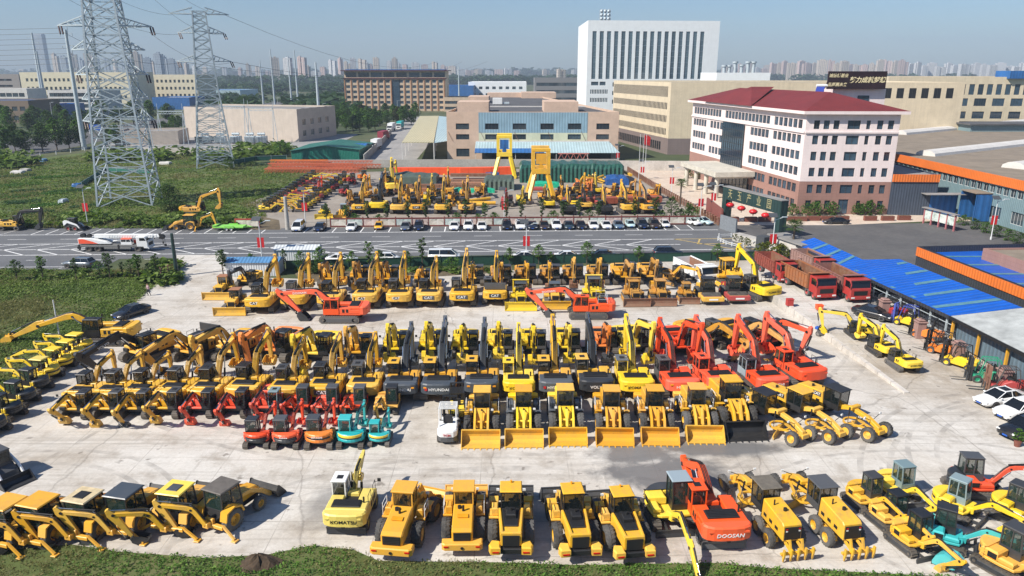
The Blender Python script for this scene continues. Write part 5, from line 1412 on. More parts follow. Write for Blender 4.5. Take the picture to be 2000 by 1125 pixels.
def facade(b,A,B,z0,z1,holes,mi=0,depth=.28):
 A,B = Vector((A[0],A[1],0)),Vector((B[0],B[1],0)); L = (B - A).length; u = (B - A) / L; n = Vector((u.y,-u.x,0))
 hs = [(x,z,w,h) for x,z,w,h,*_ in holes if x > 0 and x + w < L and z > z0 - .01 and z + h < z1]
 def P(x,z,d=0): p = A + u * x - n * d; return (p.x,p.y,z)
 # rows: split by z bands so that each band only splits where it has holes
 zs = sorted({z0,z1} | {round(z,3) for _,z,_,h in hs} | {round(z + h,3) for _,z,_,h in hs})
 for za,zb in zip(zs,zs[1:]):
  if zb - za < 1e-4: continue
  zm = (za + zb) / 2; row = sorted([(x,x + w) for x,z,w,h in hs if z < zm < z + h]); x = 0
  for xa,xb in row:
   if xa > x: b.quad(P(x,za),P(xa,za),P(xa,zb),P(x,zb),mi)
   x = max(x,xb)
  if x < L: b.quad(P(x,za),P(L,za),P(L,zb),P(x,zb),mi)
 for x,z,w,h in hs:
  b.quad(P(x,z),P(x + w,z),P(x + w,z,depth),P(x,z,depth),mi); b.quad(P(x,z + h,depth),P(x + w,z + h,depth),P(x + w,z + h),P(x,z + h),mi)
  b.quad(P(x,z),P(x,z,depth),P(x,z + h,depth),P(x,z + h),mi); b.quad(P(x + w,z,depth),P(x + w,z),P(x + w,z + h),P(x + w,z + h,depth),mi)
 return u,n
def grid(x0,dx,n,z0,dz,rows,w,h,style='two'):
 return [(x0 + i * dx,z0 + j * dz,w,h,style) for j in range(rows) for i in range(n)]
def building(name,label,cat,plan,H,wall,holes=None,roof=None,parapet=.7,band=None,frame=None,glassm=None,z0=0.0,group=None,depth=.28,trim=None,base=None):
 """plan: world corners, counter-clockwise seen from above; holes: {edge: [(x, z, w, h, style)]} in metres along the edge"""
 holes = holes or {}; roof = roof or ROOFG; frame = frame or FRM; glassm = glassm or WG
 o = Vector((sum(p[0] for p in plan) / len(plan),sum(p[1] for p in plan) / len(plan),0))
 t = thing(name,label,cat,o,0,group)
 Q = [(p[0] - o.x,p[1] - o.y) for p in plan]; n = len(Q)
 b = MB(); bb = MB(); wins = []
 zsp = base[0] if base else z0
 for i in range(n):
  A,B = Q[i],Q[(i + 1) % n]; hs = holes.get(i,[])
  if base:
   lo = [h for h in hs if h[1] + h[3] < zsp]; hi = [h for h in hs if h[1] >= zsp]
   facade(bb,A,B,z0,zsp,lo,0,depth); u,nn = facade(b,A,B,zsp,H,hi,0,depth); hs = lo + hi
  else: u,nn = facade(b,A,B,z0,H,hs,0,depth)
  for h in hs: wins.append((A,u,nn,h))
 ins = _inset(Q,.35); ins = [(p[0],p[1]) for p in ins]
 for i in range(n):
  j = (i + 1) % n
  b.quad((*Q[i],H),(*Q[j],H),(*ins[j],H),(*ins[i],H),1); b.quad((*ins[i],H),(*ins[j],H),(*ins[j],H - parapet),(*ins[i],H - parapet),0)
 part('wall',b.mesh('wall',[wall,trim or wall]),t)
 if base: part('base_storey',bb.mesh('base_storey',[base[1]]),t)
 rb = MB(); rb.add([(*p,H - parapet) for p in ins],[tuple(range(n))],0); part('roof',rb.mesh('roof',[roof]),t)
 wins.sort(key=lambda k: (k[0][1] + k[1].y * k[3][0]) - k[3][2] * k[3][3] * 2)
 rest = MB()
 for k,(A,u,nn,h) in enumerate(wins):
  p = Vector((A[0],A[1],0)) + u * h[0] - nn * (depth - .04) + Vector((0,0,h[1])); M = basis(u,-nn,(0,0,1),p); st = h[4] if len(h) > 4 else 'two'
  wm = win_mesh(h[2],h[3],st,frame,glassm)
  if k < 99: part('window',wm,t,M)
  else:
   for pl in wm.polygons: rest.add([M @ wm.vertices[v].co for v in pl.vertices],[tuple(range(len(pl.vertices)))],pl.material_index)
 if rest.v: r = part('window',rest.mesh('window',[frame,glassm]),t); r['kind'] = 'stuff'
 return t,o
def rect_plan(A,B,depth):
 A,B = Vector((A[0],A[1],0)),Vector((B[0],B[1],0)); u = (B - A).normalized(); q = Vector((-u.y,u.x,0)) * depth
 return [(A.x,A.y),(B.x,B.y),(B.x + q.x,B.y + q.y),(A.x + q.x,A.y + q.y)]
# ---- pink office block
A,B = G(1555,418),G(1732,419.5); C = G(1354,199,20.1); D = B + (C - A)
LL = (Vector((C.x,C.y,0)) - Vector((A.x,A.y,0))).length
fz = [1.1,4.3,7.7,10.9,14.1,17.0]
WF = (B - A).length
fcols = [(.095,1.15),(.20,1.15),(.305,1.15),(.455,2.5),(.655,.8),(.77,1.15),(.885,1.15)]
hf = []
for j,z in enumerate(fz):
 for k,(f,w) in enumerate(fcols):
  if j == 0 and k == 3: hf.append((f * WF - .1,.1,2.0,3.0,'many')); continue
  hf.append((f * WF - .15,z + (0.1 if j == 5 else 0),w,1.75 if j < 5 else 1.7,'two' if w < 2 else 'many'))
hl = []
for j,z in enumerate(fz):
 segs = [(.02,.22,6),(.25,.40,5)] if j < 5 else [(.02,.22,6),(.25,.64,13),(.68,.98,10)]
 if 1 < j < 5: segs.append((.655,.79,4)); segs.append((.83,.98,5))
 if j == 5: pass
 for a,c,k in segs:
  for i in range(k): x = LL * (1 - (a + (c - a) * (i + .5) / k)); hl.append((x - .85,z + (.1 if j == 5 else 0),1.7,1.75,'two'))
plan = [(A.x,A.y),(B.x,B.y),(D.x,D.y),(C.x,C.y)]
pk,po = building('office_block','pink tiled six storey office block with brown lower floors and red hipped roof','office building',plan,20.0,PINK,{0: hf,3: hl},parapet=.1,base=(6.7,BRWN),frame=FRMD,glassm=WGB)
Q = [Vector((p[0] - po.x,p[1] - po.y,0)) for p in plan]
rb = MB(); ov = [Vector((*p,0)) for p in _inset([(q.x,q.y) for q in Q],-1.1)]
for i in range(4):
 j = (i + 1) % 4
 rb.quad((ov[i].x,ov[i].y,20.02),(ov[j].x,ov[j].y,20.02),(ov[j].x,ov[j].y,20.62),(ov[i].x,ov[i].y,20.62),1); rb.quad((Q[i].x,Q[i].y,20.02),(Q[j].x,Q[j].y,20.02),(ov[j].x,ov[j].y,20.02),(ov[i].x,ov[i].y,20.02),1)
r1 = (ov[0] + ov[1]) / 2; r2 = (ov[2] + ov[3]) / 2; dv = (r2 - r1); ra = r1 + dv * .17; rz = 24.0; rc = r1 + dv * .86
v = [(p.x,p.y,20.62) for p in ov] + [(ra.x,ra.y,rz),(rc.x,rc.y,rz)]
rb.add(v,[(0,1,4),(1,2,5,4),(2,3,5),(3,0,4,5)],0)
# cross gable on the left face
m0 = ov[0] + (ov[3] - ov[0]) * .36; m1 = ov[0] + (ov[3] - ov[0]) * .80; out_ = (ov[0] - ov[1]).normalized() * .5; mm = (m0 + m1) / 2; rm_ = r1 + dv * .56
rb.add([(m0.x + out_.x,m0.y,20.64),(m1.x + out_.x,m1.y,20.64),(mm.x + 5.5,mm.y,24.6),(rm_.x,rm_.y,24.6)],[(1,0,2),(0,3,2),(1,2,3)],0)
part('hip_roof',rb.mesh('hip_roof',[ROOFR,PINK]),pk)
# string course, pilaster strips
tb = MB()
def strip(b,A_,B_,z,h,d):
 u = (B_ - A_).normalized(); nn = Vector((u.y,-u.x,0)) * d
 b.add([(A_.x,A_.y,z),(B_.x,B_.y,z),(B_.x,B_.y,z + h),(A_.x,A_.y,z + h)] + [(p.x + nn.x,p.y + nn.y,zz) for p,zz in ((A_,z),(B_,z),(B_,z + h),(A_,z + h))],[(4,5,6,7),(3,7,6,2),(0,1,5,4),(0,4,7,3),(1,2,6,5)],0)
for a_,c_ in ((0,1),(3,0)): strip(tb,Q[a_],Q[c_],16.3,.35,.3)
part('string_course',tb.mesh('string_course',[PINK]),pk)
# glass atrium and portico on the left face
u = (Q[0] - Q[3]).normalized(); nn = Vector((u.y,-u.x,0)); a0 = Q[3] + u * (LL * .355); gb = MB()
gw = LL * .20
def PL(x,z,d): p = a0 + u * x + nn * d; return (p.x,p.y,z)
gb.quad(PL(0,5.2,.25),PL(gw,5.2,.25),PL(gw,16.2,.25),PL(0,16.2,.25),1)
for i in range(11): x = gw * i / 10; gb.bar(PL(x,5.2,.3),PL(x,16.2,.3),.07,.07,0)
for i in range(8): z = 5.2 + 11 * i / 7; gb.bar(PL(0,z,.3),PL(gw,z,.3),.07,.07,0)
part('glass_wall',gb.mesh('glass_wall',[FRMD,WGB]),pk)
pb = MB(); p0 = a0 + u * (-3) ;
def PP(x,z,d): p = p0 + u * x + nn * d; return Vector((p.x,p.y,z))
pw,pd = gw + 10,9.5
for (za,zb,e) in ((4.6,5.0,-.6),(5.0,6.1,0)):
 pts = [PP(e * -1,0,0),PP(pw + e,0,0),PP(pw + e,0,pd + e),PP(-e,0,pd + e)]; pb.prism([(q.x,q.y) for q in pts],za,zb,0,0,'z')
cl = []
PORT = plain('portico_stone',(.58,.55,.47),.8,nscale=.6); part('portico',pb.mesh('portico',[PORT]),pk)
for i in range(4):
 p = PP(1.6 + i * (pw - 3.2) / 3,0,pd - 1.2); part('column',(lambda b: (b.cyl((0,0,0),(0,0,4.6),.55,.5,16),b)[1])(MB()).mesh('column',[PORT]),pk,Matrix.Translation(p))
eb = MB(); q = [PP(3,.0,.3),PP(pw - 3,.0,.3),PP(pw - 3,4.3,.3),PP(3,4.3,.3)]; eb.quad(*q,0)
for i in range(9): x = 3 + (pw - 6) * i / 8; eb.bar(PP(x,0,.33),PP(x,4.3,.33),.09,.09,1)
part('entrance_glazing',eb.mesh('entrance_glazing',[WG,FRMD]),pk)
# penthouse and slogan board on the roof
h0,h1 = X_at(1612,190,176),X_at(1712,190,176)
pb = MB(); zt = Z_at(174,172); pb.box(h0 - po.x,h1 - po.x,172 - po.y,180 - po.y,19.5,zt,0); part('stair_tower',pb.mesh('stair_tower',[PINK]),pk)
part('window',win_mesh(2.6,1.6,'many',FRMD,WGB),pk,Matrix.Translation((X_at(1686,190,172) - 1.3 - po.x,171.95 - po.y,zt - 3.0)))
MAROB = plain('sign_maroon',(.030,.012,.016),.35,nscale=.4,amt=.5); GOLD = plain('sign_gold',(.80,.70,.42),.4,amt=.1)
bw,bh = X_at(1730,160,171) - X_at(1616,160,171),Z_at(140,171) - Z_at(175,171)
sx0 = X_at(1616,160,171)
sg = thing('roof_sign','long dark maroon roof board with cream Chinese lettering above the pink block','sign',(sx0 + bw / 2,171,zt))
sb = MB(); sb.box(-bw / 2,bw / 2,-.2,.2,0.02,bh,0); part('board',sb.mesh('board',[MAROB]),sg)
sf = MB()
for i in range(7): x = -bw / 2 + .4 + i * (bw - .8) / 6; sf.bar((x,.3,0.02),(x,.3,bh),.1,.1,0); sf.bar((x,.35,bh * .7),(x,2.2,.05),.08,.08,0)
part('support_frame',sf.mesh('support_frame',[CHARC]),sg)
def txt(parent,s_,size,mat,x,y,z,**k): part('lettering',text_mesh(s_,size,mat,**k),parent,basis((1,0,0),(0,0,1),(0,-1,0),(x,y,z)))
txt(sg,'努力成就梦想',bw * .103,GOLD,bw * .175,-.23,bh * .5,shear=.2,bold=.03); txt(sg,'诚信铸基业',bw * .066,GOLD,-bw * .325,-.23,bh * .75,shear=.2,bold=.02); txt(sg,'品质赢未来',bw * .066,GOLD,-bw * .335,-.23,bh * .25,shear=.2,bold=.02)
wh = thing('solar_water_heater','blue solar water heater panel standing on the red hipped roof','water heater',(X_at(1600,184,166),166,23.2))
cpart('swh','panel',lambda b: (b.plate((-1.6,-1.4,.1),(.2,-1.4,.1),(1.4,.8,1.8),(-.4,.8,1.8),.08,0)),[NBLU],wh); cpart('swt','tank',lambda b: (b.cyl((-.4,1.0,1.9),(1.9,1.0,1.9),.35,None,12,0),b.bar((1.3,.9,-1.2),(1.3,.9,1.8),.06,.06,1),b.bar((-.3,.9,-1.2),(-.3,.9,1.8),.06,.06,1)),[WHT,DARK],wh)
# ---- cream factory buildings, white tower, hotel, hall
A = G(1303,302); Lf = G(1199,157,24.6); Bq = Vector((A.x + 100,A.y - 2,0)); LLc = (Vector((Lf.x,Lf.y,0)) - Vector((A.x,A.y,0))).length
hl = []
for j,(z,h,k,w) in enumerate([(6.6,2.3,46,1.6),(11.0,2.3,46,1.6),(15.4,2.3,46,1.7),(19.6,3.6,60,1.4)]):
 for i in range(k): hl.append((LLc * (.01 + .95 * (i + .3) / k),z,LLc * .95 / k * .62,h,'one'))
hl += [(LLc * (.1 + .8 * i / 24),1.0,1.6,3.0,'one') for i in range(24)]
hr = grid(52,4.2,11,19.3,1,1,2.4,3.4,'many')
Fq = Vector((Lf.x,Lf.y,0)); Dq = Fq + (Bq - Vector((A.x,A.y,0)))
building('factory_building','long cream tiled factory with rows of narrow windows and grey-brown base','factory',[(A.x,A.y),(Bq.x,Bq.y),(Dq.x,Dq.y),(Lf.x,Lf.y)],24.6,CREAM,{3: hl,0: hr},base=(5.6,GRBR),frame=FRMD,glassm=WGD,depth=.1)
A = G(1716,262); A = Vector((X_at(1722,250,330),330,0)); B2 = Vector((A.x + 190,318,0))
hr = [];  LB = 190
for z,h,w,dx in ((8.6,3.0,5.0,7.6),(13.9,3.2,5.0,7.6)): hr += [(22 + i * dx,z,w,h,'many') for i in range(20)]
hr += [(23 + i * 3.75,18.6,2.3,4.4,'one') for i in range(40)] + [(2.2 + i * 2.1,18.6,1.0,4.4,'one') for i in range(7)] + [(1.2,13.9,4.5,3.2,'many'),(8,13.9,4.5,3.2,'many'),(1.2,8.6,4.5,3.0,'many')]
building('factory_building','cream factory with wide dark windows at the right, behind the workshop roofs','factory',rect_plan(A,B2,60),26.0,CREAM,{0: hr},frame=FRMD,glassm=WGB)
b = MB(); bx = X_at(1980,158,322); t = thing('roof_shed','small blue shed on top of the cream factory at the far right','shed',(bx + 8,330,25.3)); b.box(-8,30,-5,5,0,3.2,0); part('wall',b.mesh('wall',[BLUER2]),t)
# white tower
Y0 = 566; xl,xr = X_at(1149,39,Y0),X_at(1407,41,Y0 + 8); zt = Z_at(39.5,Y0); xf = X_at(1130,48,648)
plan = [(xl,Y0),(xr,Y0 + 8),(xr + 12,Y0 + 90),(xf,648)]
W = xr - xl; hs = []
for i in range(16):
 f = .035 + i * .0548; hs.append((W * f,23,W * .031,33.5,'strip'))
hs += [(W * (.03 + i * .0125),z,.9,3.0,'one') for z in (6.5,12.5) for i in range(11)] + [(W * .035,18.5,5.5,2.6,'many'),(W * .10,18.5,4.5,2.6,'many')] + [(W * .2,z,3,3.0,'hole') for z in (5.2,11.5,17.6)] + [(W * .28,17.6,7,2.6,'hole')]
side = [(30,z,.8,3.2,'hole') for z in (7,12.6,18.2,24,29.6,35.2,40.8,46.4,52)] + [(60,z,.8,3.2,'hole') for z in (7,12.6,18.2,24,29.6,35.2,40.8,46.4,52)]
tw,to = building('office_tower','tall white tower block with dark vertical window strips','office tower',plan,zt,TWHT,{0: hs,3: side},frame=plain('tower_spandrel',(.12,.17,.21),.4),glassm=winglass('tower_glass',(.05,.085,.12)),depth=.5)
b = MB()
for i in range(9): b.lathe([(0,0),(1.2,0),(0,.35)],((i % 3 - 1) * 2.6,0,2.6 + (i // 3) * 2.6),'y',10)
for x in (-4,4): b.bar((x,.4,-1),(x,.4,9),.3,.3)
for z in (1.5,4,6.6,9): b.bar((-4,.4,z),(4,.4,z),.2,.2)
single('roof_antenna',b,[GALV],'lattice antenna rack on the roof of the white tower','antenna',(X_at(1182,32,580),580,zt - .6))
# white vent stacks on the low white block right of the tower
A = Vector((X_at(1400,142,470),470,0)); B2 = Vector((X_at(1505,142,470),470,0))
vt,vo = building('plant_block','low white rooftop block with pale chimney stacks right of the tower','building',rect_plan(A,B2,40),Z_at(142,470),TWHT,{})
for px,top in ((1414,127),(1424,127),(1435,120),(1448,126),(1460,120),(1471,120)):
 part('chimney',(lambda b: (b.cyl((0,0,0),(0,0,Z_at(top,480) - 27),1.1,None,10),b.cyl((0,0,Z_at(top,480) - 27),(0,0,Z_at(top,480) - 26),1.7,None,10),b)[2])(MB()).mesh('chimney',[GALV]),vt,Matrix.Translation((X_at(px,140,480) - vo.x,480 - vo.y,26)))
# hotel
Yh = 565; x0,x1 = X_at(676,210,Yh),X_at(872,210,Yh); Wh = x1 - x0; hh = []
for j in range(6):
 for i in range(15):
  if i == 7: continue
  hh.append((Wh * (.012 + i * .0655) + .3,1.6 + j * 3.75,2.7,2.0,'two'))
hh += [(Wh * .462,1.0,Wh * .085,21.5,'many')] + [(Wh * (.015 + i * .1245),24.3,Wh * .105,3.4,'many') for i in range(8)]
ht,ho = building('hotel','brown and cream seven storey hotel with wide overhanging dark cornice','hotel',rect_plan((x0,Yh),(x1,Yh),26),28.6,HOTEL,{0: hh},frame=FRMD,glassm=WGB,parapet=.4)
b = MB()
for i in range(16):
 if i in (8,): continue
 xx = x0 + Wh * (.0655 * i) - ho.x; b.box(xx - .35,xx + .35,Yh - ho.y - .45,Yh - ho.y,0,23,0)
part('pilaster',b.mesh('pilaster',[HOTR]),ht)
b = MB(); b.box(x0 - ho.x - .6,x1 - ho.x + .6,Yh - ho.y - .8,Yh - ho.y + .05,23.0,23.9,0); b.box(x0 - ho.x - 2,x1 - ho.x + 2,Yh - ho.y - 2.4,Yh - ho.y + 27,28.65,29.3,0); part('cornice',b.mesh('cornice',[MARO]),ht)
b = MB(); b.box(x0 - ho.x + 1,x1 - ho.x - 1,Yh - ho.y,Yh - ho.y + 24,29.35,29.9,0); part('roof_sheet',b.mesh('roof_sheet',[BLUER2]),ht)
# hall
A,B2 = G(874,313),G(1206,313); dpt = 178; P_ = rect_plan(A,B2,dpt); P_[2] = (P_[2][0] - 22,P_[2][1]); P_[3] = (P_[3][0] + 8,P_[3][1]); Wd = (B2 - A).length
hx = [(126,228),(352,455),(566,668),(780,882),(992,1094),(1212,1312)]; hs = []
for a,c in hx: f0,f1 = (a - 55) / 1330,(c - 55) / 1330; hs += [(Wd * f0,10.0,Wd * (f1 - f0),1.9,'many'),(Wd * f0,6.75,Wd * (f1 - f0),1.7,'many')]
hs.append((Wd * .053,1.2,Wd * .077,2.6,'many'))
ha,hoo = building('factory_hall','wide industrial hall with pale blue centre and peach end bays','factory hall',P_,15.6,PEACH,{0: hs},roof=ROOFD,frame=FRMD,glassm=WG)
b = MB(); xa,xb = Wd * (247 / 1330),Wd * (1088 / 1330)
def HL(x,z,d=.06): return (A.x - hoo.x + x,A.y - hoo.y - d,z)
hb = [(x - xa,z,w,h) for x,z,w,h,*_ in hs]
facade(b,(A.x - hoo.x + xa,A.y - hoo.y - .05),(A.x - hoo.x + xb,A.y - hoo.y - .05),8.9,15.4,hb,0,.05); facade(b,(A.x - hoo.x + xa,A.y - hoo.y - .05),(A.x - hoo.x + xb,A.y - hoo.y - .05),5.9,8.88,hb,1,.05)
part('cladding',b.mesh('cladding',[SKYB,PGRN]),ha)
for lb_,x0_,x1_,ya,yb,z1_ in (('',3,13.5,8,24,18.4),('',Wd - 24,Wd - 12.5,10,28,18.4),('',2,11,90,110,17.6),('',Wd - 30,Wd - 12,150,170,17.8)):
 q = MB(); q.box(A.x - hoo.x + x0_,A.x - hoo.x + x1_,A.y - hoo.y + ya,A.y - hoo.y + yb,14.9,z1_,0); part('roof_room',q.mesh('roof_room',[PEACH]),ha)
q = MB(); q.box(A.x - hoo.x + 8,A.x - hoo.x + Wd - 20,A.y - hoo.y + dpt - 14,A.y - hoo.y + dpt - 2,14.9,17.2,0); part('roof_room',q.mesh('roof_room',[PEACH]),ha)
q = MB(); q.box(-14,26,-40,-39,14.92,15.3,0); part('roof_kerb',q.mesh('roof_kerb',[WHR]),ha)
q = MB(); q.box(-2,2,-1.5,1.5,0,2.6,0,.1); q.box(2.5,5,-1,1,0,.9,1,.1); single('cooling_unit',q,[WHT,GALV],'white cooling unit standing on the dark roof of the blue and peach hall','cooling unit',(A.x + Wd * .27,A.y + 75,14.95))
b = MB(); x0_,x1_ = xa - 1,Wd - 3
b.plate(HL(x0_,3.3,8.5),HL(x1_ + 2.5,3.3,8.5),HL(x1_,6.1,.1),HL(x0_,6.1,.1),.1,0)
b.plate(HL(x0_,3.34,8.7),HL(x0_ + 22,3.34,8.7),HL(x0_ + 22,4.4,5.2),HL(x0_,4.4,5.2),.05,1)
b.box(*[HL(x0_,0)[0],HL(x1_,0)[0]],HL(0,0,.4)[1],HL(0,0,.1)[1],6.0,6.3,2)
part('awning',b.mesh('awning',[PALEB,BLUER2,WHR]),ha)
b = MB()
for x in (x0_ + .3,x0_ + 13,x0_ + 26,x0_ + 36,x0_ + 46,x1_ + 2): b.bar(HL(x,0,8.2),HL(x,3.3,8.2),.16,.16,0)
part('awning_post',b.mesh('awning_post',[WHR]),ha)
for x in (.4,11,22,33,44,56): part('stay_rod',(lambda q: (q.bar(HL(x + 1.5,6.2,.3),HL(x,9.3,.1),.08,.08,0),q)[1])(MB()).mesh('stay_rod',[RUST]),ha)
b = MB(); b.quad(HL(xa + 1,0.02,.07),HL(xb + 8,0.02,.07),HL(xb + 8,4.2,.07),HL(xa + 1,4.2,.07),0); part('doorway',b.mesh('doorway',[WGD]),ha)
# canopy left of the hall
cz = 6.3; c0,c1,c2,c3 = G(785,277.5,cz),G(847,277.5,cz),G(857,226,cz + .6),G(820,226.5,cz + .6)
t = thing('canopy','large cream roofed open canopy on white posts left of the blue hall','canopy',(c0.x,c0.y,0)); o_ = Vector((c0.x,c0.y,0))
b = MB(); b.plate(c0 - o_,c1 - o_,c2 - o_,c3 - o_,.25,0); part('roof',b.mesh('roof',[CREAMR]),t)
d0,d1 = G(874,275,6.0),G(872,228,7.0); b = MB(); b.plate(c1 - o_ + Vector((.05,0,-.3)),d0 - o_,d1 - o_,c2 - o_ + Vector((.05,0,-.1)),.15,0); part('side_roof',b.mesh('side_roof',[PALEB]),t)
for f in (0,.12,.25,.4,.6,.8):
 for a_,c_ in ((c0,c3),(c1,c2)):
  p = a_ + (c_ - a_) * f - o_; part('post',(lambda q: (q.bar((p.x,p.y,0),(p.x,p.y,p.z - .3),.3,.3,0),q)[1])(MB()).mesh('post',[WHR]),t)
# ---- right side workshops
Xw = X_at(2000,455,G(2000,455).y); yA,yB = 266.0,96.0; Hw = 8.8
plan = [(Xw,yA),(Xw,yB),(Xw + 150,yB - 4),(Xw + 150,yA + 6)]
ws = [(2 + i * 2.05,5.6,1.75,1.5,'many') for i in range(82)] + [(124 + i * 6.5,.9,3.6,2.3,'many') for i in range(7)]
wk,wo = building('workshop','grey-blue steel workshop with orange fascia and brown flat roof','workshop',plan,Hw,GBW,{0: ws},roof=ROOFBR,frame=FRM,glassm=WG,parapet=.15)
b = MB(); strip(b,Vector((Xw - wo.x,yA - wo.y,0)),Vector((Xw - wo.x,yB - wo.y,0)),7.35,1.75,.35); part('fascia',b.mesh('fascia',[ORAF]),wk)
for (pa,pb_) in (((1757,258),(2000,236)),((1808,298),(2000,277)),((1980,322),(2130,305))):
 p,q = G(*pa,Hw + .6),G(*pb_,Hw + .6); q = p + (q - p) * 2.2; d = (q - p).normalized(); sd = Vector((-d.y,d.x,0)); b = MB(); M = basis(d,sd,(0,0,1),(p.x - wo.x,p.y - wo.y,Hw - .2)); L_ = (q - p).length
 b.M = M; b.prism([(-2.4,0),(-2.2,.7),(-1.2,1.25),(0,1.4),(1.2,1.25),(2.2,.7),(2.4,0)],0,L_,0,0,'x'); part('skylight',b.mesh('skylight',[WHR]),wk)
b = MB(); x0_ = Xw - wo.x; b.box(x0_ + 62,x0_ + 140,yA - wo.y - 12,yA - wo.y - 1,Hw - .2,Hw + 2.0,0); part('roof_monitor',b.mesh('roof_monitor',[GBW,ROOFD]),wk)
b = MB(); b.box(x0_ + 61,x0_ + 141,yA - wo.y - 13,yA - wo.y,Hw + 2.02,Hw + 2.5,0); part('monitor_roof',b.mesh('monitor_roof',[ROOFD]),wk)
yb0 = G(1890,428).y; dg = thing('workshop_gate','blue steel gate porch with dark opening on the grey-blue workshop wall','gate',(Xw,yb0,0))
b = MB(); b.box(-3.2,.0,-2.6,2.6,5.4,5.55,1); b.box(-.12,-.04,-2.2,2.2,0,5.2,2);
for y in (-2.5,2.3): b.box(-3.0,0,y,y + .2,0,5.3,0)
part('porch',b.mesh('porch',[BLUER2,ROOFBR,WGD]),dg)
for s_ in (-1,1): cpart(('wgl',s_),'door_leaf',lambda b: b.box(-2.9,-.1,s_ * 2.7,s_ * 2.8,.1,5.0,0),[BLUER2],dg)
A,B2 = G(1733,420),G(1850,430); P_ = rect_plan(A,(B2.x,A.y - .5),34)
an,ao = building('workshop_annexe','low navy sheet-clad annexe with orange fascia between pink block and workshop','workshop',P_,8.2,NBW,{},roof=ROOFG,parapet=.2)
b = MB(); strip(b,Vector((A.x - ao.x,A.y - ao.y,0)),Vector((B2.x - ao.x,A.y - .5 - ao.y,0)),6.8,1.5,.25); part('fascia',b.mesh('fascia',[ORAF]),an)
b = MB(); x = A.x - ao.x + 8; b.box(x,x + 5.5,A.y - ao.y - .5,A.y - ao.y - .3,0,4.3,0); b.box(x - 2,x + 6,A.y - ao.y - 2.6,A.y - ao.y - .25,4.5,4.62,1); part('sliding_door',b.mesh('sliding_door',[BLUER2,ROOFG]),an)
# long blue roofed shed and its grey continuation
def lerp(a,c,t): return a + (c - a) * t
e0,e1,e2 = G(1552,476,3.3),G(1856,617,3.3),G(2010,694,3.3)
k0,k1,k2,k3 = G(1590,464,4.3),G(1685,507,4.0),G(1757,506,4.5),G(1998,601,4.5)
t = thing('blue_roof_shed','long open shed with bright blue sheet roof striped by pale skylights','shed',(e0.x,e0.y,0)); o_ = Vector((e0.x,e0.y,0))
b = MB(); m1 = lerp(e0,e1,.42); b.plate(e0 - o_,lerp(e0,e1,.42) - o_,k1 - o_,k0 - o_,.12,0); b.add([tuple(m1 - o_),tuple(e1 - o_),tuple(k3 - o_),tuple(k2 - o_),tuple(k1 - o_)],[(0,1,2,3,4)],0)
b.add([tuple(e0 - o_ - Vector((0,0,.4))),tuple(e1 - o_ - Vector((0,0,.4))),tuple(e1 - o_),tuple(e0 - o_)],[(0,1,2,3)],1)
part('roof',b.mesh('roof',[BLUER,DKW]),t)
SKYL = plain('skylight_panel',(.10,.24,.30),.4,amt=.3,nscale=1.5)
for i in range(8):
 f = .12 + i * .112; a_ = lerp(e0,e1,f); a2 = lerp(e0,e1,f + .022)
 kk = lerp(k0,k1,min(1,f / .42)) if f < .40 else lerp(k2,k3,(f - .42) / .58); k4 = lerp(k0,k1,min(1,(f + .022) / .42)) if f < .40 else lerp(k2,k3,(f + .022 - .42) / .58)
 q = MB(); e_ = Vector((0,0,.03)); s0,s1 = (.02,.98); q.quad(lerp(a_,kk,s0) - o_ + e_,lerp(a2,k4,s0) - o_ + e_,lerp(a2,k4,s1) - o_ + e_,lerp(a_,kk,s1) - o_ + e_,0); part('skylight',q.mesh('skylight',[SKYL]),t)
w0,w1 = e0 + Vector((1.6,0,0)),e1 + Vector((1.6,0,0)); b = MB(); b.plate((w0.x - o_.x,w0.y - o_.y,0),(w1.x - o_.x,w1.y - o_.y,0),(w1.x - o_.x,w1.y - o_.y,3.2),(w0.x - o_.x,w0.y - o_.y,3.2),-.1,0); part('wall',b.mesh('wall',[DKW]),t)
for i in range(13):
 p = lerp(e0,e1,.04 + i * .078) + Vector((.35,0,0)); q = MB(); q.bar((p.x - o_.x,p.y - o_.y,0),(p.x - o_.x,p.y - o_.y,3.2),.16,.16,0); part('post',q.mesh('post',[GALV]),t)
q = MB(); q.bar(e0 - o_ + Vector((.3,0,-2.1)),e1 - o_ + Vector((.3,0,-2.1)),.07,.07); q.bar(e0 - o_ + Vector((.3,0,-1.0)),e1 - o_ + Vector((.3,0,-1.0)),.07,.07); part('rail',q.mesh('rail',[GALV]),t)
t = thing('grey_roof_shed','pale grey sheet roofed shed with yellow posts beside the forklifts','shed',(e1.x,e1.y,0)); o_ = Vector((e1.x,e1.y,0)); e3 = e1 + (e2 - e1) * 2.2; k5 = k3 + (e3 - e1)
b = MB(); dz = Vector((0,0,.03)); b.plate(e1 - o_ + dz + (e2 - e1) * .01,e3 - o_ + dz,k5 - o_ + dz,k3 - o_ + dz + (e2 - e1) * .01,.12,0); part('roof',b.mesh('roof',[plain('pale_roof',(.42,.44,.43),.8,nscale=.6,amt=.35)]),t)
b = MB(); wv0,wv1 = e1 + Vector((.9,0,0)),e3 + Vector((.9,0,0)); b.plate((wv0.x - o_.x,wv0.y - o_.y - .2,0),(wv1.x - o_.x,wv1.y - o_.y,0),(wv1.x - o_.x,wv1.y - o_.y,3.2),(wv0.x - o_.x,wv0.y - o_.y - .2,3.2),-.1,0); part('wall',b.mesh('wall',[corrug('steel_blue_wall',(.13,.19,.24),.5,.45,.35,3)]),t)
b = MB(); b.bar(e1 - o_ + Vector((-.05,0,-.15)),e3 - o_ + Vector((-.05,0,-.15)),.25,.3); part('gutter',b.mesh('gutter',[DARK]),t)
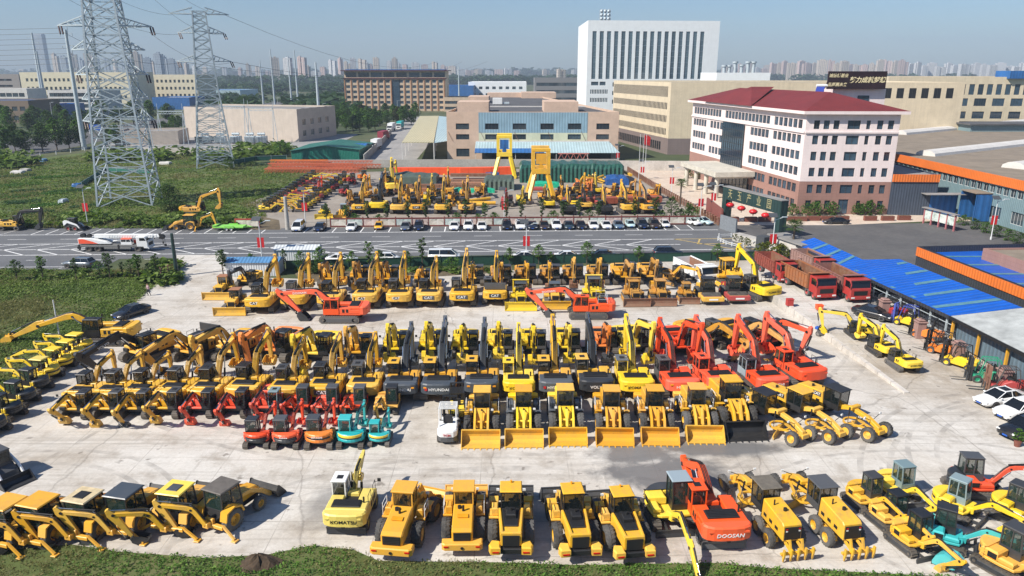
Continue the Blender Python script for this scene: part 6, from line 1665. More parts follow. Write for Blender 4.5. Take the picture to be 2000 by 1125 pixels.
for i in range(7):
 p = lerp(e1,e3,.01 + i * .163) + Vector((.3,0,0)); q = MB(); q.bar((p.x - o_.x,p.y - o_.y,0),(p.x - o_.x,p.y - o_.y,3.1),.22,.22,0); part('post',q.mesh('post',[YEL2]),t)
# orange/dark building with a blue roof
zt_ = 4.9; A,B2 = G(1787,517),G(2010,616); Cc = G(1920,478,zt_); far = Vector((A.x + 16,A.y + 1,0)); plan = [(A.x,A.y),(B2.x + .5,B2.y),(B2.x + 22,B2.y),(A.x + 18,A.y + 2)]
zt_ = Z_at(481,A.y)
sh,so_ = building('storehouse','dark sheet-walled storehouse with broad orange fascia and blue roof at right','storehouse',plan,zt_,DKW,{},roof=BLUER,parapet=.9,trim=DARK)
b = MB(); strip(b,Vector((A.x - so_.x,A.y - so_.y,0)),Vector((B2.x + .5 - so_.x,B2.y - so_.y,0)),zt_ - 1.4,1.3,.15); part('fascia',b.mesh('fascia',[ORAF]),sh)
for i in range(5):
 f = .12 + i * .2; p = Vector((A.x,A.y,0)).lerp(Vector((B2.x,B2.y,0)),f); q = MB(); q.box(p.x - so_.x + .8,p.x - so_.x + 17,p.y - so_.y - .35,p.y - so_.y + .35,zt_ - .88,zt_ - .84,0); part('skylight',q.mesh('skylight',[SKYL]),sh)
p_ = G(1970,492,4.0); building('storehouse','brown flat roofed storehouse with orange edge behind the blue roof','storehouse',[(p_.x,p_.y - 8),(p_.x + 40,p_.y - 14),(p_.x + 40,p_.y + 6),(p_.x - 1,p_.y + 4)],3.6,BRWN,{},roof=ROOFBR,parapet=.2)
# ---- left side: substation hall, factories, green shed
A,B2 = G(365,268),G(584,277)
sb_,_o = building('substation_hall','windowless beige tiled substation hall behind the smaller pylon','substation',[(A.x,A.y),(B2.x,B2.y),(B2.x + 8,B2.y + 34),(A.x + 4,A.y + 30)],Z_at(210.5,G(475,272).y),BEIG,{1: [(4 + i * 7,2 + j * 4.5,3,2.4,'many') for i in range(4) for j in range(3)]},roof=ROOFG)
A,B2 = G(225,284),G(350,282)
building('control_room','low beige control room building behind the big pylon','building',rect_plan(A,B2,18),5.4,BEIG,{0: [(30,.8,3,2.2,'two'),(36,.8,3,2.2,'two')]},roof=ROOFG)
def yfac(label,px0,px1,basey,topy,depth,wall,n,rows,w=2.2,h=1.8,roof=ROOFG,dy=0,name='factory_building',cat='factory',frame=FRMD,style='two',H=None,grp=None,margin=.04,z1=1.5):
 A = G(px0,basey); Bq = G(px1,basey + dy); Ht = H or Z_at(topy,A.y); L_ = (Bq - A).length
 hs = [] if not n else [(L_ * (margin + (1 - 2 * margin) * (i + .5) / n) - w / 2,z1 + j * (Ht - z1 - .6) / rows,w,h,style) for j in range(rows) for i in range(n)]
 return building(name,label,cat,rect_plan(A,Bq,depth),Ht,wall,{0: hs},roof=roof,frame=frame,glassm=WG,group=grp)
yfac('long pale yellow factory with small square windows left of the big pylon',50,262,212,141,40,YELR,22,4,1.9,2.4,style='one')
yfac('pale yellow factory block with taller stair bay right of the big pylon',262,390,206,146,40,YELR,14,4,1.9,2.4,style='one')
yfac('white and brick four storey block behind the dark tree row',100,203,226,176,26,WHR,12,4,3.0,2.4)
yfac('pink and brick low block at the far left edge',-60,60,222,173,22,WHR,9,3,4.0,2.6)
yfac('grey tiered factory building at the far left above the brick block',-60,45,196,145,34,plain('grey_render',(.30,.27,.25),.8),6,4,14,2.0,style='many')
yfac('brown building with bright blue roof at the far left behind trees',-70,62,240,196,30,plain('brown_render',(.20,.15,.11),.8),8,2,3,2.4,roof=BLUER2)
yfac('blue sheet warehouse left of the tubular poles',58,96,236,206,40,BLUER2,0,1,roof=BLUER2)
yfac('blue and white shed behind the big pylon',300,372,214,190,30,BLUER2,0,1,roof=WHR)
yfac('low pale blue roofed sheds beyond the substation',390,470,192,176,60,PALEB,0,1,roof=BLUER2)
yfac('white two storey factory with paired dots of windows behind the hall',915,1028,190,160,60,TWHT,8,2,4,3,roof=WHR,style='hole')
yfac('grey three storey unfinished block with dark windows left of the tower',1044,1132,200,152,40,plain('grey_block',(.22,.22,.23),.8),10,3,4,3,style='hole')
yfac('teal hoarding in front of the grey unfinished block',1048,1134,199,181,2,TEALW,0,1,name='hoarding',cat='hoarding')
b = MB(); A = G(1046,200); b.box(0,9,-.9,-.4,0,3,0);
yfac('long blue roofed warehouse behind the hotel right end',868,925,192,167,50,BLUER2,0,1,roof=BLUER2)
yfac('long white low warehouse row far beyond the fields',300,520,176,168,60,WHR,0,1,roof=WHR)
yfac('brown cornered block beside the hotel far right side',868,915,218,190,30,HOTEL,6,2,3,2)
# dark green shed and white cabins
A,B2 = G(570,313),G(700,314); Lg = (B2 - A).length; t = thing('green_shed','green corrugated shed with shallow pitched roof behind the orange trusses','shed',(A.x,A.y,0))
b = MB(); b.prism([(0,0),(Lg,0),(Lg,3.4),(Lg * .5,4.6),(0,3.0)],0,24,0); part('wall',b.mesh('wall',[GRNW]),t)
b = MB(); b.plate((-.4,-.5,3.05),(Lg * .5,-.5,4.68),(Lg * .5,24.5,4.68),(-.4,24.5,3.05),-.1,0); b.plate((Lg * .5,-.5,4.68),(Lg + .4,-.5,3.45),(Lg + .4,24.5,3.45),(Lg * .5,24.5,4.68),-.1,0); part('roof',b.mesh('roof',[GRNR]),t)
def cabin_box(label,p,L,D,H,wall,roof,rz=0.0,name='site_cabin',door=True):
 t = thing(name,label,'cabin',p,rz)
 b = MB(); b.box(0,L,0,D,0,H,0); part('wall',b.mesh('wall',[wall]),t)
 b = MB(); b.prism([(-.2,H + .01),(D + .2,H + .01),(D / 2,H + .5)],-.15,L + .15,0,0,'x'); part('roof',b.mesh('roof',[roof]),t)
 if door: b = MB(); b.box(L * .7,L * .7 + .9,-.05,-.01,0.05,2.0,0); part('door',b.mesh('door',[FRM]),t)
 return t
WCORR = corrug('white_sheet',(.66,.69,.71),.35,.5,.1,3)
PBLU = corrug('blue_cabin_roof',(.10,.26,.48),.5,.5,.15,0); WROOF = corrug('white_cabin_roof',(.62,.66,.68),.5,.5,.1,0)
cabin_box('white cabin with blue roof beside the green shed',G(670,305),8,7,3.6,WCORR,BLUER2)
cabin_box('white sheet site cabin with pale grey roof at the street edge',G(537,512),6.6,3.0,1.9,WCORR,WROOF,R(2),door=False)
cabin_box('low blue roofed cabin behind the yellow bulldozers',G(442,540),7.4,3.0,2.0,WCORR,PBLU,R(2),door=False)
# long walls
def wall_line(label,pts,h,th,mat,name='boundary_wall',cap=None,z=0):
 t = thing(name,label,'wall',(pts[0].x,pts[0].y,z)); o_ = pts[0]
 b = MB()
 for p,q in zip(pts,pts[1:]):
  d = (q - p).normalized(); s_ = Vector((-d.y,d.x,0)) * th; p_,q_ = p - o_,q - o_
  b.add([(p_.x,p_.y,0),(q_.x,q_.y,0),(q_.x,q_.y,h),(p_.x,p_.y,h),(p_.x + s_.x,p_.y + s_.y,0),(q_.x + s_.x,q_.y + s_.y,0),(q_.x + s_.x,q_.y + s_.y,h),(p_.x + s_.x,p_.y + s_.y,h)],[(0,1,2,3),(3,2,6,7),(5,4,7,6),(0,3,7,4),(1,5,6,2)],0)
 part('panel',b.mesh('panel',[mat]),t); return t
wall_line('grey concrete boundary wall behind the orange jib sections',[G(552,328),G(800,327),G(1206,326)],2.4,.3,WALLC)
wall_line('cream plastered boundary wall between plaza and factory lane',[G(1206,333),G(1280,333.5),G(1350,334)],2.9,.3,PLASTW)
wall_line('white boundary wall of the substation along the vegetable plots',[G(188,300),G(350,301),G(492,302)],2.2,.3,PLASTW)
wall_line('concrete wall along the lorry lane beside the green shed',[G(712,318),G(748,282),G(765,262)],2.6,.3,WALLC)
gh = thing('gatehouse','cream plastered gatehouse with small windows behind the palm tree','gatehouse',G(1500,500)); g1 = G(1563,524) - G(1500,500); d = Vector((g1.x,g1.y,0)); L_ = d.length; gh.rotation_euler = (0,0,math.atan2(d.y,d.x))
b = MB(); facade(b,(0,0),(L_,0),0,3.4,[(2,1,1.6,1.4),(7.5,0.9,1.0,1.6),(L_ - 3.5,.1,1.1,2.1)],0,.2); b.box(0,L_,.3,3,0,3.35,0); part('wall',b.mesh('wall',[PLASTW]),gh)
for x,z,w,h in ((2,1,1.6,1.4),(7.5,0.9,1.0,1.6),(L_ - 3.5,.1,1.1,2.1)): part('window',win_mesh(w,h,'two',FRMD,WG),gh,Matrix.Translation((x,.16,z)))
b = MB(); b.box(-.3,L_ + .3,-.35,3.2,3.4,3.6,0); part('roof',b.mesh('roof',[ROOFG]),gh)
# ------------------------------------------------------------------ the machines, row by row
POSES.update(dd=(9,-126,-112),dd2=(14,-132,-118),hi4=(32,-84,-155),c1=(24,-88,-160),hi2=(56,-82,-150),hi3=(50,-86,-150),doo=(17,-131,-118),reachl=(1,-24,-45),aw=(29,-86,-160),aw2=(33,-80,-150),tal2=(31,-92,-160),fc=(32,-94,-112),fc2=(27,-96,-112),fcf=(22,-104,-125),fcl=(9,-124,-150),lift=(30,-150,-175),fold3=(2,-156,-170),trp=(-2,-150,-170),hi=(38,-88,-160),peak2=(44,-84,-120))
MPOSES.update(left=(14,-106,-150),leftlong=(13,-22,-110),fr=(10,-134,-112),fr2=(14,-138,-120),long=(2,-34,-75),aw=(24,-92,-150),frm=(22,-116,-112))
def ahead(px,py,head,d,z=0):           # centre of a machine whose front (d > 0) or tail (d < 0) touches the ground at a spot
 p = G(px,py,z); p.z = 0; return p - Vector((math.cos(R(head)),math.sin(R(head)),0)) * d
random.seed(11)
gA = 'yellow excavators parked with counterweights to the lens, upper row'
rowA = [(518,602,'CATD',1.13,'aw2'),(585,597,'CATD',1.13,'tal2'),(653,596,'CATD',1.1,'aw2'),(722,593,'CATD',1.13,'aw'),(784,592,'CATD',1.12,'aw'),(843,591,'CAT',1.1,'aw'),(906,590,'CAT',1.13,'hi'),(968,587,'CAT',1.1,'aw')]
rowAl = ['yellow excavator with hexagon badge, leftmost of the upper badge row, beside the front bulldozer','yellow excavator with hexagon badge right behind the raised orange boom','yellow excavator mostly hidden behind the left bright orange excavator','yellow excavator with pale worn badge just right of the left orange excavator',
  'yellow excavator with hexagon badge, fifth from the left in the upper badge row','yellow excavator with black rectangular badge, sixth in the upper badge row','yellow excavator with black badge and tallest boom, seventh in the upper badge row','yellow excavator with black badge and dark raised hood, last of the upper badge row']
for i,(x,y,lg,s,ps) in enumerate(rowA):
 excavator(x,y,90 + random.uniform(-2,2),rowAl[i],'cat',s,ps,group=gA,logo=lg,raised_hood=(i == 7))
gA2 = 'older excavators backed against the green mesh fence'
rowA2 = [(648,553,'cat_brown','fcf'),(706,553,'cat_brown','fcf'),(762,553,'cat_brown','fc2'),(925,552,'cat','fcf'),(978,552,'cat_old','fcf'),(1026,551,'cat_old','fcf'),(1073,551,'cat_old','fcf'),(1118,551,'cat_old','fc'),(1166,551,'cat_old','fc'),(1217,550,'cat_brown','fcf'),(1268,549,'cat_brown','fcf')]
for i,(x,y,pal,ps) in enumerate(rowA2):
 excavator(x,y,-90 + random.uniform(-3,3),'dusty amber excavator facing the camera by the mesh fence, %s from the left' % ORD[i],pal,1.02 if i < 9 else 1.1,ps,group=gA2,lod=1)
excavator(1308,553,-48,'dusty excavator with long tan boom slanting down beside the white dump truck','cat_old',.95,'low',group=gA2,lod=1,bs=.8)
excavator(487,556,-100,'small excavator with curled black boom behind the yellow bulldozers','volb',.85,'fcf',lod=1)
excavator(828,556,-90,'bright amber excavator with folded yellow arm behind the badge row gap','amb',.9,'fcf',lod=1,bucketmat=YEL)
excavator(668,625,180,'bright orange excavator side-on with arm reaching left, the left one of two','doo',1.12,'doo',boomlogo='DOOSAN')
excavator(1147,618,180,'bright orange excavator side-on with railed deck, the right one of two','doo',1.1,'doo',boomlogo='DOOSAN',rail=True)
excavator(1481,580,110,'large lemon yellow excavator with tall angular boom beside the red roller','kom',1.1,'peak2',logo='KOMATSU')
# bulldozers, rollers
dozer(437,577,-90,'amber bulldozer with wide blade and tan cab roof behind the other left bulldozer',1.0,YEL,YEL,YEL,RUSTO)
dozer(461,606,-88,'amber bulldozer with wide blade, frontmost at the left end of the upper row',1.02,YEL,YEL,BLK,RUSTO)
dozer(1017,596,-90,'lemon yellow bulldozer with wide blade and black six-sided cab',1.1,KOM,KOM,BLK,NAVY,bw=1.75,rops=KOM)
dozer(1083,594,-90,'amber bulldozer with wide blade partly behind the right orange excavator arm',1.05,YEL,YEL,BLK,NAVY,bw=1.75)
dozer(1160,588,-90,'lemon yellow bulldozer hidden behind the right orange excavator body',1.15,KOM,KOM,BLK,NAVY,bw=1.6,rops=KOM)
dozer(1237,589,-88,'worn orange bulldozer with rusty brown blade, left of the three rusty ones',1.05,OLDY,RUST,OLDY,OLDY,bw=1.6,rops=OLDY)
dozer(1289,588,-90,'worn orange bulldozer with rusty brown blade, middle of the three rusty ones',1.05,OLDY,RUST,OLDY,OLDY,bw=1.55)
dozer(1340,586,-90,'small worn tan bulldozer with rusty blade beside the yellow roller',.85,OLDY,RUST,OLDY,OLDY,bw=1.5)
dozer(1424,560,-78,'tall old amber bulldozer with high cab between white truck and lemon excavator',1.45,YEL,YEL,YEL,YEL,style='tall')
roller(1381,586,-88,'road roller with yellow drum frame and black cab',1.1,YEL,cabtop=BLK)
roller(1431,584,-88,'road roller with bright red drum frame and dark cab',1.1,REDP,cabtop=NAVY)
# second row, noses to the camera
gB = 'excavators facing the camera with folded arms, second row'
def B(x,y,h,pal,s,ps,lab,**k): excavator(x,y,h,lab,pal,s,ps,group=gB,**k)
B(293,700,-117,'volb',1.2,'fcl','excavator with long black folded boom and yellow body, left end of second row',boomlogo='VOLVO')
B(388,698,-112,'amb',1.15,'fcl','amber brown excavator with raised black hood and black bucket',raised_hood=True)
B(465,697,-106,'cat',1.15,'fcf','warm yellow excavator with folded arm right of the raised black hood')
B(547,694,-102,'org',1.18,'fcf','orange boomed excavator with dark bucket, left of the lemon bucket machine')
B(625,700,-97,'kom',1.12,'fc2','lemon yellow excavator with large yellow bucket on the ground, second row')
B(704,697,-92,'amk',1.0,'fc','rusty amber excavator with upright brown arm, right of the lemon bucket machine',bucketmat=GREY)
for i,(x,y,pal,s) in enumerate([(776,690,'kom',.98),(846,690,'kom',1.0),(909,690,'kom',1.0),(976,688,'kom',.98),(1040,688,'kom',.98),(1105,687,'kom',1.0)]):
 B(x,y,-90,pal,s,'fc','lemon yellow excavator with upright arm, %s of six alike in the second row' % ORD[i])
B(1176,684,-90,'org',.98,'fc','orange excavator with black bucket and dark front, before the orange side-on excavator')
B(1232,686,-78,'kom',1.1,'fc2','lemon yellow excavator with bucket facing front beside the first vermilion arm')
B(1322,688,-80,'ora',1.1,'fc2','vermilion excavator facing the camera with folded arm and red bucket')
B(1366,676,-62,'cat_brown',1.15,'fcl','brown yellow excavator with black bucket, left of two between the vermilion booms',bucketmat=GREY)
B(1440,674,-62,'cat_brown',1.15,'fcl','brown yellow excavator with folded arm, right of two between the vermilion booms')
B(1492,676,-62,'ora',1.15,'fcf','vermilion excavator with thick folded boom at the right end of second row',bs=.85)
# third row, tails to the camera
gC = 'excavators with counterweights to the camera, third row'
def C_(x,y,h,pal,s,ps,lab,**k): excavator(x,y,h,lab,pal,s,ps,group=gC,**k)
for i,(x,y,s) in enumerate([(183,783,.95),(240,781,.97),(294,779,.97),(361,777,1.0)]):
 C_(x,y,86,'cat',s,'c1','mid-size yellow excavator with black cab, %s from the left in the third row' % ORD[i],bs=.72)
C_(424,777,86,'cat',1.05,'aw2','yellow excavator with dark roof hatch, left of two behind the vermilion midi arms',bs=.86)
C_(496,774,86,'cat',1.08,'aw2','yellow excavator with dark roof hatch, right of two behind the vermilion midi arms',bs=.86)
C_(571,773,88,'cat',1.0,'aw','yellow excavator with hexagon badge near the grey-green cab',logo='CATD',bs=.86)
C_(646,771,89,'cat',1.05,'aw','yellow excavator with half hidden white badge left of the brass midi',logo='CAT',bs=.86)
C_(720,768,90,'cat',1.05,'aw','plain yellow excavator left of the first dark-tailed machine',bs=.86)
C_(791,766,90,'hyu',1.1,'c1','dark-tailed excavator with yellow cab roof, leftmost of its kind in the third row',logo='HYUNDAI')
C_(862,766,90,'hyu',1.12,'tal2','dark-tailed excavator with yellow cab roof just behind the white forklift',logo='HYUNDAI')
C_(943,763,90,'hyu',1.12,'tal2','dark-tailed excavator with yellow cab roof behind the first wheel loader')
C_(1013,762,90,'komy',1.05,'tal2','lemon yellow excavator with matching cab behind the second wheel loader',logo='KOMATSU')
C_(1083,762,90,'hyuy',1.12,'tal2','dark-tailed excavator with amber boom and open engine deck',logo='HYUNDAI',raised_hood=False)
C_(1158,760,91,'vol',1.15,'tal2','dark grey tailed excavator with grey boom and yellow cab roof',logo='VOLVO')
C_(1235,761,90,'komr',1.12,'tal2','lemon yellow excavator with navy cab roof behind the fifth wheel loader',logo='KOMATSU')
C_(1316,760,95,'ora',1.12,'hi4','vermilion excavator with black cab, leftmost of four vermilion tails',logo='HITACHI')
C_(1392,756,96,'orac',1.12,'hi4','vermilion excavator with vermilion cab, second of four vermilion tails',logo='DOOSAN')
C_(1482,756,99,'oras',1.1,'hi4','vermilion excavator with silver-blue cab frame, third of four vermilion tails',logo='HITACHI')
C_(1553,740,104,'orac',1.1,'hi4','bright vermilion excavator with round cab, rightmost of four vermilion tails')
# fourth row: midi excavators facing the camera
gD = 'midi excavators facing the camera, fourth row'
for i,(x,pal,bm,lab) in enumerate([(159,'cat',None,'yellow midi excavator with black cab at the very left of the fourth row'),(222,'cat',None,'yellow midi excavator with grey cab roof, second in the fourth row'),(274,'cat',GREY,'yellow midi excavator with black bucket, third in the fourth row'),(333,'cat',None,'yellow midi excavator with yellow bucket, fourth in the fourth row'),
         (397,'redg',None,'vermilion boomed midi excavator, first of three with black cabs'),(463,'redg',None,'vermilion boomed midi excavator, second of three with black cabs'),(525,'redgc',None,'vermilion boomed midi excavator with grey-green cab')]):
 excavator(x + 2,806 - i * .6,-91 - i % 2,lab,pal,.87 + .02 * (i % 2),'dd' if i % 3 else 'dd2',group=gD,bucketmat=bm,bs=.76,name='midi_excavator')
for i,(x,pal,lab) in enumerate([(585,'redg','small vermilion excavator with open black cab, first behind the front minis'),(642,'redg','small vermilion excavator with open black cab, second behind the front minis'),(695,'redg','small vermilion excavator with open black cab, third behind the front minis'),(757,'amk','small brass coloured excavator with dark cab behind the right teal mini')]):
 mini(x,801,-90,lab,pal,1.05,'frm',blade=False,group=gD,yoff=-6)
gE = 'front row of mini excavators with tails to the camera'
mini(508,866,90,'vermilion mini excavator with dark grey tail, leftmost of the front five','kub',1.0,'aw',group=gE,yoff=-6)
mini(564,867,91,'orange mini excavator with dark grey band, second of the front five','kubo',1.05,'aw',group=gE,yoff=-6,logo='Kubota')
mini(628,867,91,'orange mini excavator with grey tail and slatted side, third of the front five','hit',1.08,'aw',group=gE,yoff=-6,logo='HITACHI')
mini(689,866,90,'teal mini excavator with yellow band, the larger of two teal ones','teal',1.05,'aw',group=gE,bandm=GREY,yoff=-6)
mini(743,864,90,'teal mini excavator with yellow band, the smaller rightmost one','teal',.84,'aw',group=gE,bandm=GREY,yoff=-6)
# forklifts beside them
forklift(877,850,90,'white forklift with dark grey belly beside the first wheel loader',1.45,WHT,WHT,BLK,logo='TCM',cwm=WHT)
forklift(893,812,95,'yellow and green forklift with black mast behind the white forklift',1.3,KOM,BLK,BLK)
# wheel loaders
gF = 'wheel loaders with buckets down towards the camera'
for i,(x,y,h,st,s,k) in enumerate([(938,884,-90,'old',1.0,dict(lab='amber wheel loader with white handrails, leftmost in the loader row')),(1024,882,-90,'old',1.0,dict(lab='bright yellow wheel loader with black fenders, second in the loader row',fender=NAVY,body=KOM,arms=KOM,roof=YEL2,bkt=YEL)),
          (1111,879,-90,'old',1.0,dict(lab='bright yellow wheel loader with navy fenders, third in the loader row',fender=NAVY,body=KOM,arms=KOM,roof=YEL,bkt=YEL)),(1203,879,-92,'old',.98,dict(lab='amber wheel loader with worn bucket, left of the two above the puddle',body=YEL2,roof=YEL2,tyre=TYRE)),
          (1293,878,-92,'old',.98,dict(lab='amber wheel loader with worn bucket, right of the two above the puddle',body=YEL2,roof=YEL2)),(1383,874,-91,'old',.98,dict(lab='amber wheel loader with yellow bucket left of the black bucket loader',body=YEL,roof=YEL2))]):
 wheel_loader(ahead(x,y,h,4.75 * s),None,h,k.pop('lab'),s,style=st,group=gF,**k)
wheel_loader(ahead(1467,869,-86,5.1),None,-86,'large yellow wheel loader with black bucket and pale tyres',1.08,YEL,BLK,YEL,arms=YEL,group=gF)
# graders
gG = 'road graders parked side by side beyond the loaders'
for i,(x,y,rf,lab) in enumerate([(1569,868,BLK,'yellow road grader with black cab nearest the black bucket loader'),(1641,864,YEL,'yellow road grader with yellow roof, middle of three'),(1717,860,BLK,'yellow road grader with black cab, rightmost of three')]):
 grader(ahead(x,y,-62,3.9),None,-62,lab,1.0,rf,BLK,gG,ripper=False,logo='CAT')
# forks and small excavators on the raised yard
def rz_(x,y): return ramp_z(G(x,y,.5))
gK = 'small lemon excavators on the raised yard edge'
for x,y,h,sw,lab,ps in ((1672,656,93,72,'small lemon excavator with arm swung left above the kerb wall','fr'),(1716,690,95,8,'small lemon excavator with tail to camera, middle of the raised three','aw'),(1757,718,95,4,'small lemon excavator with tail to camera, nearest at the foot of the ramp','aw')):
 excavator(x + 4,y,h,lab,'kom',.70,{'fr': 'fc2','aw': 'aw'}[ps],swing=sw,group=gK,logo='KOMATSU',z=rz_(x,y),name='small_excavator')
gFL = 'forklifts lined up along the right fence'
for x,y,b_,gd_,ms_,lab,h in ((1740,617,REDP,BLK,BLK,'red forklift between the black saloon and the fence pier',130),(1772,636,KOM,NBLU,NBLU,'yellow forklift with bright blue mast and guard',130),(1808,661,ORA3,BLK,BLK,'orange forklift, the upper of two orange ones',130),(1840,692,ORA3,BLK,BLK,'orange forklift, the lower of two orange ones',130),
        (1872,716,KOM,BLK,BLK,'lemon yellow forklift with black guard beside a stone pier',128),(1926,745,GRN,GRN,BLK,'green forklift with forks pointing left',165),(1962,764,REDP,BLK,RUST,'red forklift half hidden behind the green one',165)):
 forklift(x,y,h,lab,1.25,b_,gd_,ms_,gFL,z=rz_(x,y))
# trucks
dump_truck(ahead(1389,563,-74,4.0),None,-74,'white dump truck with rusty empty bed by the mesh fence',WHT,WHT,RUST,s=1.08)
dump_truck(1582,571,-82,'red dump truck with long rusty orange bed, cab at the kerb wall',REDP,RUSTO,RUST,long=1.6,z=1.03,s=1.1)
dump_truck(1518,541,-84,'red bodied dump truck behind the rusty orange bed',REDP,plain('rusty_red_bed',(.30,.075,.05),.8,amt=.5),RUST,long=1.0,z=1.03)
dump_truck(1648,575,-84,'dark red dump truck with dusty bed nearest the blue shed',REDP,plain('dusty_red_bed',(.28,.13,.11),.8),RUST,long=1.6,z=1.03,s=1.08)
dump_truck(1590,533,-82,'dusty red dump truck at the back near the gatehouse',REDP,plain('dusty_pink_bed',(.33,.2,.17),.8),RUST,long=.6,z=1.03)
# bottom row, near the lens
wx = excavator(ahead(674,1052,88,-2.35),None,88,'cream wheeled excavator with silver cab and wide rear blade','wht',1.0,'lift',bs=.58,wheeled=KOM2,logo='KOMATSU')
gH = 'wheel loaders with tails to the camera in the nearest row'
wheel_loader(ahead(762,1090,83,-3.75,.6),None,83,'amber wheel loader with yellow bucket angled right, leftmost in the nearest row',1.0,YEL2,YEL2,YEL2,YEL2,group=gH,artic=-14)
wheel_loader(ahead(902,1083,91,-3.75,.6),None,91,'amber wheel loader with yellow bucket straight behind its cab, nearest row',.95,YEL2,YEL2,YEL2,YEL2,group=gH)
wheel_loader(ahead(998,1090,90,-3.75,.6),None,90,'modern yellow wheel loader with black bucket, leftmost of three alike',1.0,YEL,GREY,YEL,style='new',group=gH)
wheel_loader(ahead(1136,1093,95,-3.75,.6),None,95,'modern yellow wheel loader with black bucket, middle of three alike',1.0,YEL,GREY,YEL,style='new',group=gH)
wheel_loader(ahead(1243,1098,97,-3.75,.6),None,97,'modern yellow wheel loader with black bucket, rightmost of three alike',.98,YEL,GREY,YEL,style='new',group=gH)
mini(1303,1012,-84,'lemon midi excavator with pale blue cab roof and long arm laid forward','kps',1.42,'long',blade=True)
excavator(ahead(1418,1082,94,-2.6),None,94,'vermilion wheeled excavator with black rear blade in the nearest row','doob',1.1,'trp',wheeled=CHARC,logo='DOOSAN')
grader(ahead(1566,1108,99,-5.2),None,99,'yellow road grader with olive cab roof and rear ripper',.98,plain('olive_roof',(.16,.14,.11),.6),BLK,ripper=True)
grader(ahead(1686,1106,99,-5.2),None,99,'yellow road grader with navy cab roof and rear ripper',.98,GREY,BLK,ripper=True)
gM = 'small excavators crowded in the lower right corner'
for x,y,h,pal,s,ps,lab in ((1686,985,-76,'cat',1.02,'fr','yellow mini excavator with dark cab behind the navy roofed grader'),(1733,1022,-76,'cat',1.02,'fr','yellow mini excavator with dark cab, middle of three in a slanting file'),(1778,1066,-74,'cat',1.05,'fr','yellow mini excavator with black blade, nearest of three in a slanting file'),
        (1745,968,-80,'komg',1.12,'fr','lemon midi excavator with grey-green cab behind the slanting file'),(1860,1002,-50,'komg',1.12,'fr','lemon midi excavator with grey-green cab and arched arm, centre of the corner'),(1975,1012,-55,'kom',1.1,'fr','lemon mini excavator with black cab at the right picture edge')):
 mini(x,y,h,lab,pal,s,ps,group=gM)
mini(1838,1062,-32,'turquoise mini excavator with black cab and yellow thumb','tealb',1.1,'fr',group=gM,name='mini_excavator')
mini(1893,962,-6,'vermilion midi excavator with black cab and arm reaching right','redg',1.22,'low',group=gM,boomlogo='HITACHI')
mini(1962,1112,-62,'amber midi excavator with tarpaulined cab in the bottom right corner','amk',1.25,'fr',group=gM)
gBH = 'backhoe loaders parked side by side, lower left'
for x,y,h,sw,rf,lab,bd_,hy in ((-22,1086,74,-70,YEL2,'backhoe loader with domed amber roof at the left picture edge',YEL2,None),(44,1082,75,-72,YEL2,'backhoe loader with domed amber roof, second from the left edge',YEL2,None),(134,1072,76,-74,plain('beige_roof',(.62,.50,.30),.6),'backhoe loader with beige roof and dark roof hatch',YEL2,DARK),
         (216,1062,77,-72,NAVY,'backhoe loader with flat navy roof',YEL2,None),(320,1056,78,-60,KOM,'backhoe loader with bright yellow roof and grey hatch',YEL2,CHARC),(402,1048,66,-62,plain('taupe_roof',(.13,.115,.10),.7),'backhoe loader with taupe roof and spread stabilisers',YEL2,None)):
 backhoe(ahead(x,y,h,-2.3),None,h,lab,1.08,bd_,rf,BLK,BLK,(30,-116,-150),sw,gBH,boomm=YEL if x > 200 else YEL2,hatch=hy,boomlogo='JCB' if x == 320 else None)
skid_steer(6,932,-30,'white skid loader with black cab above the backhoe loaders',1.25,WHT)
# left column of minis
gL = 'lemon mini excavators in a slanting file at the left'
for i,(x,y,cv,ps) in enumerate([(158,690,1,'left'),(141,704,1,'left'),(117,720,1,'leftlong'),(91,740,1,'left'),(70,762,0,'leftlong'),(42,788,0,'left'),(14,815,0,'left'),(-18,845,0,'left')]):
 mini(x,y,168 + random.uniform(-3,3),('lemon mini excavator with %s, %s from the far end of the left file' % ('canopy roof' if cv else 'black cab',ORD[i])) if i < 7 else 'lemon mini excavator cut by the left picture edge','cvp' if i == 3 else ('cvy' if cv else 'komcab'),1.06,ps,group=gL,canopy=bool(cv))
excavator(212,668,180,'amber excavator side-on with bucket stretched out over the grass','ambc',1.15,'reachl',bucketmat=YEL)
# along the street, left
excavator(26,449,0,'wheeled excavator with dark boom at the left end of the street','volb',.98,'fold2',wheeled=TRK)
skid_steer(146,449,-5,'white skid loader with red wheel rims beside the street',1.25,WHT,rim=REDP)
truck_crane(232,489,0,'white and red truck crane driving along the street')
backhoe(366,448,180,'amber backhoe loader side-on by the field edge',1.1,YEL2,YEL2,BLK,YEL2,(42,-72,-120),0,front_bkt=GREY)
excavator(383,420,0,'amber excavator with high arched boom in the field edge weeds','orgy',1.02,'lift2',lod=1)
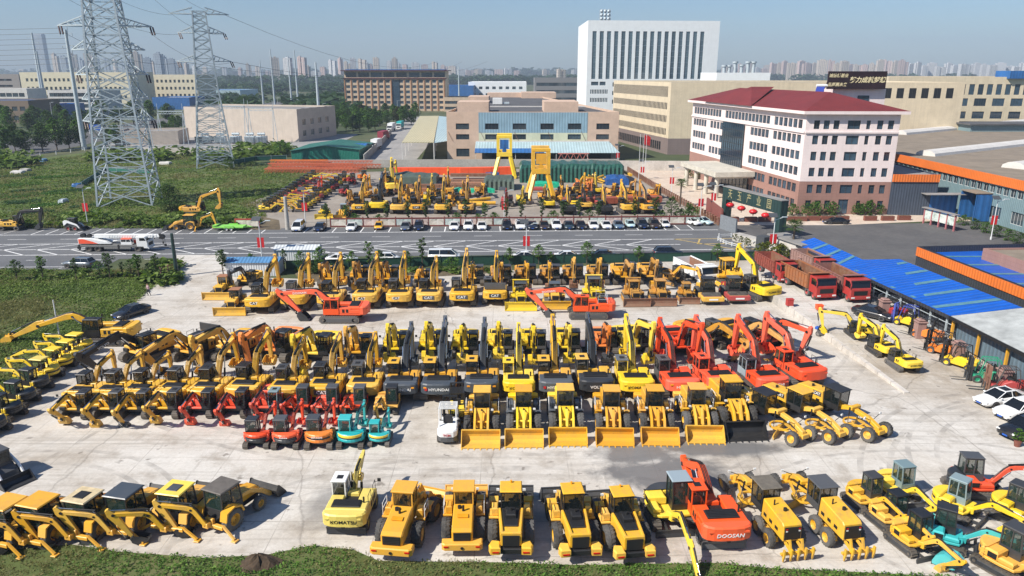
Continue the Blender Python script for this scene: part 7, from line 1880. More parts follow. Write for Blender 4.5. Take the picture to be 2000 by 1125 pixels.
# ---- yard beyond the street
gX = 'mini excavators in the two files beyond the street'
cols = ['cvk','amk','amk','amk','kom','red','redb','org2','amk','red','red','red','kom','kom']
for i in range(14):
 f = i / 13; x,y = 520 + (612 - 520) * f,414 + (350 - 414) * f
 mini(x,y,2,'mini excavator with black cab and %s boom, %s from the street in the left file' % ({'kom': 'lemon','amk': 'amber','red': 'red','redb': 'red','org2': 'orange','cvk': 'yellow'}[cols[i]],ORD[i]),cols[i] if cols[i] in PAL else 'kom',1.12,'fr',group=gX,lod=1)
for i in range(12):
 f = i / 11; x,y = 590 + (674 - 590) * f,413 + (352 - 413) * f
 mini(x,y,182,'mini excavator with black cab, %s from the street in the right file' % ORD[i],['amk','kom','kom','amk','red','kom','kom','red','red','kom','org','kom'][i],1.12,'fr',group=gX,lod=1)
excavator(622,386,92,'yellow excavator with orange boom at the end of the right mini file','orgb',.95,'aw',logo='SANY',lod=1)
for x,y,pal,lab in ((686,358,'red','red mini excavator near the orange truss sections'),(673,382,'red','small red mini excavator with grey cab beyond the yellow excavator'),(708,352,'org','orange mini excavator beside the lane at the truss end'),(1198,380,'red','red mini excavator among the steel girders'),(1125,378,'org','orange mini excavator under the girder stack')):
 mini(x,y,-60,lab,pal,1.2,'fr',lod=1)
gY = 'excavators with tails to the street beyond the fence'
for i,(x,pal,ps,lab) in enumerate([(707,'cat','hi2','first'),(781,'cat','hi2','third'),(817,'cat_brown','hi2','fourth'),(866,'cat','hi2','fifth'),(912,'cat_old','hi2','sixth'),(1224,'cat','hi','ninth'),(1262,'cat_brown','hi','tenth')]):
 excavator(x,415,90 if x < 1000 else 97,'yellow excavator behind the photo-panel fence, %s from the left' % lab,pal,1.15,ps,group=gY,logo='CAT' if i % 2 == 0 else None,lod=1)
excavator(742,412,90,'excavator with tall navy boom behind the photo-panel fence','navb',1.25,'hi2',group=gY,lod=1)
excavator(1110,417,90,'dark-tailed excavator behind the photo-panel fence left of the shrubs','vold',1.02,'hi',group=gY,lod=1)
excavator(1181,417,90,'dark-tailed excavator behind the photo-panel fence right of the shrubs','vold',1.02,'hi',group=gY,lod=1)
excavator(1072,405,90,'lemon excavator half hidden by shrubs beyond the parked cars','kom',.9,'low',group=gY,lod=1)
excavator(1143,408,95,'dark boomed lemon excavator between the two dark-tailed ones','volb',.9,'aw2',group=gY,lod=1)
gZ = 'excavators facing the street in the back yard'
for i,(x,y,pal,ps) in enumerate([(690,397,'cat_old','fcf'),(737,397,'cat_old','fcf'),(800,396,'cat_brown','fc'),(838,397,'kom','fcf'),(886,397,'cat_brown','fcf'),(990,402,'red','fc'),(1020,398,'kom','fc'),(1062,393,'cat_brown','fc'),(1095,388,'cat_old','fcf'),(1150,385,'org','fc'),(1278,386,'amk','fcf'),(851,388,'amk','fc')]):
 excavator(x,y,-90 + random.uniform(-6,6),'%s excavator facing the street in the back yard, %s of its row' % ({'cat_old': 'worn amber','cat_brown': 'brown amber','kom': 'lemon','red': 'red','org': 'orange','amk': 'amber'}[pal],ORD[i]),pal,.95,ps,group=gZ,lod=1)
excavator(768,376,100,'very large yellow excavator body beyond the navy boom','kom',1.55,'fold',group=gZ,lod=1)
excavator(760,362,80,'yellow excavator with raised arm behind the very large yellow one','kom',1.2,'aw2',group=gZ,lod=1)
wheel_loader(672,424,-90,'yellow wheel loader with blue-grey cab behind the photo-panel fence',.85,YEL,YEL,SILV,SILV,lod=1)
dozer(634,424,-80,'yellow bulldozer with dark cab behind the fence near the white van',.95,KOM,KOM,BLK,NAVY,lod=1)
for i in range(17):
 x = 716 + i * 32; y = 385 - (i % 3) * 3; pal = ['amk','cat_old','kom','cat_brown','cat'][i * 3 % 5]
 if 945 < x < 1090: continue
 excavator(x,y,random.choice([88,-92,95,-80]),'partly hidden excavator in the crowded middle of the back yard, %s from the left' % ORD[i if x < 1000 else i - 5],pal,.9 + .1 * (i % 2),['hi','hi3','aw2','fcf'][i % 4],group='excavators crowded in the middle of the back yard',lod=1)
for i in range(8):
 x = 1100 + i * 24; mini(x,396 + (i % 2) * 8,[-70,100,-110,80][i % 4],'small excavator among the steelwork at the right of the back yard, %s from the left' % ORD[i],['amk','kom','org','red','cat'][i % 5],1.2,['rest','fr','aw'][i % 3],group='small excavators among the back yard steelwork',lod=1)
# ------------------------------------------------------------------ cars
random.seed(5)
gP = 'cars parked nose out along the photo-panel fence'
P_ = [(587,'white','van','white van with red rear markings parked at the left end of the fence'),(628,'navy','sedan','dark blue car parked right of the white van'),(689,'white','sedan','white car parked alone between the dark blue and yellow cars'),(741,'yellow','mini','bright yellow hatchback parked by the fence'),
 (793,'grey','sedan','grey car parked left of the navy off-roader'),(819,'navy','suv','navy off-road car parked right of the grey car'),(888,'white','sedan','white car, leftmost of the three parked together'),(915,'white','suv','white car, middle of the three parked together'),(941,'white','sedan','white car, rightmost of the three parked together'),
 (990,'black','suv','dark off-road car parked left of the sunroof car'),(1016,'white','suv','white off-road car with sunroof beside the tall lamp post'),(1040,'navy','sedan','navy car just right of the tall lamp post'),(1063,'brown','sedan','dark brown car parked left of the tall white off-roader'),(1087,'white','suv','tall white off-road car between brown and teal cars'),
 (1111,'teal','sedan','dark teal car parked between white and black cars'),(1135,'black','sedan','black car parked left of two white cars'),(1160,'white','sedan','white car, left of the pair before the pale blue car'),(1185,'white','sedan','white car, right of the pair before the pale blue car'),(1209,'blue','sedan','pale blue car parked beside the tiny mint car'),
 (1233,'mint','mini','tiny mint coloured car parked in the row'),(1256,'navy','suv','navy off-road car right of the tiny mint car'),(1280,'brown','suv','dark brown car parked tail out near the gate end'),(1302,'white','mini','small white hatchback near the gate end')]
for x,c,sh,lab in P_:
 u = street_uw(x,446.5)[0]
 car(0,0,-88 + random.uniform(-2,2),lab,c,sh,group=gP,sunroof=(x == 1016),loc=S(u,2.7 if sh != 'mini' else 3.0,.02))
for x,y,h,c,sh,lab,z in ((1350,438,-60,'white','sedan','white car with dark roof parked askew near the gate',0),(1372,437,-55,'mint','sedan','white and green car behind the askew white one',0),(1632,437,178,'black','sedan','black car standing in the asphalt courtyard',0),(156,522,172,'grey','suv','grey car parked behind the young trees at the left street edge',0),
       (868,508,2,'white','van','white van parked behind the green mesh fence',0),(668,512,0,'white','sedan','white car half hidden behind fence shrubs at left',0),(760,510,0,'white','mini','small white car parked behind the fence trees',0),(1029,507,2,'white','sedan','white car behind the mesh fence near the lamp post',0),(1112,506,2,'white','sedan','white car behind the mesh fence, right one',0),(1305,500,2,'navy','suv','dark car parked behind the white dump truck',0),(1182,504,2,'black','sedan','dark car low behind the mesh fence',0),
       (258,616,-118,'black','sedan','black saloon parked on concrete beside the weedy field',0),(1704,619,-48,'black','sedan','black saloon parked near the retaining edge by the forklifts',.8),(1952,787,196,'white','sedan','white saloon, upper of the two parked at the right edge',0),(1990,812,200,'white','suv','white car, lower of the two parked at the right edge',0),(2000,848,202,'black','suv','black car with blue plate at the right edge',0)):
 car(x,y,h,lab,c,sh,1.04,z=z + .02,sunroof=(x == 1952))
# lorries in the lane
RCAB = carpaint('cabred',(.45,.02,.03),0)
box_truck(735,292,-95,'white lorry with open dark rear in the lane beside the hall',WHT,WHT,open_back=True,L=7)
box_truck(749,274,85,'crimson box lorry behind the open white lorry',REDP,plain('crimson_box',(.30,.04,.06),.6),L=9)
box_truck(765,256,-92,'white lorry with white cab facing down the lane',WHT,WHT,L=9)
box_truck(782,252,-92,'turquoise box lorry beside the white lorry up the lane',WHT,TEAL,L=8)
# motorcycle, boxes, person
mc = thing('motorcycle','small dark scooter parked under the kerb wall','motorcycle',G(1607,660),R(-55))
for x in (-.62,.62): wheel(mc,(x,0,.3),.3,.12,TYRE,STEEL,1,False,16)
cpart('mcb','body',lambda b: (b.prism([(-.6,.45),(-.75,.75),(-.3,.72),(.1,.5),(.45,.55),(.5,.9),(.6,.85),(.6,.4),(.3,.28),(-.3,.28)],-.14,.14,0,.03),b.bar((.5,-.32,1.0),(.5,.32,1.0),.04,.04,1),b.box(-.7,-.1,-.13,.13,.72,.82,1,.03)),[BLK,DARK],mc)
cpart('mcl','storage_box',lambda b: b.box(-.95,-.6,-.2,.2,.8,1.12,0,.04),[PLATEB],mc)
for x,y,h_,lab,m_ in ((1542,597,.9,'tall red plastic tub standing on the kerb wall end',REDP),(1600,604,.6,'wide orange crate on the raised yard before the red trucks',ORA)):
 single('plastic_tub' if h_ > .7 else 'plastic_crate',(lambda b: (b.prism([(-.35,-.3),(.35,-.3),(.4,.3),(-.4,.3)],0,h_,0,.04,'z'),b.box(-.42,.42,-.34,.34,h_ - .1,h_ - .02,0,.02),b)[2])(MB()),[m_],lab,'tub' if h_ > .7 else 'crate',G(x,y,1.03))
def person(loc,rz,label):
 t = thing('person',label,'person',loc,rz)
 SK = plain('skin',(.45,.27,.19),.6);
 me = bpy.data.meshes.new('body')
 v = [(0,0,.92),(0,0,1.12),(0,.0,1.36),(0,.01,1.46),(0,.02,1.56),(0,.02,1.66),(.17,0,1.36),(.24,.03,1.12),(.2,.22,1.02),(-.17,0,1.36),(-.25,-.04,1.12),(-.24,.06,.9),(.1,0,.88),(.12,.12,.48),(.12,-.02,.08),(.13,.12,.04),(-.1,0,.88),(-.11,-.04,.48),(-.12,-.22,.1),(-.12,-.1,.05)]
 e = [(0,1),(1,2),(2,3),(3,4),(4,5),(2,6),(6,7),(7,8),(2,9),(9,10),(10,11),(0,12),(12,13),(13,14),(14,15),(0,16),(16,17),(17,18),(18,19)]
 r = [.15,.13,.14,.055,.1,.09,.07,.05,.035,.07,.05,.035,.1,.065,.045,.035,.1,.065,.045,.035]
 me.from_pydata(v,e,[]); o = bpy.data.objects.new('body',me); COL.objects.link(o)
 md = o.modifiers.new('skin','SKIN'); o.modifiers.new('sub','SUBSURF').levels = 1
 for i,q in enumerate(r): me.skin_vertices[0].data[i].radius = (q,q * .85)
 me.skin_vertices[0].data[0].use_root = True
 dg = bpy.context.evaluated_depsgraph_get(); dg.update(); bm_ = bpy.data.meshes.new_from_object(o.evaluated_get(dg)); bpy.data.objects.remove(o)
 bm_.materials.clear();
 for m_ in (SK,plain('blouse_pink',(.50,.33,.36),.8,nscale=9,amt=.4),plain('trousers_dark',(.03,.03,.04),.8),plain('hair_black',(.01,.01,.01),.6)): bm_.materials.append(m_)
 for p in bm_.polygons:
  c = p.center; p.use_smooth = True; p.material_index = 2 if c.z < .95 else 1 if c.z < 1.42 and abs(c.z - 1.0) < .5 else 3 if (c.z > 1.66 or (c.z > 1.5 and c.y < .0)) else 0
 part('body',bm_,t); return t
person(G(291,578),R(150),'person in pink patterned top and dark trousers walking by the field edge')
# ------------------------------------------------------------------ lamp posts, poles, pylons, wires
WPOLE = plain('pole_white',(.68,.70,.71),.4,amt=.1); FLAG = plain('banner_red',(.62,.015,.02),.6)
def lamp(px,py,ph,label,flag=True,solar=True,s=1.0,z=0,wide=.42,cat='lamp post'):
 p = G(px,py,z); Ht = max(2.5,Z_at(ph,p.y) - z); t = thing('lamp_post',label,cat,p,0,None)
 b = MB(); b.cyl((0,0,0),(0,0,Ht),.10 * s,.06 * s,8); b.cyl((0,0,0),(0,0,.5),.16 * s,None,8); b.bar((0,0,Ht - .4),(1.2 * s,-.1,Ht + .1),.07,.07)
 part('pole',b.mesh('pole',[WPOLE]),t)
 part('lamp_head',(lambda q: (q.box(1.0 * s,1.8 * s,-.25,.05,Ht + .04,Ht + .16,0,.03),q)[1])(MB()).mesh('lamp_head',[GALV]),t)
 if solar: part('solar_panel',(lambda q: (q.plate((-1.0,-.5,Ht + .15),(.3,-.5,Ht + .15),(.3,.4,Ht + .65),(-1.0,.4,Ht + .65),.05),q)[1])(MB()).mesh('solar_panel',[CHARC]),t)
 if flag:
  for sx in (-1,1): part('banner',(lambda q: (q.box(sx * .1,sx * (.1 + wide),-.02,.02,Ht * .38,Ht * .38 + 1.5,0),q.box(sx * .08,sx * (.14 + wide),-.03,.03,Ht * .38 + 1.5,Ht * .38 + 1.56,0),q)[2])(MB()).mesh('banner',[FLAG]),t)
for a in ((513,515,432,'white lamp post with red banner at the near street edge left of the white cabin'),(1028,507,437,'white lamp post standing at the near street edge in the middle of the picture'),(172,440,368,'leaning white lamp post with red banners in front of the vegetable plots'),(597,436,372,'white lamp post behind the white van and fence'),(985,433,372,'white lamp post behind the fence in front of the red excavator'),
  (1311,378,328,'white lamp post on the plaza near the long railing'),(1367,427,364,'white lamp post with red banners beside the brick wall end'),(1392,410,362,'white lamp post just behind the green gate left pillar'),(1254,350,316,'white lamp post at the back of the plaza near the flagpoles'),(1206,322,285,'white lamp post with red banner beside the hall corner'),(1506,508,425,'white lamp post with red banners before the gatehouse'),
  (1806,414,362,'white lamp post with red banners beside the notice board'),(1935,468,390,'white lamp post with red banners near the workshop windows')): lamp(*a)
for a in ((20,262,222,'curved street lamp rising over the dark trees at the left edge'),(108,262,200,'street lamp among the trees left of the big pylon'),(188,256,214,'street lamp beside the blue road sign'),(633,238,202,'white lamp pole standing before the hotel left end'),(777,228,196,'white lamp pole before the hotel middle'),(820,226,205,'white lamp pole before the hotel right end'),(545,236,190,'slim white lamp pole over the roadside trees')): lamp(*a,flag=False,solar=False)
def pole(px,py,ph,r0,r1,label,mat,arms=(),z=0,name='utility_pole',seg=0):
 p = G(px,py); Ht = Z_at(ph,p.y); t = thing(name,label,'pole',p)
 b = MB(); b.cyl((0,0,0),(0,0,Ht),r0,r1,12); part('pole',b.mesh('pole',[mat]),t)
 for f,w in arms:
  q = MB(); q.bar((-w,0,Ht * f),(w,0,Ht * f + .1),.22,.22)
  for sx in (-1,1): q.cyl((sx * w,0,Ht * f - 1.0),(sx * w,0,Ht * f),.12,None,6)
  part('crossarm',q.mesh('crossarm',[mat]),t)
 return t
pole(562,448,384,.42,.3,'thick grey concrete pole at the back yard entrance',WALLC)
pole(118,666,586,.09,.06,'thin white pole standing among the left mini excavators',WPOLE)
pole(165,292,58,.95,.45,'tall grey steel pole left of the big pylon',GALV,[(.97,2.2),(.87,2.0),(.78,2.2),(.68,2.0)])
pole(88,216,64,1.4,.6,'tall tubular pole with short crossarms, left of a far pair',GALV,[(.95,4),(.88,4),(.81,4)])
pole(91,216,100,1.3,.6,'shorter tubular pole of the far pair behind the dark trees',GALV,[(.9,4),(.8,4),(.7,4)])
for x,y,h,ar,lab in ((537,205,96,0,'tall slim pole left of the two hollow crossarm poles'),(570,205,110,0,'slim tapered pole beside the crossarm pole'),(583,208,98,1,'tall pole with three wide crossarms near the hotel'),(897,200,130,0,'banded pole right of the hotel'),(626,262,122,0,'slim pole behind the substation hall'),(515,205,118,0,'slim pole rising above the beige substation hall')):
 pole(x,y,h,.9,.4,lab,GALV,[(.97,8),(.88,9),(.78,8)] if ar else ())
pole(346,540,456,.28,.2,'dark green steel pole beside the field gate',DGRN)
def pylon(px,py,wb,wt,Ht,arms,label,th=.16,top=0,rz=0):
 p = G(px,py); t = thing('electricity_pylon',label,'pylon',p,R(rz)); b = MB()
 n = 16; zs = [Ht * (1 - (1 - i / n) ** 1.25) for i in range(n + 1)]
 kn = Ht * .52
 def W(z): return (wb + (wt * 1.25 - wb) * z / kn) / 2 if z < kn else (wt * 1.25 + (wt * .72 - wt * 1.25) * (z - kn) / (Ht - kn)) / 2
 for z0,z1 in zip(zs,zs[1:]):
  a,c = W(z0),W(z1); C4 = [(-1,-1),(1,-1),(1,1),(-1,1)]
  for k in range(4):
   s0,s1 = C4[k],C4[(k + 1) % 4]; P0,P1 = (s0[0] * a,s0[1] * a,z0),(s1[0] * a,s1[1] * a,z0); Q0,Q1 = (s0[0] * c,s0[1] * c,z1),(s1[0] * c,s1[1] * c,z1)
   b.bar(P0,Q0,th * 1.5); b.bar(P0,Q1,th * .8); b.bar(P1,Q0,th * .8); b.bar(Q0,Q1,th * .7)
   if z1 - z0 > 3: m = [(P0[i] + P1[i] + Q0[i] + Q1[i]) / 4 for i in range(3)]; b.bar([(P0[i] + Q0[i]) / 2 for i in range(3)],m,th * .6); b.bar([(P1[i] + Q1[i]) / 2 for i in range(3)],m,th * .6)
 part('lattice_mast',b.mesh('lattice_mast',[GALV]),t)
 for z,L,ins in arms:
  for sx in (-1,1):
   q = MB(); w = W(z); w2 = W(z + 1.6)
   for sy in (-1,1):
    q.bar((sx * w,sy * w,z),(sx * L,0,z),th); q.bar((sx * w2,sy * w2,z + 1.8),(sx * L,0,z),th * .8)
    for i in range(4): f = i / 4; g = (i + .6) / 4; q.bar((sx * (w + (L - w) * f),sy * w * (1 - f),z),(sx * (w2 + (L - w2) * g),sy * w2 * (1 - g),z + 1.8 * (1 - g)),th * .5)
   a_ = part('crossarm',q.mesh('crossarm',[GALV]),t)
   if ins:
    q = MB()
    for dx in (0,.5): q.cyl((sx * (L - .3) + dx,-.3,z - .2),(sx * (L - .3) + dx + .5,-1.6,z - 1.7),.17,None,6)
    part('insulator',q.mesh('insulator',[CERAM]),a_)
 return t,p
t1,p1 = pylon(256,396,10.8,6.0,55,[(52,8.5,1),(45,9.5,1),(37.2,9.0,1),(32.5,7.0,0),(27.5,7.0,1),(22.5,6.5,0),(18,7.0,1)],'big grey lattice electricity pylon in front, cut by the top edge',.24,rz=14)
t2,p2 = pylon(422,325,10.5,4.8,45,[(44.2,8.2,0),(39,6.4,1),(31,7.6,1)],'smaller grey lattice pylon before the beige substation hall',.22,rz=20)
WIRE = plain('wire',(.10,.105,.11),.6)
def wire(label,a,c,sag,r=.035):
 b = MB(); pts = []
 a,c = Vector(a),Vector(c)
 for i in range(13): f = i / 12; q = a.lerp(c,f); q.z -= 4 * sag * f * (1 - f); pts.append(q - a)
 b.tube(pts,r,4); single('power_cable',b,[WIRE],label,'power cable',a,group='power cables strung between pylons and poles')
for i,(z1,z2,L1,L2,sx) in enumerate(((51,44,8.4,8,1),(45,38.6,9.4,6.4,1),(37,30.6,9,7.4,1),(45,38.6,9.4,6.4,-1),(37,30.6,9,7.4,-1),(51,44,8.4,8,-1))):
 wire('cable from the big pylon to the smaller pylon, %s from the top right' % ORD[i],p1 + Vector((sx * L1,0,z1 - 1)),p2 + Vector((sx * L2,0,z2)),2.5)
for i,(sx,z2) in enumerate(((1,44),(1,31),(-1,31))): wire('cable running from the smaller pylon away to the right, %s' % ['uppermost','middle','lowest'][i],p2 + Vector((sx * 7.5,0,z2)),(-60 + i * 20,620,36),9,.05)
pA = G(165,292)
for i in range(8): z = 43.2 - i * 1.75; wire('horizontal cable at the left above the roofs, %s from the top' % ORD[i],(-420,300 + i * 3,z + 3 - i * .2),(pA.x,pA.y,z),2.2,.05)
for i in range(4): z = 42 - i * 4.2; wire('cable from the tall steel pole to the big pylon, %s' % ['uppermost','second','third','lowest'][i],(pA.x,pA.y,z),p1 + Vector((-8 + i * .5,0,37 - i * 4)),2.5,.035)
# substation gear
def gantry(px,py,h,label,w=5):
 t = thing('substation_gantry',label,'steel frame',G(px,py)); b = MB()
 for x in (-w,w):
  for dx in (-1,1): b.bar((x + dx,0,0),(x,0,h),.2)
  b.bar((x,0,h),(x,0,h + 3),.12)
 part('support_leg',b.mesh('support_leg',[GALV]),t); b = MB(); b.bar((-w,0,h),(w,0,h),.3); b.bar((-w,0,h - 1),(w,0,h - 1),.15)
 for i in range(10): b.bar((-w + i * w / 5,0,h - (i % 2)),(-w + (i + 1) * w / 5,0,h - ((i + 1) % 2)),.1)
 part('beam',b.mesh('beam',[GALV]),t)
for a in ((340,282,13,'steel frame with crossbeam left of the substation hall'),(460,282,15,'steel frame with slim legs before the substation hall'),(515,280,14,'steel frame at the right end of the substation hall'),(270,292,12,'steel frame seen through the big pylon legs')): gantry(*a)
for i,x in enumerate((402,432,462,490,512)):
 t = thing('transformer','pale grey transformer, %s in the row before the substation hall' % ORD[i],'transformer',G(x,280),0,'transformers in the substation'); b = MB(); b.box(-2,2,-1.4,1.4,.3,3,0,.1)
 for k in range(9): b.box(-1.9 + k * .42,-1.75 + k * .42,-1.9,-1.4,.5,2.7,0)
 part('tank',b.mesh('tank',[GALV]),t); part('conservator',(lambda q: (q.cyl((-1.5,0,3.8),(1.5,0,3.8),.5,None,10),q)[1])(MB()).mesh('conservator',[GALV]),t); part('bushing',(lambda q: ([q.cyl((k,.3,3),(k * 1.3,.3,4.6),.13,.06,6) for k in (-1,0,1)],q)[1])(MB()).mesh('bushing',[CERAM]),t)
# ------------------------------------------------------------------ fences, gate, boards
BRK0 = plain('fence_red_brown',(.20,.05,.04),.6)
ft = thing('panel_fence','long dark red fence with framed landscape picture panels behind the parked cars','fence',S(9,4.9)); fo = S(9,4.9)
PANM = []
for i,c in enumerate(((.70,.64,.54),(.58,.66,.62),(.72,.56,.50))):
 m,n,l,b = newmat('picture_panel_%s' % ['sand','mist','rose'][i]); v = _coord(n,l); q = _noise(n,l,v,.9,5,.7,1.0)
 l.new(_ramp(n,l,q,[(.30,(.14,.20,.14)),(.40,tuple(x * .75 for x in c)),(.5,c),(.7,(.75,.72,.66))]),b.inputs['Base Color']); b.inputs['Roughness'].default_value = .5; PANM.append(m)
ang = math.atan2(SU.y,SU.x); ft.rotation_euler = (0,0,ang)
for i in range(23):
 x = i * 3.05; part('frame',cm.data if False else CACHE.setdefault(('pfr',),(lambda q: (q.box(0,3.0,0,.1,.1,.3,0),q.box(0,3.0,0,.1,1.5,1.75,0),q.box(-.06,.12,-.02,.12,0,1.95,0),q)[3])(MB()).mesh('frame',[BRK0])),ft,Matrix.Translation((x,0,0)))
 k = ('ppn',i % 3)
 if k not in CACHE: CACHE[k] = (lambda q: (q.box(.14,2.9,.03,.07,.31,1.49,0),q)[1])(MB()).mesh('picture_panel',[PANM[i % 3]])
 part('picture_panel',CACHE[k],ft,Matrix.Translation((x,0,0)))
def fence(label,pts,h,pm,rm,step=2.6,rails=(.2,.9),bars=0,pw=.12,name='railing',cat='railing',panel=None,pier=None,z=None):
 t = thing(name,label,cat,pts[0]); o_ = Vector(pts[0]); L = 0
 pb,rb,nb = MB(),MB(),MB()
 for p,q in zip(pts,pts[1:]):
  d = q - p; n = max(1,int(d.length / step))
  for i in range(n + 1):
   c = p + d * i / n - o_; b = MB(); part('post',CACHE.setdefault(('post',h,pw,pm.name),(lambda w: (w.box(-pw / 2,pw / 2,-pw / 2,pw / 2,0,h,0),w.box(-pw * .7,pw * .7,-pw * .7,pw * .7,h,h + .06,0),w)[2])(MB()).mesh('post',[pm])),t,Matrix.Translation(c))
  for f in rails: rb.bar(p - o_ + Vector((0,0,h * f)),q - o_ + Vector((0,0,h * f)),.06,.08)
  if bars:
   m = int(d.length / bars)
   for i in range(m): c = p + d * (i + .5) / m - o_; nb.bar(c + Vector((0,0,h * rails[0])),c + Vector((0,0,h * rails[-1])),.03)
  if panel: dd = d.normalized(); s_ = Vector((-dd.y,dd.x,0)) * .03; nb.plate(p - o_ + s_ + Vector((0,0,.05)),q - o_ + s_ + Vector((0,0,.05)),q - o_ + s_ + Vector((0,0,h - .05)),p - o_ + s_ + Vector((0,0,h - .05)),.02)
 part('rail',rb.mesh('rail',[rm]),t)
 if nb.v: part('infill',nb.mesh('infill',[panel or rm]),t)
 return t
fence('long red-brown railing between plaza and back yard',[G(1226,336),G(1290,376),G(1402,440)],1.5,RUST,RUST,1.5,(.15,.9),.3,.3)
MESHG = plain('green_mesh',(.010,.060,.040),.7,nscale=2)
fence('green mesh fence on posts along the near street edge',[G(560,528),G(800,521),G(1100,515),G(1500,508)],1.5,DGRN,DGRN,4.0,(.05,.95),0,.1,'mesh_fence','fence',MESHG)
fence('red-brown gate wing with dark grid beside the dark green pole',[G(316,548),G(345,538)],1.9,RUST,RUST,1.3,(.15,.5,.92),.3,.14,'yard_gate','gate')
fence('green netting fence around the vegetable plots by the big pylon',[G(160,365),G(180,352),G(205,335),G(300,340)],1.3,GALV,GALV,4,(.9,),0,.06,'net_fence','fence',plain('net_green',(.03,.16,.12),.8))
fence('green netting fence beyond the small pylon',[G(455,322),G(500,314),G(560,312)],1.6,GALV,GALV,4,(.9,),0,.06,'net_fence','fence',plain('net_green_dark',(.015,.11,.08),.8))
fence('white railing along the main road by the dark trees',[G(-60,322),G(110,302),G(240,284)],1.2,WPOLE,WPOLE,6,(.9,),0,.2)
fence('low white railing around the junction island by the gate',[G(1402,470),G(1418,478),G(1440,484),G(1464,484)],.65,WPOLE,WPOLE,1.0,(.4,.85),0,.16)
fence('low white railing at the back of the junction island',[G(1404,464),G(1428,463)],.65,WPOLE,WPOLE,1.2,(.4,.85),0,.16)
# iron fence with stone piers on the right
q0,q1 = G(1548,516,1.03),G(2030,806,.03)
pts = [G(1560,524,1.03),G(1700,596,.8),G(1850,688,.3),G(2030,800,.03)]
for i,f in enumerate((.02,.13,.30,.47,.62,.76,.90)):
 p = pts[0].lerp(pts[-1],f); p.z = ramp_z(p); single('stone_pier',(lambda b: (b.box(-.45,.45,-.45,.45,0,1.75,0),b.box(-.55,.55,-.55,.55,1.75,1.9,0,.03),b.prism([(-.4,-.4),(.4,-.4),(.4,.4),(-.4,.4)],1.9,2.15,0,.12,'z'),b)[3])(MB()),[BRICKW],'reddish stone pier in the iron fence, %s from the gatehouse' % ORD[i],'pier',p,group='stone piers of the iron fence')
fence('dark iron fence between stone piers in front of the long sheds',pts,1.5,DARK,DARK,6,(.1,.9),.25,.06)
# main gate arch with lanterns and lettering
ga,gb_ = G(1409,431),G(1521,468); gd = gb_ - ga; gL_ = gd.length; gt = thing('gate_arch','dark green gate arch with gold Chinese lettering over the entrance','gate',ga,math.atan2(gd.y,gd.x))
GH = Z_at(364,ga.y); gbh = 2.3
for x in (0,gL_ - 1.5): part('pillar',CACHE.setdefault(('gp',x > 0),(lambda q: (q.box(0,1.5 if x else 1.3,-.2,1.2,0,GH - gbh,0),q)[1])(MB()).mesh('pillar',[DGRN])),gt,Matrix.Translation((x,0,0)))
part('beam',(lambda q: (q.box(0,gL_,-.22,1.22,GH - gbh,GH,0),q.box(-.1,gL_ + .1,-.3,1.3,GH,GH + .12,1),q)[2])(MB()).mesh('beam',[DGRN,ROOFG]),gt)
GOLDD = plain('gate_gold',(.42,.38,.20),.5,amt=.3)
for i,ch in enumerate('天玉产业园'): part('lettering',text_mesh(ch,1.9,GOLDD,bold=.0),gt,basis((.75,0,0),(0,0,1),(0,-1,0),(2.6 + i * (gL_ - 5) / 4.3,-.25,GH - 1.15)))
REDLN = plain('lantern_red',(.60,.02,.025),.35)
for i in range(4):
 x = 2.7 + i * (gL_ - 4.6) / 3.6; p = ga + gd * (x / gL_); t = thing('red_lantern','red lantern hanging under the gate arch, %s from the left' % ORD[i],'lantern',(p.x,p.y + .3,GH - gbh - .95),0,'lanterns under the gate arch')
 cpart('lnb','shade',lambda b: b.lathe([(.15,-.48),(.5,-.38),(.75,-.12),(.78,.1),(.55,.36),(.18,.48)],(0,0,0),'z',18),[REDLN],t); cpart('lnt','tassel',lambda b: (b.cyl((0,0,-.85),(0,0,-.45),.05,.09,6),b.cyl((0,0,.45),(0,0,.97),.02,None,4),b.cyl((0,0,.44),(0,0,.52),.2,None,10)),[GOLDD],t)
BRK = plain('brick_red_wall',(.24,.075,.06),.85)
wall_line('red brick wall wing left of the gate arch',[G(1378,416),G(1407,441)],3.2,.35,BRK)
wall_line('grey stone wall of the gate island with planters',[G(1405,446),G(1436,456)],2.6,.3,plain('grey_stone_wall',(.20,.22,.24),.7))
iw = thing('gate_island','grey planter ledge island with round clipped shrubs at the gate','planter',G(1430,470)); p = G(1480,484) - G(1430,470); iw.rotation_euler = (0,0,math.atan2(p.y,p.x))
part('ledge',(lambda q: (q.box(0,6.5,0,1.6,0,1.3,0),q.box(5.6,7.4,-.1,1.7,0,2.0,1),q)[2])(MB()).mesh('ledge',[WALLC,CHARC]),iw)
single('barrier',(lambda b: (b.bar((0,0,1.0),(5.2,-1.6,1.0),.12),b.box(5,5.6,-1.9,-1.3,0,1.2,1,.05),b)[2])(MB()),[WPOLE,YEL],'white barrier boom with yellow housing beside the gate island','barrier',G(1466,482))
BROWNP = plain('planter_brown',(.22,.075,.05),.7)
for i,(x,y) in enumerate(((1430,433),(1466,433),(1493,433),(1538,432),(1563,432),(1588,431),(1615,431),(1645,431),(1699,431),(1733,431),(1765,430))):
 single('planter_box',(lambda b: (b.box(-1.2,1.2,-.35,.35,0,.95,0,.02),b.box(-1.1,1.1,-.28,.28,.9,.97,1),[b.box(-1.2,1.2,-.37,-.35,.12 + k * .22,.2 + k * .22,0) for k in range(4)],b)[3])(MB()),[BROWNP,SOILB],'brown wooden planter box along the plaza edge, %s from the left' % ORD[i],'planter',G(x,y),group='planter boxes along the plaza edge')
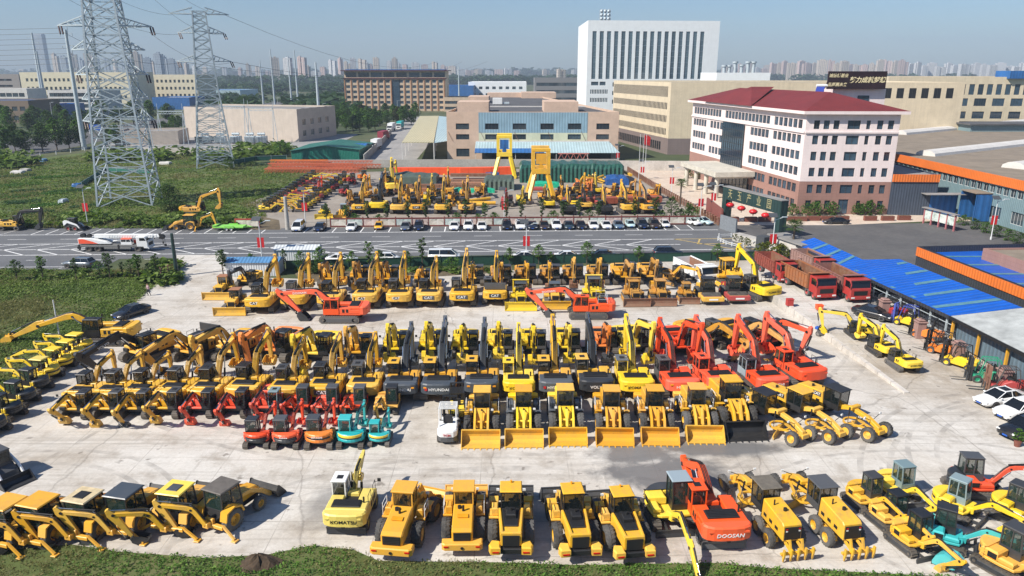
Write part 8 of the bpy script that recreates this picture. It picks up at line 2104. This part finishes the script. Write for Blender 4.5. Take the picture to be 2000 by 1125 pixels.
nb = thing('notice_board','pink framed notice board with white panels in the courtyard','notice board',G(1803,436),R(-46)); PNK = plain('notice_pink',(.45,.16,.17),.6)
L_ = (G(1862,452) - G(1803,436)).length; nb.rotation_euler = (0,0,math.atan2(*(G(1862,452) - G(1803,436)).yx))
for i in range(5): part('post',CACHE.setdefault('nbp',(lambda q: (q.box(-.12,.12,-.12,.12,0,3.0,0),q)[1])(MB()).mesh('post',[PNK])),nb,Matrix.Translation((L_ * i / 4,0,0)))
part('roof',(lambda q: (q.box(-.4,L_ + .4,-.5,.5,3.0,3.15,0),q)[1])(MB()).mesh('roof',[ROOFG]),nb); part('panel',(lambda q: ([q.box(L_ * i / 4 + .15,L_ * (i + 1) / 4 - .15,-.05,.05,1.0,2.7,0) for i in range(4)],q)[1])(MB()).mesh('panel',[PANM[1]]),nb)
rs = thing('road_sign','blue direction sign on a white gantry arm by the main road','road sign',G(176,262)); part('post',(lambda q: (q.cyl((0,0,0),(0,0,7.5),.2,None,8),q.bar((0,0,7.2),(8,0,7.2),.18),q)[2])(MB()).mesh('post',[WPOLE]),rs)
part('sign_panel',(lambda q: (q.box(0,5.5,-.1,-.02,1.8,4.4,0),q)[1])(MB()).mesh('sign_panel',[PLATEB]),rs)
for i,x in enumerate((1247,1254,1259)):
 p = G(x,352); t = thing('flagpole','slim flagpole on the plaza, %s of three' % ORD[i],'flagpole',p,0,'flagpoles on the plaza'); Ht = Z_at(262,p.y); part('pole',(lambda q: (q.cyl((0,0,0),(0,0,Ht),.08,.05,6),q)[1])(MB()).mesh('pole',[WPOLE]),t)
 if i: part('flag',(lambda q: (q.plate((.05,0,Ht - 2.6),(1.0,.3,Ht - 3.2),(1.1,.2,Ht - .9),(.05,0,Ht - .1),.03),q)[1])(MB()).mesh('flag',[FLAG]),t)
# ------------------------------------------------------------------ steelwork in the back yard
def lattice(px0,px1,py,z,w,h,mat,label,group=None,n=None):
 a,c = G(px0,py),G(px1,py); L = (c - a).length; b = MB(); n = n or int(L / (h * .9))
 for y in (0,w):
  for zz in (0,h): b.bar((0,y,zz),(L,y,zz),.16)
  for i in range(n): x0,x1 = L * i / n,L * (i + 1) / n; b.bar((x0,y,0),((x0 + x1) / 2,y,h),.09); b.bar(((x0 + x1) / 2,y,h),(x1,y,0),.09)
 for i in range(n + 1): b.bar((L * i / n,0,0),(L * i / n,w,0),.08); b.bar((L * i / n,0,h),(L * i / n,w,h),.08)
 single('lattice_girder',b,[mat],label,'girder',(a.x,a.y,z),group=group)
TRUS = plain('truss_orange',(.62,.15,.07),.6,amt=.3); TRUSP = plain('truss_pink',(.60,.22,.18),.6); gT = 'lattice girders lying by the boundary wall'
for i,(a,c,y,z,m_) in enumerate(((516,700,338,0,TRUS),(522,706,335,0,TRUS),(530,716,331,0,TRUS),(524,690,336,1.25,TRUS),(540,728,331,1.3,TRUS),(528,640,329,1.3,ORA3),(640,744,329,0,TRUS))): lattice(a,c,y,z,1.2,1.15,m_,'orange lattice girder in the stack by the wall, %s from the front' % ORD[i],gT)
lattice(1090,1150,323,1.6,1.2,2.0,TRUSP,'pink lattice girder lying on the tarpaulin stack before the hall')
def beam(px0,py0,px1,py1,z,w,h,mat,label,name='steel_beam',cat='steel beam',group=None,taper=0):
 a,c = G(px0,py0),G(px1,py1); d = c - a; L = d.length; b = MB(); b.prism([(0,taper),(taper,0),(L - taper,0),(L,taper),(L,h),(0,h)] if taper else [(0,0),(L,0),(L,h),(0,h)],-w / 2,w / 2,0,.03)
 for i in range(1,int(L / 2.2)): b.box(i * 2.2,i * 2.2 + .06,-w / 2 - .05,-w / 2,.02,h - .02,0)
 single(name,b,[mat],label,cat,(a.x,a.y,z + .03),math.atan2(d.y,d.x),group)
beam(768,341,905,341,0,1.8,2.0,ORA,'long bright orange box girder, the left one before the wall',taper=.8); beam(898,342,1005,340,0,1.8,2.1,ORA,'long bright orange box girder, the right one behind the yellow crane legs',taper=.5)
for i,(a,y,c,y2,z,m_) in enumerate(((756,352,878,352,.0,RUST),(870,356,948,356,0,RUST),(872,362,950,362,0,RUSTO),(790,366,940,366,0,RUST),(800,374,885,374,0,RUSTO),(880,349,960,349,.6,RUST),(1095,378,1200,380,0,RUST),(1110,372,1185,372,0,RUST),(1060,352 + 28,1110,382,0,REDP))): beam(a,y,c,y2,z,1.4,.8,m_,'rusty steel beam lying in the back yard, %s in the stacks' % ORD[i],group='rusty beams stacked in the back yard')
beam(1100,402,1290,398,.4,2.2,1.3,plain('girder_brick',(.34,.09,.05),.6),'wide brick red girder on low blocks behind the excavators',taper=.3); beam(1130,391,1282,388,.4,.8,.6,ORA3,'long narrow orange beam above the brick red girder')
beam(1040,371,1060,371,.1,3,.5,REDP,'low red steel base between the orange crane legs')
for i,(a,y,c,y2) in enumerate(((893,400,968,400),(905,397,957,391),(915,403,950,403))):
 p,q = G(a,y),G(c,y2); single('steel_pipe',(lambda b: (b.cyl((0,0,.4),(q.x - p.x,q.y - p.y,.4),.4,None,12),b.cyl((0,0,.4),(.1,0,.4),.5,None,12),b)[2])(MB()),[YEL],'yellow pipe lying in the back yard, %s of three' % ORD[i],'pipe',p,group='yellow pipes in the back yard')
def tarp(px0,px1,py,D,h,mat,label,pleat=0,rz=0.0,seed=1):
 a,c = G(px0,py),G(px1,py); L = (c - a).length; b = MB(); nx,ny = max(10,int(L / (.55 if pleat else .9))),7; rnd = random.Random(seed); vs = []
 prof = [(0,0),(.04,.8),(.12,1.0),(.5,1.04),(.88,1.0),(.96,.8),(1,0)]
 for i in range(nx + 1):
  for j,(y,z) in enumerate(prof):
   wob = noise.noise(Vector((i * .35,j * .7,seed))) * .18; pl = (.28 if i % 2 else -.1) * pleat if j in (0,1) else 0
   vs.append((L * i / nx + (0 if 0 < i < nx else 0),y * D - pl,max(0,z * h * (1 + wob * (.6 if pleat else 1.3)) - (0 if 0 < i < nx else z * h * .15))))
 fs = [(i * 7 + j,(i + 1) * 7 + j,(i + 1) * 7 + j + 1,i * 7 + j + 1) for i in range(nx) for j in range(6)] + [tuple(range(7)),tuple(range(nx * 7,nx * 7 + 7))[::-1]]
 b.add(vs,fs,0); single('tarpaulin_stack',b,[mat],label,'covered stack',(a.x,a.y,.03),rz)
tarp(1015,1219,357,12,4.6,TARPG,'very long green pleated tarpaulin cover over stacked goods behind the cranes',1,seed=2); tarp(757,852,362,9,2.3,TARPT,'low grey-green tarpaulin stack in front of the orange girders',0,seed=3)
tarp(945,1004,372,10,2.6,TARPT,'grey-green ribbed tarpaulin stack beside the yellow crane',1,seed=4); tarp(887,966,377,2.2,1.0,TARPM,'mint green tarpaulin over pipes, the left longer one',0,seed=5); tarp(1030,1092,367,2.5,1.4,TARPM,'mint green tarpaulin behind the orange crane legs',0,seed=6); tarp(1184,1228,362,6,2.0,TARPB,'blue tarpaulin heap at the end of the green cover',0,seed=7)
tarp(948,975,344,2,.9,TARPB,'small blue tarpaulin under the yellow crane',0,seed=8)
beam(1208,345,1232,358,1.8,.7,.6,YEL,'short yellow beam lying on the blue tarpaulin')
def crane_frame(px0,px1,py,ph,D,mat,label,panel):
 a,c = G(px0,py),G(px1,py); W = (c - a).length; Ht = Z_at(ph,a.y); t = thing('gantry_crane',label,'crane',a); hz = Ht * .50
 for yy,k in ((0,0),(D,1)):
  for x0,x1 in ((0,W * .26),(W,W * .76)): part('leg',(lambda q: (q.bar((x0,yy,.1),(x1,D * .5 + (yy - D * .5) * .55,hz),.8,.7),q)[1])(MB()).mesh('leg',[mat]),t)
  y2 = D * .5 + (yy - D * .5) * .55
  def tf(q):
   q.box(W * .14,W * .86,y2 - .5,y2 + .5,hz,hz + 1.2,0,.05); q.box(W * .14,W * .86,y2 - .45,y2 + .45,Ht - .8,Ht,0,.1)
   for f in (.14,.74): q.box(W * f,W * (f + .12),y2 - .42,y2 + .42,hz + 1.2,Ht - .8,0,.04)
   if k == 0: q.box(W * .3,W * .7,y2 - .3,y2 + .5,hz + 2.2,Ht - 1.2,1,.05); q.cyl((W * .5,y2 - .4,hz + 1.6),(W * .5,y2 + .4,hz + 1.6),.6,None,12,1)
   return q
  part('top_frame',tf(MB()).mesh('top_frame',[mat,panel]),t)
 part('tie_beam',(lambda q: (q.box(W * .16,W * .24,D * .2,D * .8,hz + .3,hz + 1.2,0),q.box(W * .76,W * .84,D * .2,D * .8,hz + .3,hz + 1.2,0),q.box(-.3,.5,-.6,D + .6,.05,.5,0),q.box(W - .5,W + .3,-.6,D + .6,.05,.5,0),q)[4])(MB()).mesh('tie_beam',[mat]),t)
crane_frame(964,1006,349,266,13,KOM,'lemon yellow gantry crane frame with blue panel before the hall',BLUER2)
crane_frame(1032,1082,392,292,12,YEL,'orange-yellow gantry crane frame, the nearer one',YEL2)
for x,y,m_,lab in ((1160,358,YEL,'yellow crane trolley lying beside the blue tarpaulin'),(1178,356,GALV,'grey steel hoist frame beside the yellow trolley'),(1140,368,ORA3,'orange bent frame standing in the scrap stack')):
 b = MB(); rnd = random.Random(x)
 for _ in range(14): a_ = Vector((rnd.uniform(-3,3),rnd.uniform(-1.5,1.5),rnd.uniform(.2,2.6))); c_ = Vector((rnd.uniform(-3,3),rnd.uniform(-1.5,1.5),rnd.uniform(.2,2.6))); b.bar(a_,c_,.3)
 single('scrap_frame',b,[m_],lab,'steel frame',G(x,y))
gtr = thing('flatbed_trailer','bright green flatbed trailer parked by the field edge','trailer',G(452,449))
cpart('gtb','bed',lambda b: (b.box(-3,2.6,-1.1,1.1,.55,.8,0,.03),b.prism([(-3,.8),(-2.2,1.05),(-3,1.05)],-1.1,1.1,0),b.bar((2.6,-.8,.65),(3.9,0,.6),.12),b.bar((2.6,.8,.65),(3.9,0,.6),.12),[b.prism([(-.95,.55),(-.8,.95),(.85,.95),(1,.55)],s_ * 1.12,s_ * 1.35,0) for s_ in (-1,1)]),[LIME],gtr)
for x in (-.4,.45):
 for sy in (-1,1): wheel(gtr,(x,sy * 1.25,.36),.36,.22,TYRE,WHT,sy > 0,False,16)
single('roadside_board',(lambda b: (b.box(-2.2,2.2,-.06,.06,.3,1.5,1),b.box(-2.3,2.3,-.1,.1,1.5,1.75,0),b.box(-2.3,-2.1,-.1,.1,0,1.5,0),b.box(2.1,2.3,-.1,.1,0,1.5,0),b)[4])(MB()),[REDP,PANM[0]],'low red framed board beside the green trailer','board',G(484,445))
single('dirt_heap',(lambda b: (b.add([(math.cos(a) * r * (1 + .2 * math.sin(a * 3 + r)),math.sin(a) * r * .7,max(0,.75 - r * .55) + .1 * math.sin(a * 5 + r * 4)) for r in (1.3,.9,.5,.15) for a in [i * PI / 8 for i in range(16)]],[(k * 16 + i,k * 16 + (i + 1) % 16,(k + 1) * 16 + (i + 1) % 16,(k + 1) * 16 + i) for k in range(3) for i in range(16)] + [tuple(range(48,64))],0,False),b)[1])(MB()),[plain('bare_earth',(.075,.05,.03),.95,nscale=5,amt=.5,bump=1)],'brown heap of bare earth in the grass at the bottom edge','earth heap',G(505,1103))
single('excavator_bucket',(lambda b: (bucket_f(1.1,.9)(b),b)[1])(MB()),[TEAL,DARK],'loose turquoise digger bucket lying on the ground, lower right','bucket',G(1868,1116) + Vector((0,0,.5)),2.2)
# ------------------------------------------------------------------ trees and other green
random.seed(3)
gt1 = 'young trees along the near left street edge'
for i,(x,y,s) in enumerate(((34,548,.82),(84,546,.85),(150,548,.72),(196,545,.72),(215,545,.95),(240,541,.5),(258,543,.75),(272,545,.92),(307,548,.85),(292,543,.6))):
 tree(G(x,y),['young1','young0','young2'][i % 3],'young street tree in the left weedy verge, %s from the left' % ORD[i],[LEAFD,LEAF][i % 2],s,gt1,sz=.85)
gt2 = 'small trees along the green mesh fence'
for i,(x,y,k,s,lf) in enumerate(((437,540,'young0',.95,LEAFD),(492,530,'young1',.7,LEAF),(556,528,'young2',.7,LEAFD),(588,530,'young1',.8,LEAF),(610,535,'bush0',.8,LEAFD),(626,530,'young1',.95,LEAFB),(648,538,'bush0',.8,LEAFD),(688,528,'young1',.75,LEAFB),(722,530,'young2',.95,LEAF),(742,534,'young1',.9,LEAF),(796,525,'young1',.7,LEAFB),(825,522,'young2',.95,LEAFD),(856,526,'bush1',.7,LEAFB),(882,530,'bush0',1.0,LEAFB),
         (995,518,'young1',.7,LEAFB),(1052,517,'young1',.8,LEAFB),(1075,516,'young1',.5,LEAF),(1146,516,'young1',.9,LEAFB),(1247,514,'young1',.7,LEAFB),(1400,512,'young1',.75,LEAFB),(1490,514,'bush0',1.5,LEAFY),(1520,512,'bush0',1.3,LEAFY))):
 tree(G(x,y),k,'small green %s by the mesh fence, %s from the left' % ('bush' if 'bush' in k else 'tree',ORD[i]),lf,s,gt2,name='bush' if 'bush' in k else 'tree',cat='bush' if 'bush' in k else 'tree',sz=.9)
gt3 = 'trees and shrubs behind the photo-panel fence'
for i,(x,k,s,lf) in enumerate(((637,'young0',.95,LEAFD),(676,'young0',.9,LEAF),(692,'bush0',1.0,LEAFB),(717,'young2',.95,LEAFD),(738,'bush0',.9,LEAF),(754,'young0',.95,LEAFD),(797,'young2',.95,LEAFD),(831,'young2',1.0,LEAFD),(875,'young2',1.0,LEAFD),(892,'bush0',1.0,LEAF),(910,'young2',1.0,LEAFD),(934,'bush0',.9,LEAF),(947,'young0',.95,LEAF),(966,'bush0',1.0,LEAFB),(990,'young2',1.0,LEAFD),(1019,'young2',1.0,LEAFD),(1060,'young2',1.0,LEAFD),(1082,'bush0',1.1,LEAF),
        (1102,'young0',1.0,LEAFD),(1134,'young2',1.0,LEAFD),(1152,'bush0',1.2,LEAFD),(1172,'young0',1.0,LEAFD),(1245,'young0',1.0,LEAFD),(1285,'young0',1.15,LEAFD),(1297,'bush0',1.1,LEAF),(1318,'young1',1.25,LEAFD),(1336,'bush0',1.2,LEAFB),(1358,'bush0',1.4,LEAF),(1352,'young0',.9,LEAF))):
 p = G(x,442); p = S((p - SO).dot(SU),6.6)
 tree(p,k,'dark %s behind the picture fence, %s from the left' % ('shrub' if 'bush' in k else 'slender tree',ORD[i]),lf,s * .95,gt3,name='bush' if 'bush' in k else 'tree',cat='bush' if 'bush' in k else 'tree')
palm(G(1328,404),'shaggy palm tree behind the picture fence near the railing',1.15); palm(G(1545,512),'palm tree standing behind the gatehouse at the gate',1.25)
tree(G(333,412),'bushb','large dark rounded bush beside the big pylon foot',LEAFD,.82,name='bush',cat='bush'); tree(G(549,306),'bush0','round bush near the green shed',LEAF,2.2,name='bush',cat='bush'); tree(G(450,331),'bush0','dark bush at the small pylon foot',LEAFD,1.6,name='bush',cat='bush')
gb = 'clipped shrubs at the foot of the pink block'
for i,(x,y,s) in enumerate(((1548,421,1.2),(1577,422,1.3),(1594,422,1.5),(1624,421,1.4),(1676,420,1.2),(1695,420,1.5),(1715,419,1.1),(1530,414,1.0),(1345,348,1.2),(1362,350,1.1))): tree(G(x,y),'bush1','green shrub by the pink office block, %s along its foot' % ORD[i],LEAF,s,gb,name='bush',cat='bush')
for i,(x,y) in enumerate(((1436,470),(1447,474),(1457,477),(1462,480))): tree(G(x,y,1.2),'shrub','ball shrub on the gate island ledge, %s from the left' % ORD[i],LEAFY,.75,'ball shrubs on the gate island',name='bush',cat='bush')
gh = 'shrubs along the grey-blue workshop'
for i in range(9): x = 1880 + i * 22; tree(G(x,440 + i * 7.5),'bush1','low shrub along the workshop wall, %s from the left' % ORD[i],LEAFD if i % 2 else LEAF,1.0,gh,name='bush',cat='bush')
pp = thing('potted_plant','potted green plant in a brown pot near the black car','plant',G(1986,872)); cpart('pot','pot',lambda b: b.cyl((0,0,0),(0,0,.5),.2,.28,12),[BROWNP],pp); tree_ = TREES['shrub'](); o = part('foliage',tree_[0].copy(),pp,Matrix.Translation((0,0,.45)) @ Matrix.Scale(.7,4)); o.data.materials[0] = LEAFB
# trees of the left road and round the hotel
gm = 'broad trees lining the main road at the left'
k = 0
for row in (([(-30,300),(12,302),(48,300),(84,297),(112,293),(136,290),(-62,304),(158,288),(30,294)],1.0),([(-20,262),(20,262),(58,262),(98,262),(132,258),(160,256),(188,256)],1.15),([(10,250),(70,250),(120,246),(200,246),(232,245),(262,244),(296,242),(330,240),(-50,250)],1.25),([(340,262),(322,268),(215,285),(228,288),(350,252)],.8)):
 for x,y in row[0]: tree(G(x,y),['big0','big1','big2'][k % 3],'broad dark green road tree, %s of those at the left' % ORD[k],[LEAFD,LEAF,LEAFD][k % 3],row[1] * random.uniform(.9,1.15),gm); k += 1
gq = 'trees in front of the hotel'
for i in range(56):
 r_,c_ = divmod(i,19); x = 596 + c_ * 15.5 + (7 if r_ % 2 else 0) + random.uniform(-4,4); y = [257,246,236][r_] + random.uniform(-3,3)
 if x > 815 - (r_ == 0) * 70: continue
 tree(G(x,y),['big0','big1','big2'][i % 3],'leafy tree before the hotel, %s of the belt' % ORD[i],LEAFR if (i * 7) % 5 == 0 and x > 700 else (LEAF if i % 3 else LEAFD),random.uniform(.85,1.1),gq)
# far woods: one mass of crowns
def woods(name,spec,seed,leaf):
 rnd = random.Random(seed); b = MB()
 for x0,x1,y0,y1,n,s in spec:
  for _ in range(n):
   x,y = rnd.uniform(x0,x1),rnd.uniform(y0,y1); p = G(x,y); r = s * rnd.uniform(.6,1.4)
   for _ in range(10): leaf_cloud(b,rnd,(p.x + rnd.uniform(-r,r) * 1.6,p.y + rnd.uniform(-r,r) * 1.6,r * rnd.uniform(.4,1.0)),(r * .8,r * .8,r * .6),7,r * .5,0,.9,.2)
 me = b.mesh(name,[leaf]); o = bpy.data.objects.new(name,me); COL.objects.link(o); o['kind'] = 'stuff'; return o
woods('woodland',[(395,680,165,182,130,6),(395,680,184,206,60,3.5),(420,700,158,168,150,10),(-20,400,160,172,190,10),(860,1135,155,166,170,10),(640,880,156,162,90,12),(1395,2040,153,160,240,12),(-40,2040,149,152,360,24),(590,680,205,232,30,6),(410,480,215,236,22,5)],4,leafmat('woodland_leaf',(.02,.05,.018),(.04,.08,.026),(.07,.11,.04),sc=.02))
woods('scrub',[(180,500,296,316,60,1.5),(-100,60,306,330,40,1.6),(120,500,424,443,120,.7),(-80,110,440,446,24,.7),(470,570,290,312,22,1.8),(-60,343,530,548,60,.35),(580,990,527,535,60,.38),(300,345,520,556,26,.7)],6,WEED)
# ground cover
Fw = [(p.x,p.y) for p in (G(x,y) for x,y in FIELD_PX)]
scatter('weeds',Fw,[WEED,WEED2],30000,.125,.42,2,3,.02)
scatter('verge_weeds',[(p.x,p.y) for p in (G(x,y) for x,y in STRIP_PX)],[LEAFB,WEED2,WEED][:2],22000,.065,.34,3,3,.03,clump=.3)
scatter('field_grass',[(p.x,p.y) for p in (G(x,y) for x,y in ((-140,446),(330,446),(500,446),(520,418),(600,360),(630,338),(510,322),(470,306),(180,300),(60,316),(-300,380)))],[WEED,WEED2],27000,.24,.36,5,3,.02,clump=.06)
# vegetable plots
PLOT = [leafmat('plot_leaf_a',(.03,.09,.015),(.08,.19,.03),sc=2),leafmat('plot_leaf_b',(.02,.06,.02),(.05,.12,.04),sc=2)]; random.seed(9)
for i,(x,y,w,d) in enumerate(((10,385,9,7),(45,395,7,5),(92,378,8,6),(125,374,9,4),(150,418,9,5),(178,402,8,4),(98,400,7,4),(60,372,8,4),(30,362,11,5),(200,352,10,4),(120,345,14,5),(20,345,12,5),(240,338,9,4),(75,415,6,4))):
 p = G(x,y); b = MB(); rnd = random.Random(i)
 for r_ in range(int(d / .6)):
  for _ in range(int(w * 7)): leaf_cloud(b,rnd,(rnd.uniform(-w / 2,w / 2),-d / 2 + r_ * .6,.18),(.15,.15,.15),3,.16,0,.9,0)
 me = b.mesh('vegetable_bed',[PLOT[i % 2]]); o = bpy.data.objects.new('vegetable_bed',me); COL.objects.link(o); o.location = p; o.rotation_euler = (0,0,R(28)); o['kind'] = 'stuff'
for i,(x,y,w,m_) in enumerate(((30,340,3.5,WHR),(76,316,3,PBLU),(146,366,2,BLUER2),(320,322,3.2,WHR),(118,398,1.6,GALV),(45,336,2.5,WALLC))):
 tarp(x - w * 3,x + w * 3,y,2.5,.8,m_,'rumpled pale sheet heap among the vegetable plots, %s of the scattered ones' % ORD[i],seed=20 + i)
# ------------------------------------------------------------------ the city on the horizon
def citymat(name,c,wc,sx,sz):
 m,n,l,b = newmat(name); tc = n.new('ShaderNodeTexCoord'); sep = n.new('ShaderNodeSeparateXYZ'); l.new(tc.outputs['Object'],sep.inputs[0])
 def ln(x,p,k): return _math(n,l,'LESS_THAN',_math(n,l,'FRACT',_math(n,l,'DIVIDE',x,p)),k)
 g = _math(n,l,'MULTIPLY',ln(_math(n,l,'ADD',sep.outputs[0],sep.outputs[1]),sx,.45),ln(sep.outputs[2],sz,.55)); oi = n.new('ShaderNodeObjectInfo')
 f = _math(n,l,'MULTIPLY_ADD',oi.outputs['Random'],.3); f.node.inputs[2].default_value = .8
 l.new(_mix(n,l,g,_mix(n,l,1.0,c,f,'MULTIPLY'),wc),b.inputs['Base Color']); b.inputs['Roughness'].default_value = .7; return m
CM = [citymat('flat_block_cream',(.58,.50,.42),(.16,.17,.19),5,3.1),citymat('flat_block_white',(.62,.62,.62),(.14,.17,.22),4,3.1),citymat('flat_block_rose',(.55,.42,.38),(.15,.15,.17),6,3.1),citymat('flat_block_grey',(.33,.38,.43),(.10,.14,.19),3.4,3.6)]
def proto(k):
 if ('city',k) in CACHE: return CACHE[('city',k)]
 b = MB(); s = k % 5      # unit footprint 1 x 1, unit height 1, scaled per building
 if s == 0: b.box(-.5,.5,-.4,.4,0,.96,0); b.box(-.2,.25,-.25,.25,.96,1.0,0)
 elif s == 1: b.box(-.5,-.08,-.4,.4,0,.97,0); b.box(.08,.5,-.4,.4,0,.94,0); b.box(-.08,.08,-.25,.3,0,.9,0); b.box(-.4,-.2,-.2,.2,.97,1,0)
 elif s == 2: b.box(-.5,.5,-.2,.4,0,.93,0); b.box(-.3,.3,-.4,-.2,0,.96,0); b.box(-.15,.15,-.1,.3,.93,1,0)
 elif s == 3: b.box(-.5,.1,-.4,.3,0,.95,0); b.box(.1,.5,-.3,.4,0,.88,0); b.box(-.3,-.05,-.2,.1,.95,1,0)
 else:
  for i in range(4): b.box(-.5 + i * .26,-.28 + i * .26,-.4,.4,0,.95 if i % 2 else .98,0); b.box(-.28 + i * .26,-.24 + i * .26,-.25,.4,0,.9,0) if i < 3 else None
  b.box(-.1,.1,-.1,.2,.9,1.0,0)
 CACHE[('city',k)] = b; return b
gc = 'tower blocks on the hazy skyline'
sky = [(114,12,103,2600),(130,10,108,2700),(150,12,103,2500),(163,8,112,2700),(179,16,103,2300),(193,9,110,2500),(212,10,112,2900),(228,9,115,2900),(243,9,117,2800),(259,9,112,2700),(274,15,98,1900),(292,13,111,2000),(302,9,118,2100),(314,17,101,1800),(327,9,108,2000),(338,13,113,2000),(352,11,119,2100),(366,9,122,2200),(383,8,127,2600),(402,9,130,2900),(440,8,130,3000),(487,9,123,2600),(470,7,131,3000),(505,9,129,2800),(539,15,110,1900),(564,15,111,1900),(592,15,109,1900),(602,8,127,2000),(617,20,138,2100),(632,11,130,2300),(651,14,116,2100),(666,9,112,2200),(679,11,119,2100),(691,10,112,2200),(709,13,114,2100),(718,7,121,2300),(727,10,124,2400),(736,12,111,2100),(761,9,118,2200),(772,12,111,2100),(780,7,120,2300),(792,9,125,2600),(812,13,121,2500),(830,12,125,2700),(850,11,120,2300),(868,14,126,2700),(884,14,128,2900),(900,14,134,3000),(918,16,136,3200),(936,15,134,3000),(955,15,137,3300),(975,16,135,3200),(992,14,133,3000),(1010,12,137,3200),(1066,14,135,2700),(1096,14,134,1500),(1122,10,135,2800),(1415,12,128,3300),(1431,11,125,3400),(1447,12,124,3300),(1464,12,122,3300),(1479,10,130,3400),(1492,10,133,3400)]
x = 1508; random.seed(21)
while x < 2010: w = random.uniform(11,17); sky.append((x,w,random.choice([116,118,120,122,125]) + (0 if x < 1770 else 4),random.uniform(2300,2900))); x += w * random.uniform(.88,1.12)
for i in range(26): sky.append((random.uniform(0,1130),random.uniform(9,16),random.uniform(133,139),random.uniform(3600,4600)))
for i in range(12): sky.append((random.uniform(1410,2000),random.uniform(9,14),random.uniform(126,133),random.uniform(3600,4400)))
sky.sort(); cmesh = {}
for i,(px,w,top,Y) in enumerate(sky):
 k = i % 5; mi = (3 if px < 380 and i % 3 else i * 7 % 3) if px < 1508 else (2 if px < 1765 and i % 2 else 1 if px > 1765 else 0)
 Ht = Z_at(top,Y); W = w * Y / F_PX * .98; key = (k,mi,round(Ht / 12),round(W / 4))
 if key not in cmesh:
  hh,ww = round(Ht / 12) * 12 or 12,max(8,round(W / 4) * 4); b = MB(Matrix.Diagonal((ww,max(14,ww * .7),hh,1))); p_ = proto(k); b.add(p_.v,p_.f,0); cmesh[key] = (b.mesh('apartment_tower',[CM[mi]]),hh)
 me,hh = cmesh[key]; o = bpy.data.objects.new('apartment_tower',me); COL.objects.link(o); o.location = (X_at(px,150,Y),Y,0); o.scale = (1,1,Ht / hh); o.rotation_euler = (0,0,R(random.uniform(-18,18)))
 tag(o,'hazy %s tower block, %s of the %s skyline from the left' % (['cream','white','rosy','blue-grey'][mi],ORD[i if px < 1200 else i - sum(1 for s_ in sky if s_[0] < 1200)] if (i if px < 1200 else 0) < len(ORD) else 'one','left' if px < 1200 else 'right'),'tower block',gc)
b = MB(); p = X_at(86,130,2900); b.prism([(-17,-12),(17,-12),(17,12),(-17,12)],0,Z_at(66,2900),0,3,'z'); single('skyscraper',b,[CM[3]],'very tall blue-grey skyscraper far away at the left','skyscraper',(p,2900,0))
# haze: one closed box of even thin air round camera and scene
m = bpy.data.materials.new('air'); m.use_nodes = True; n,l = m.node_tree.nodes,m.node_tree.links; n.clear(); vo = n.new('ShaderNodeVolumePrincipled'); vo.inputs['Density'].default_value = .0002; vo.inputs['Color'].default_value = (.60,.72,.88,1); vo.inputs['Anisotropy'].default_value = .0
mo = n.new('ShaderNodeOutputMaterial'); l.new(vo.outputs[0],mo.inputs['Volume'])
b = MB(); b.box(-5200,5200,-60,5600,-1.2,255,0); setting('haze',b,[m],'stuff')
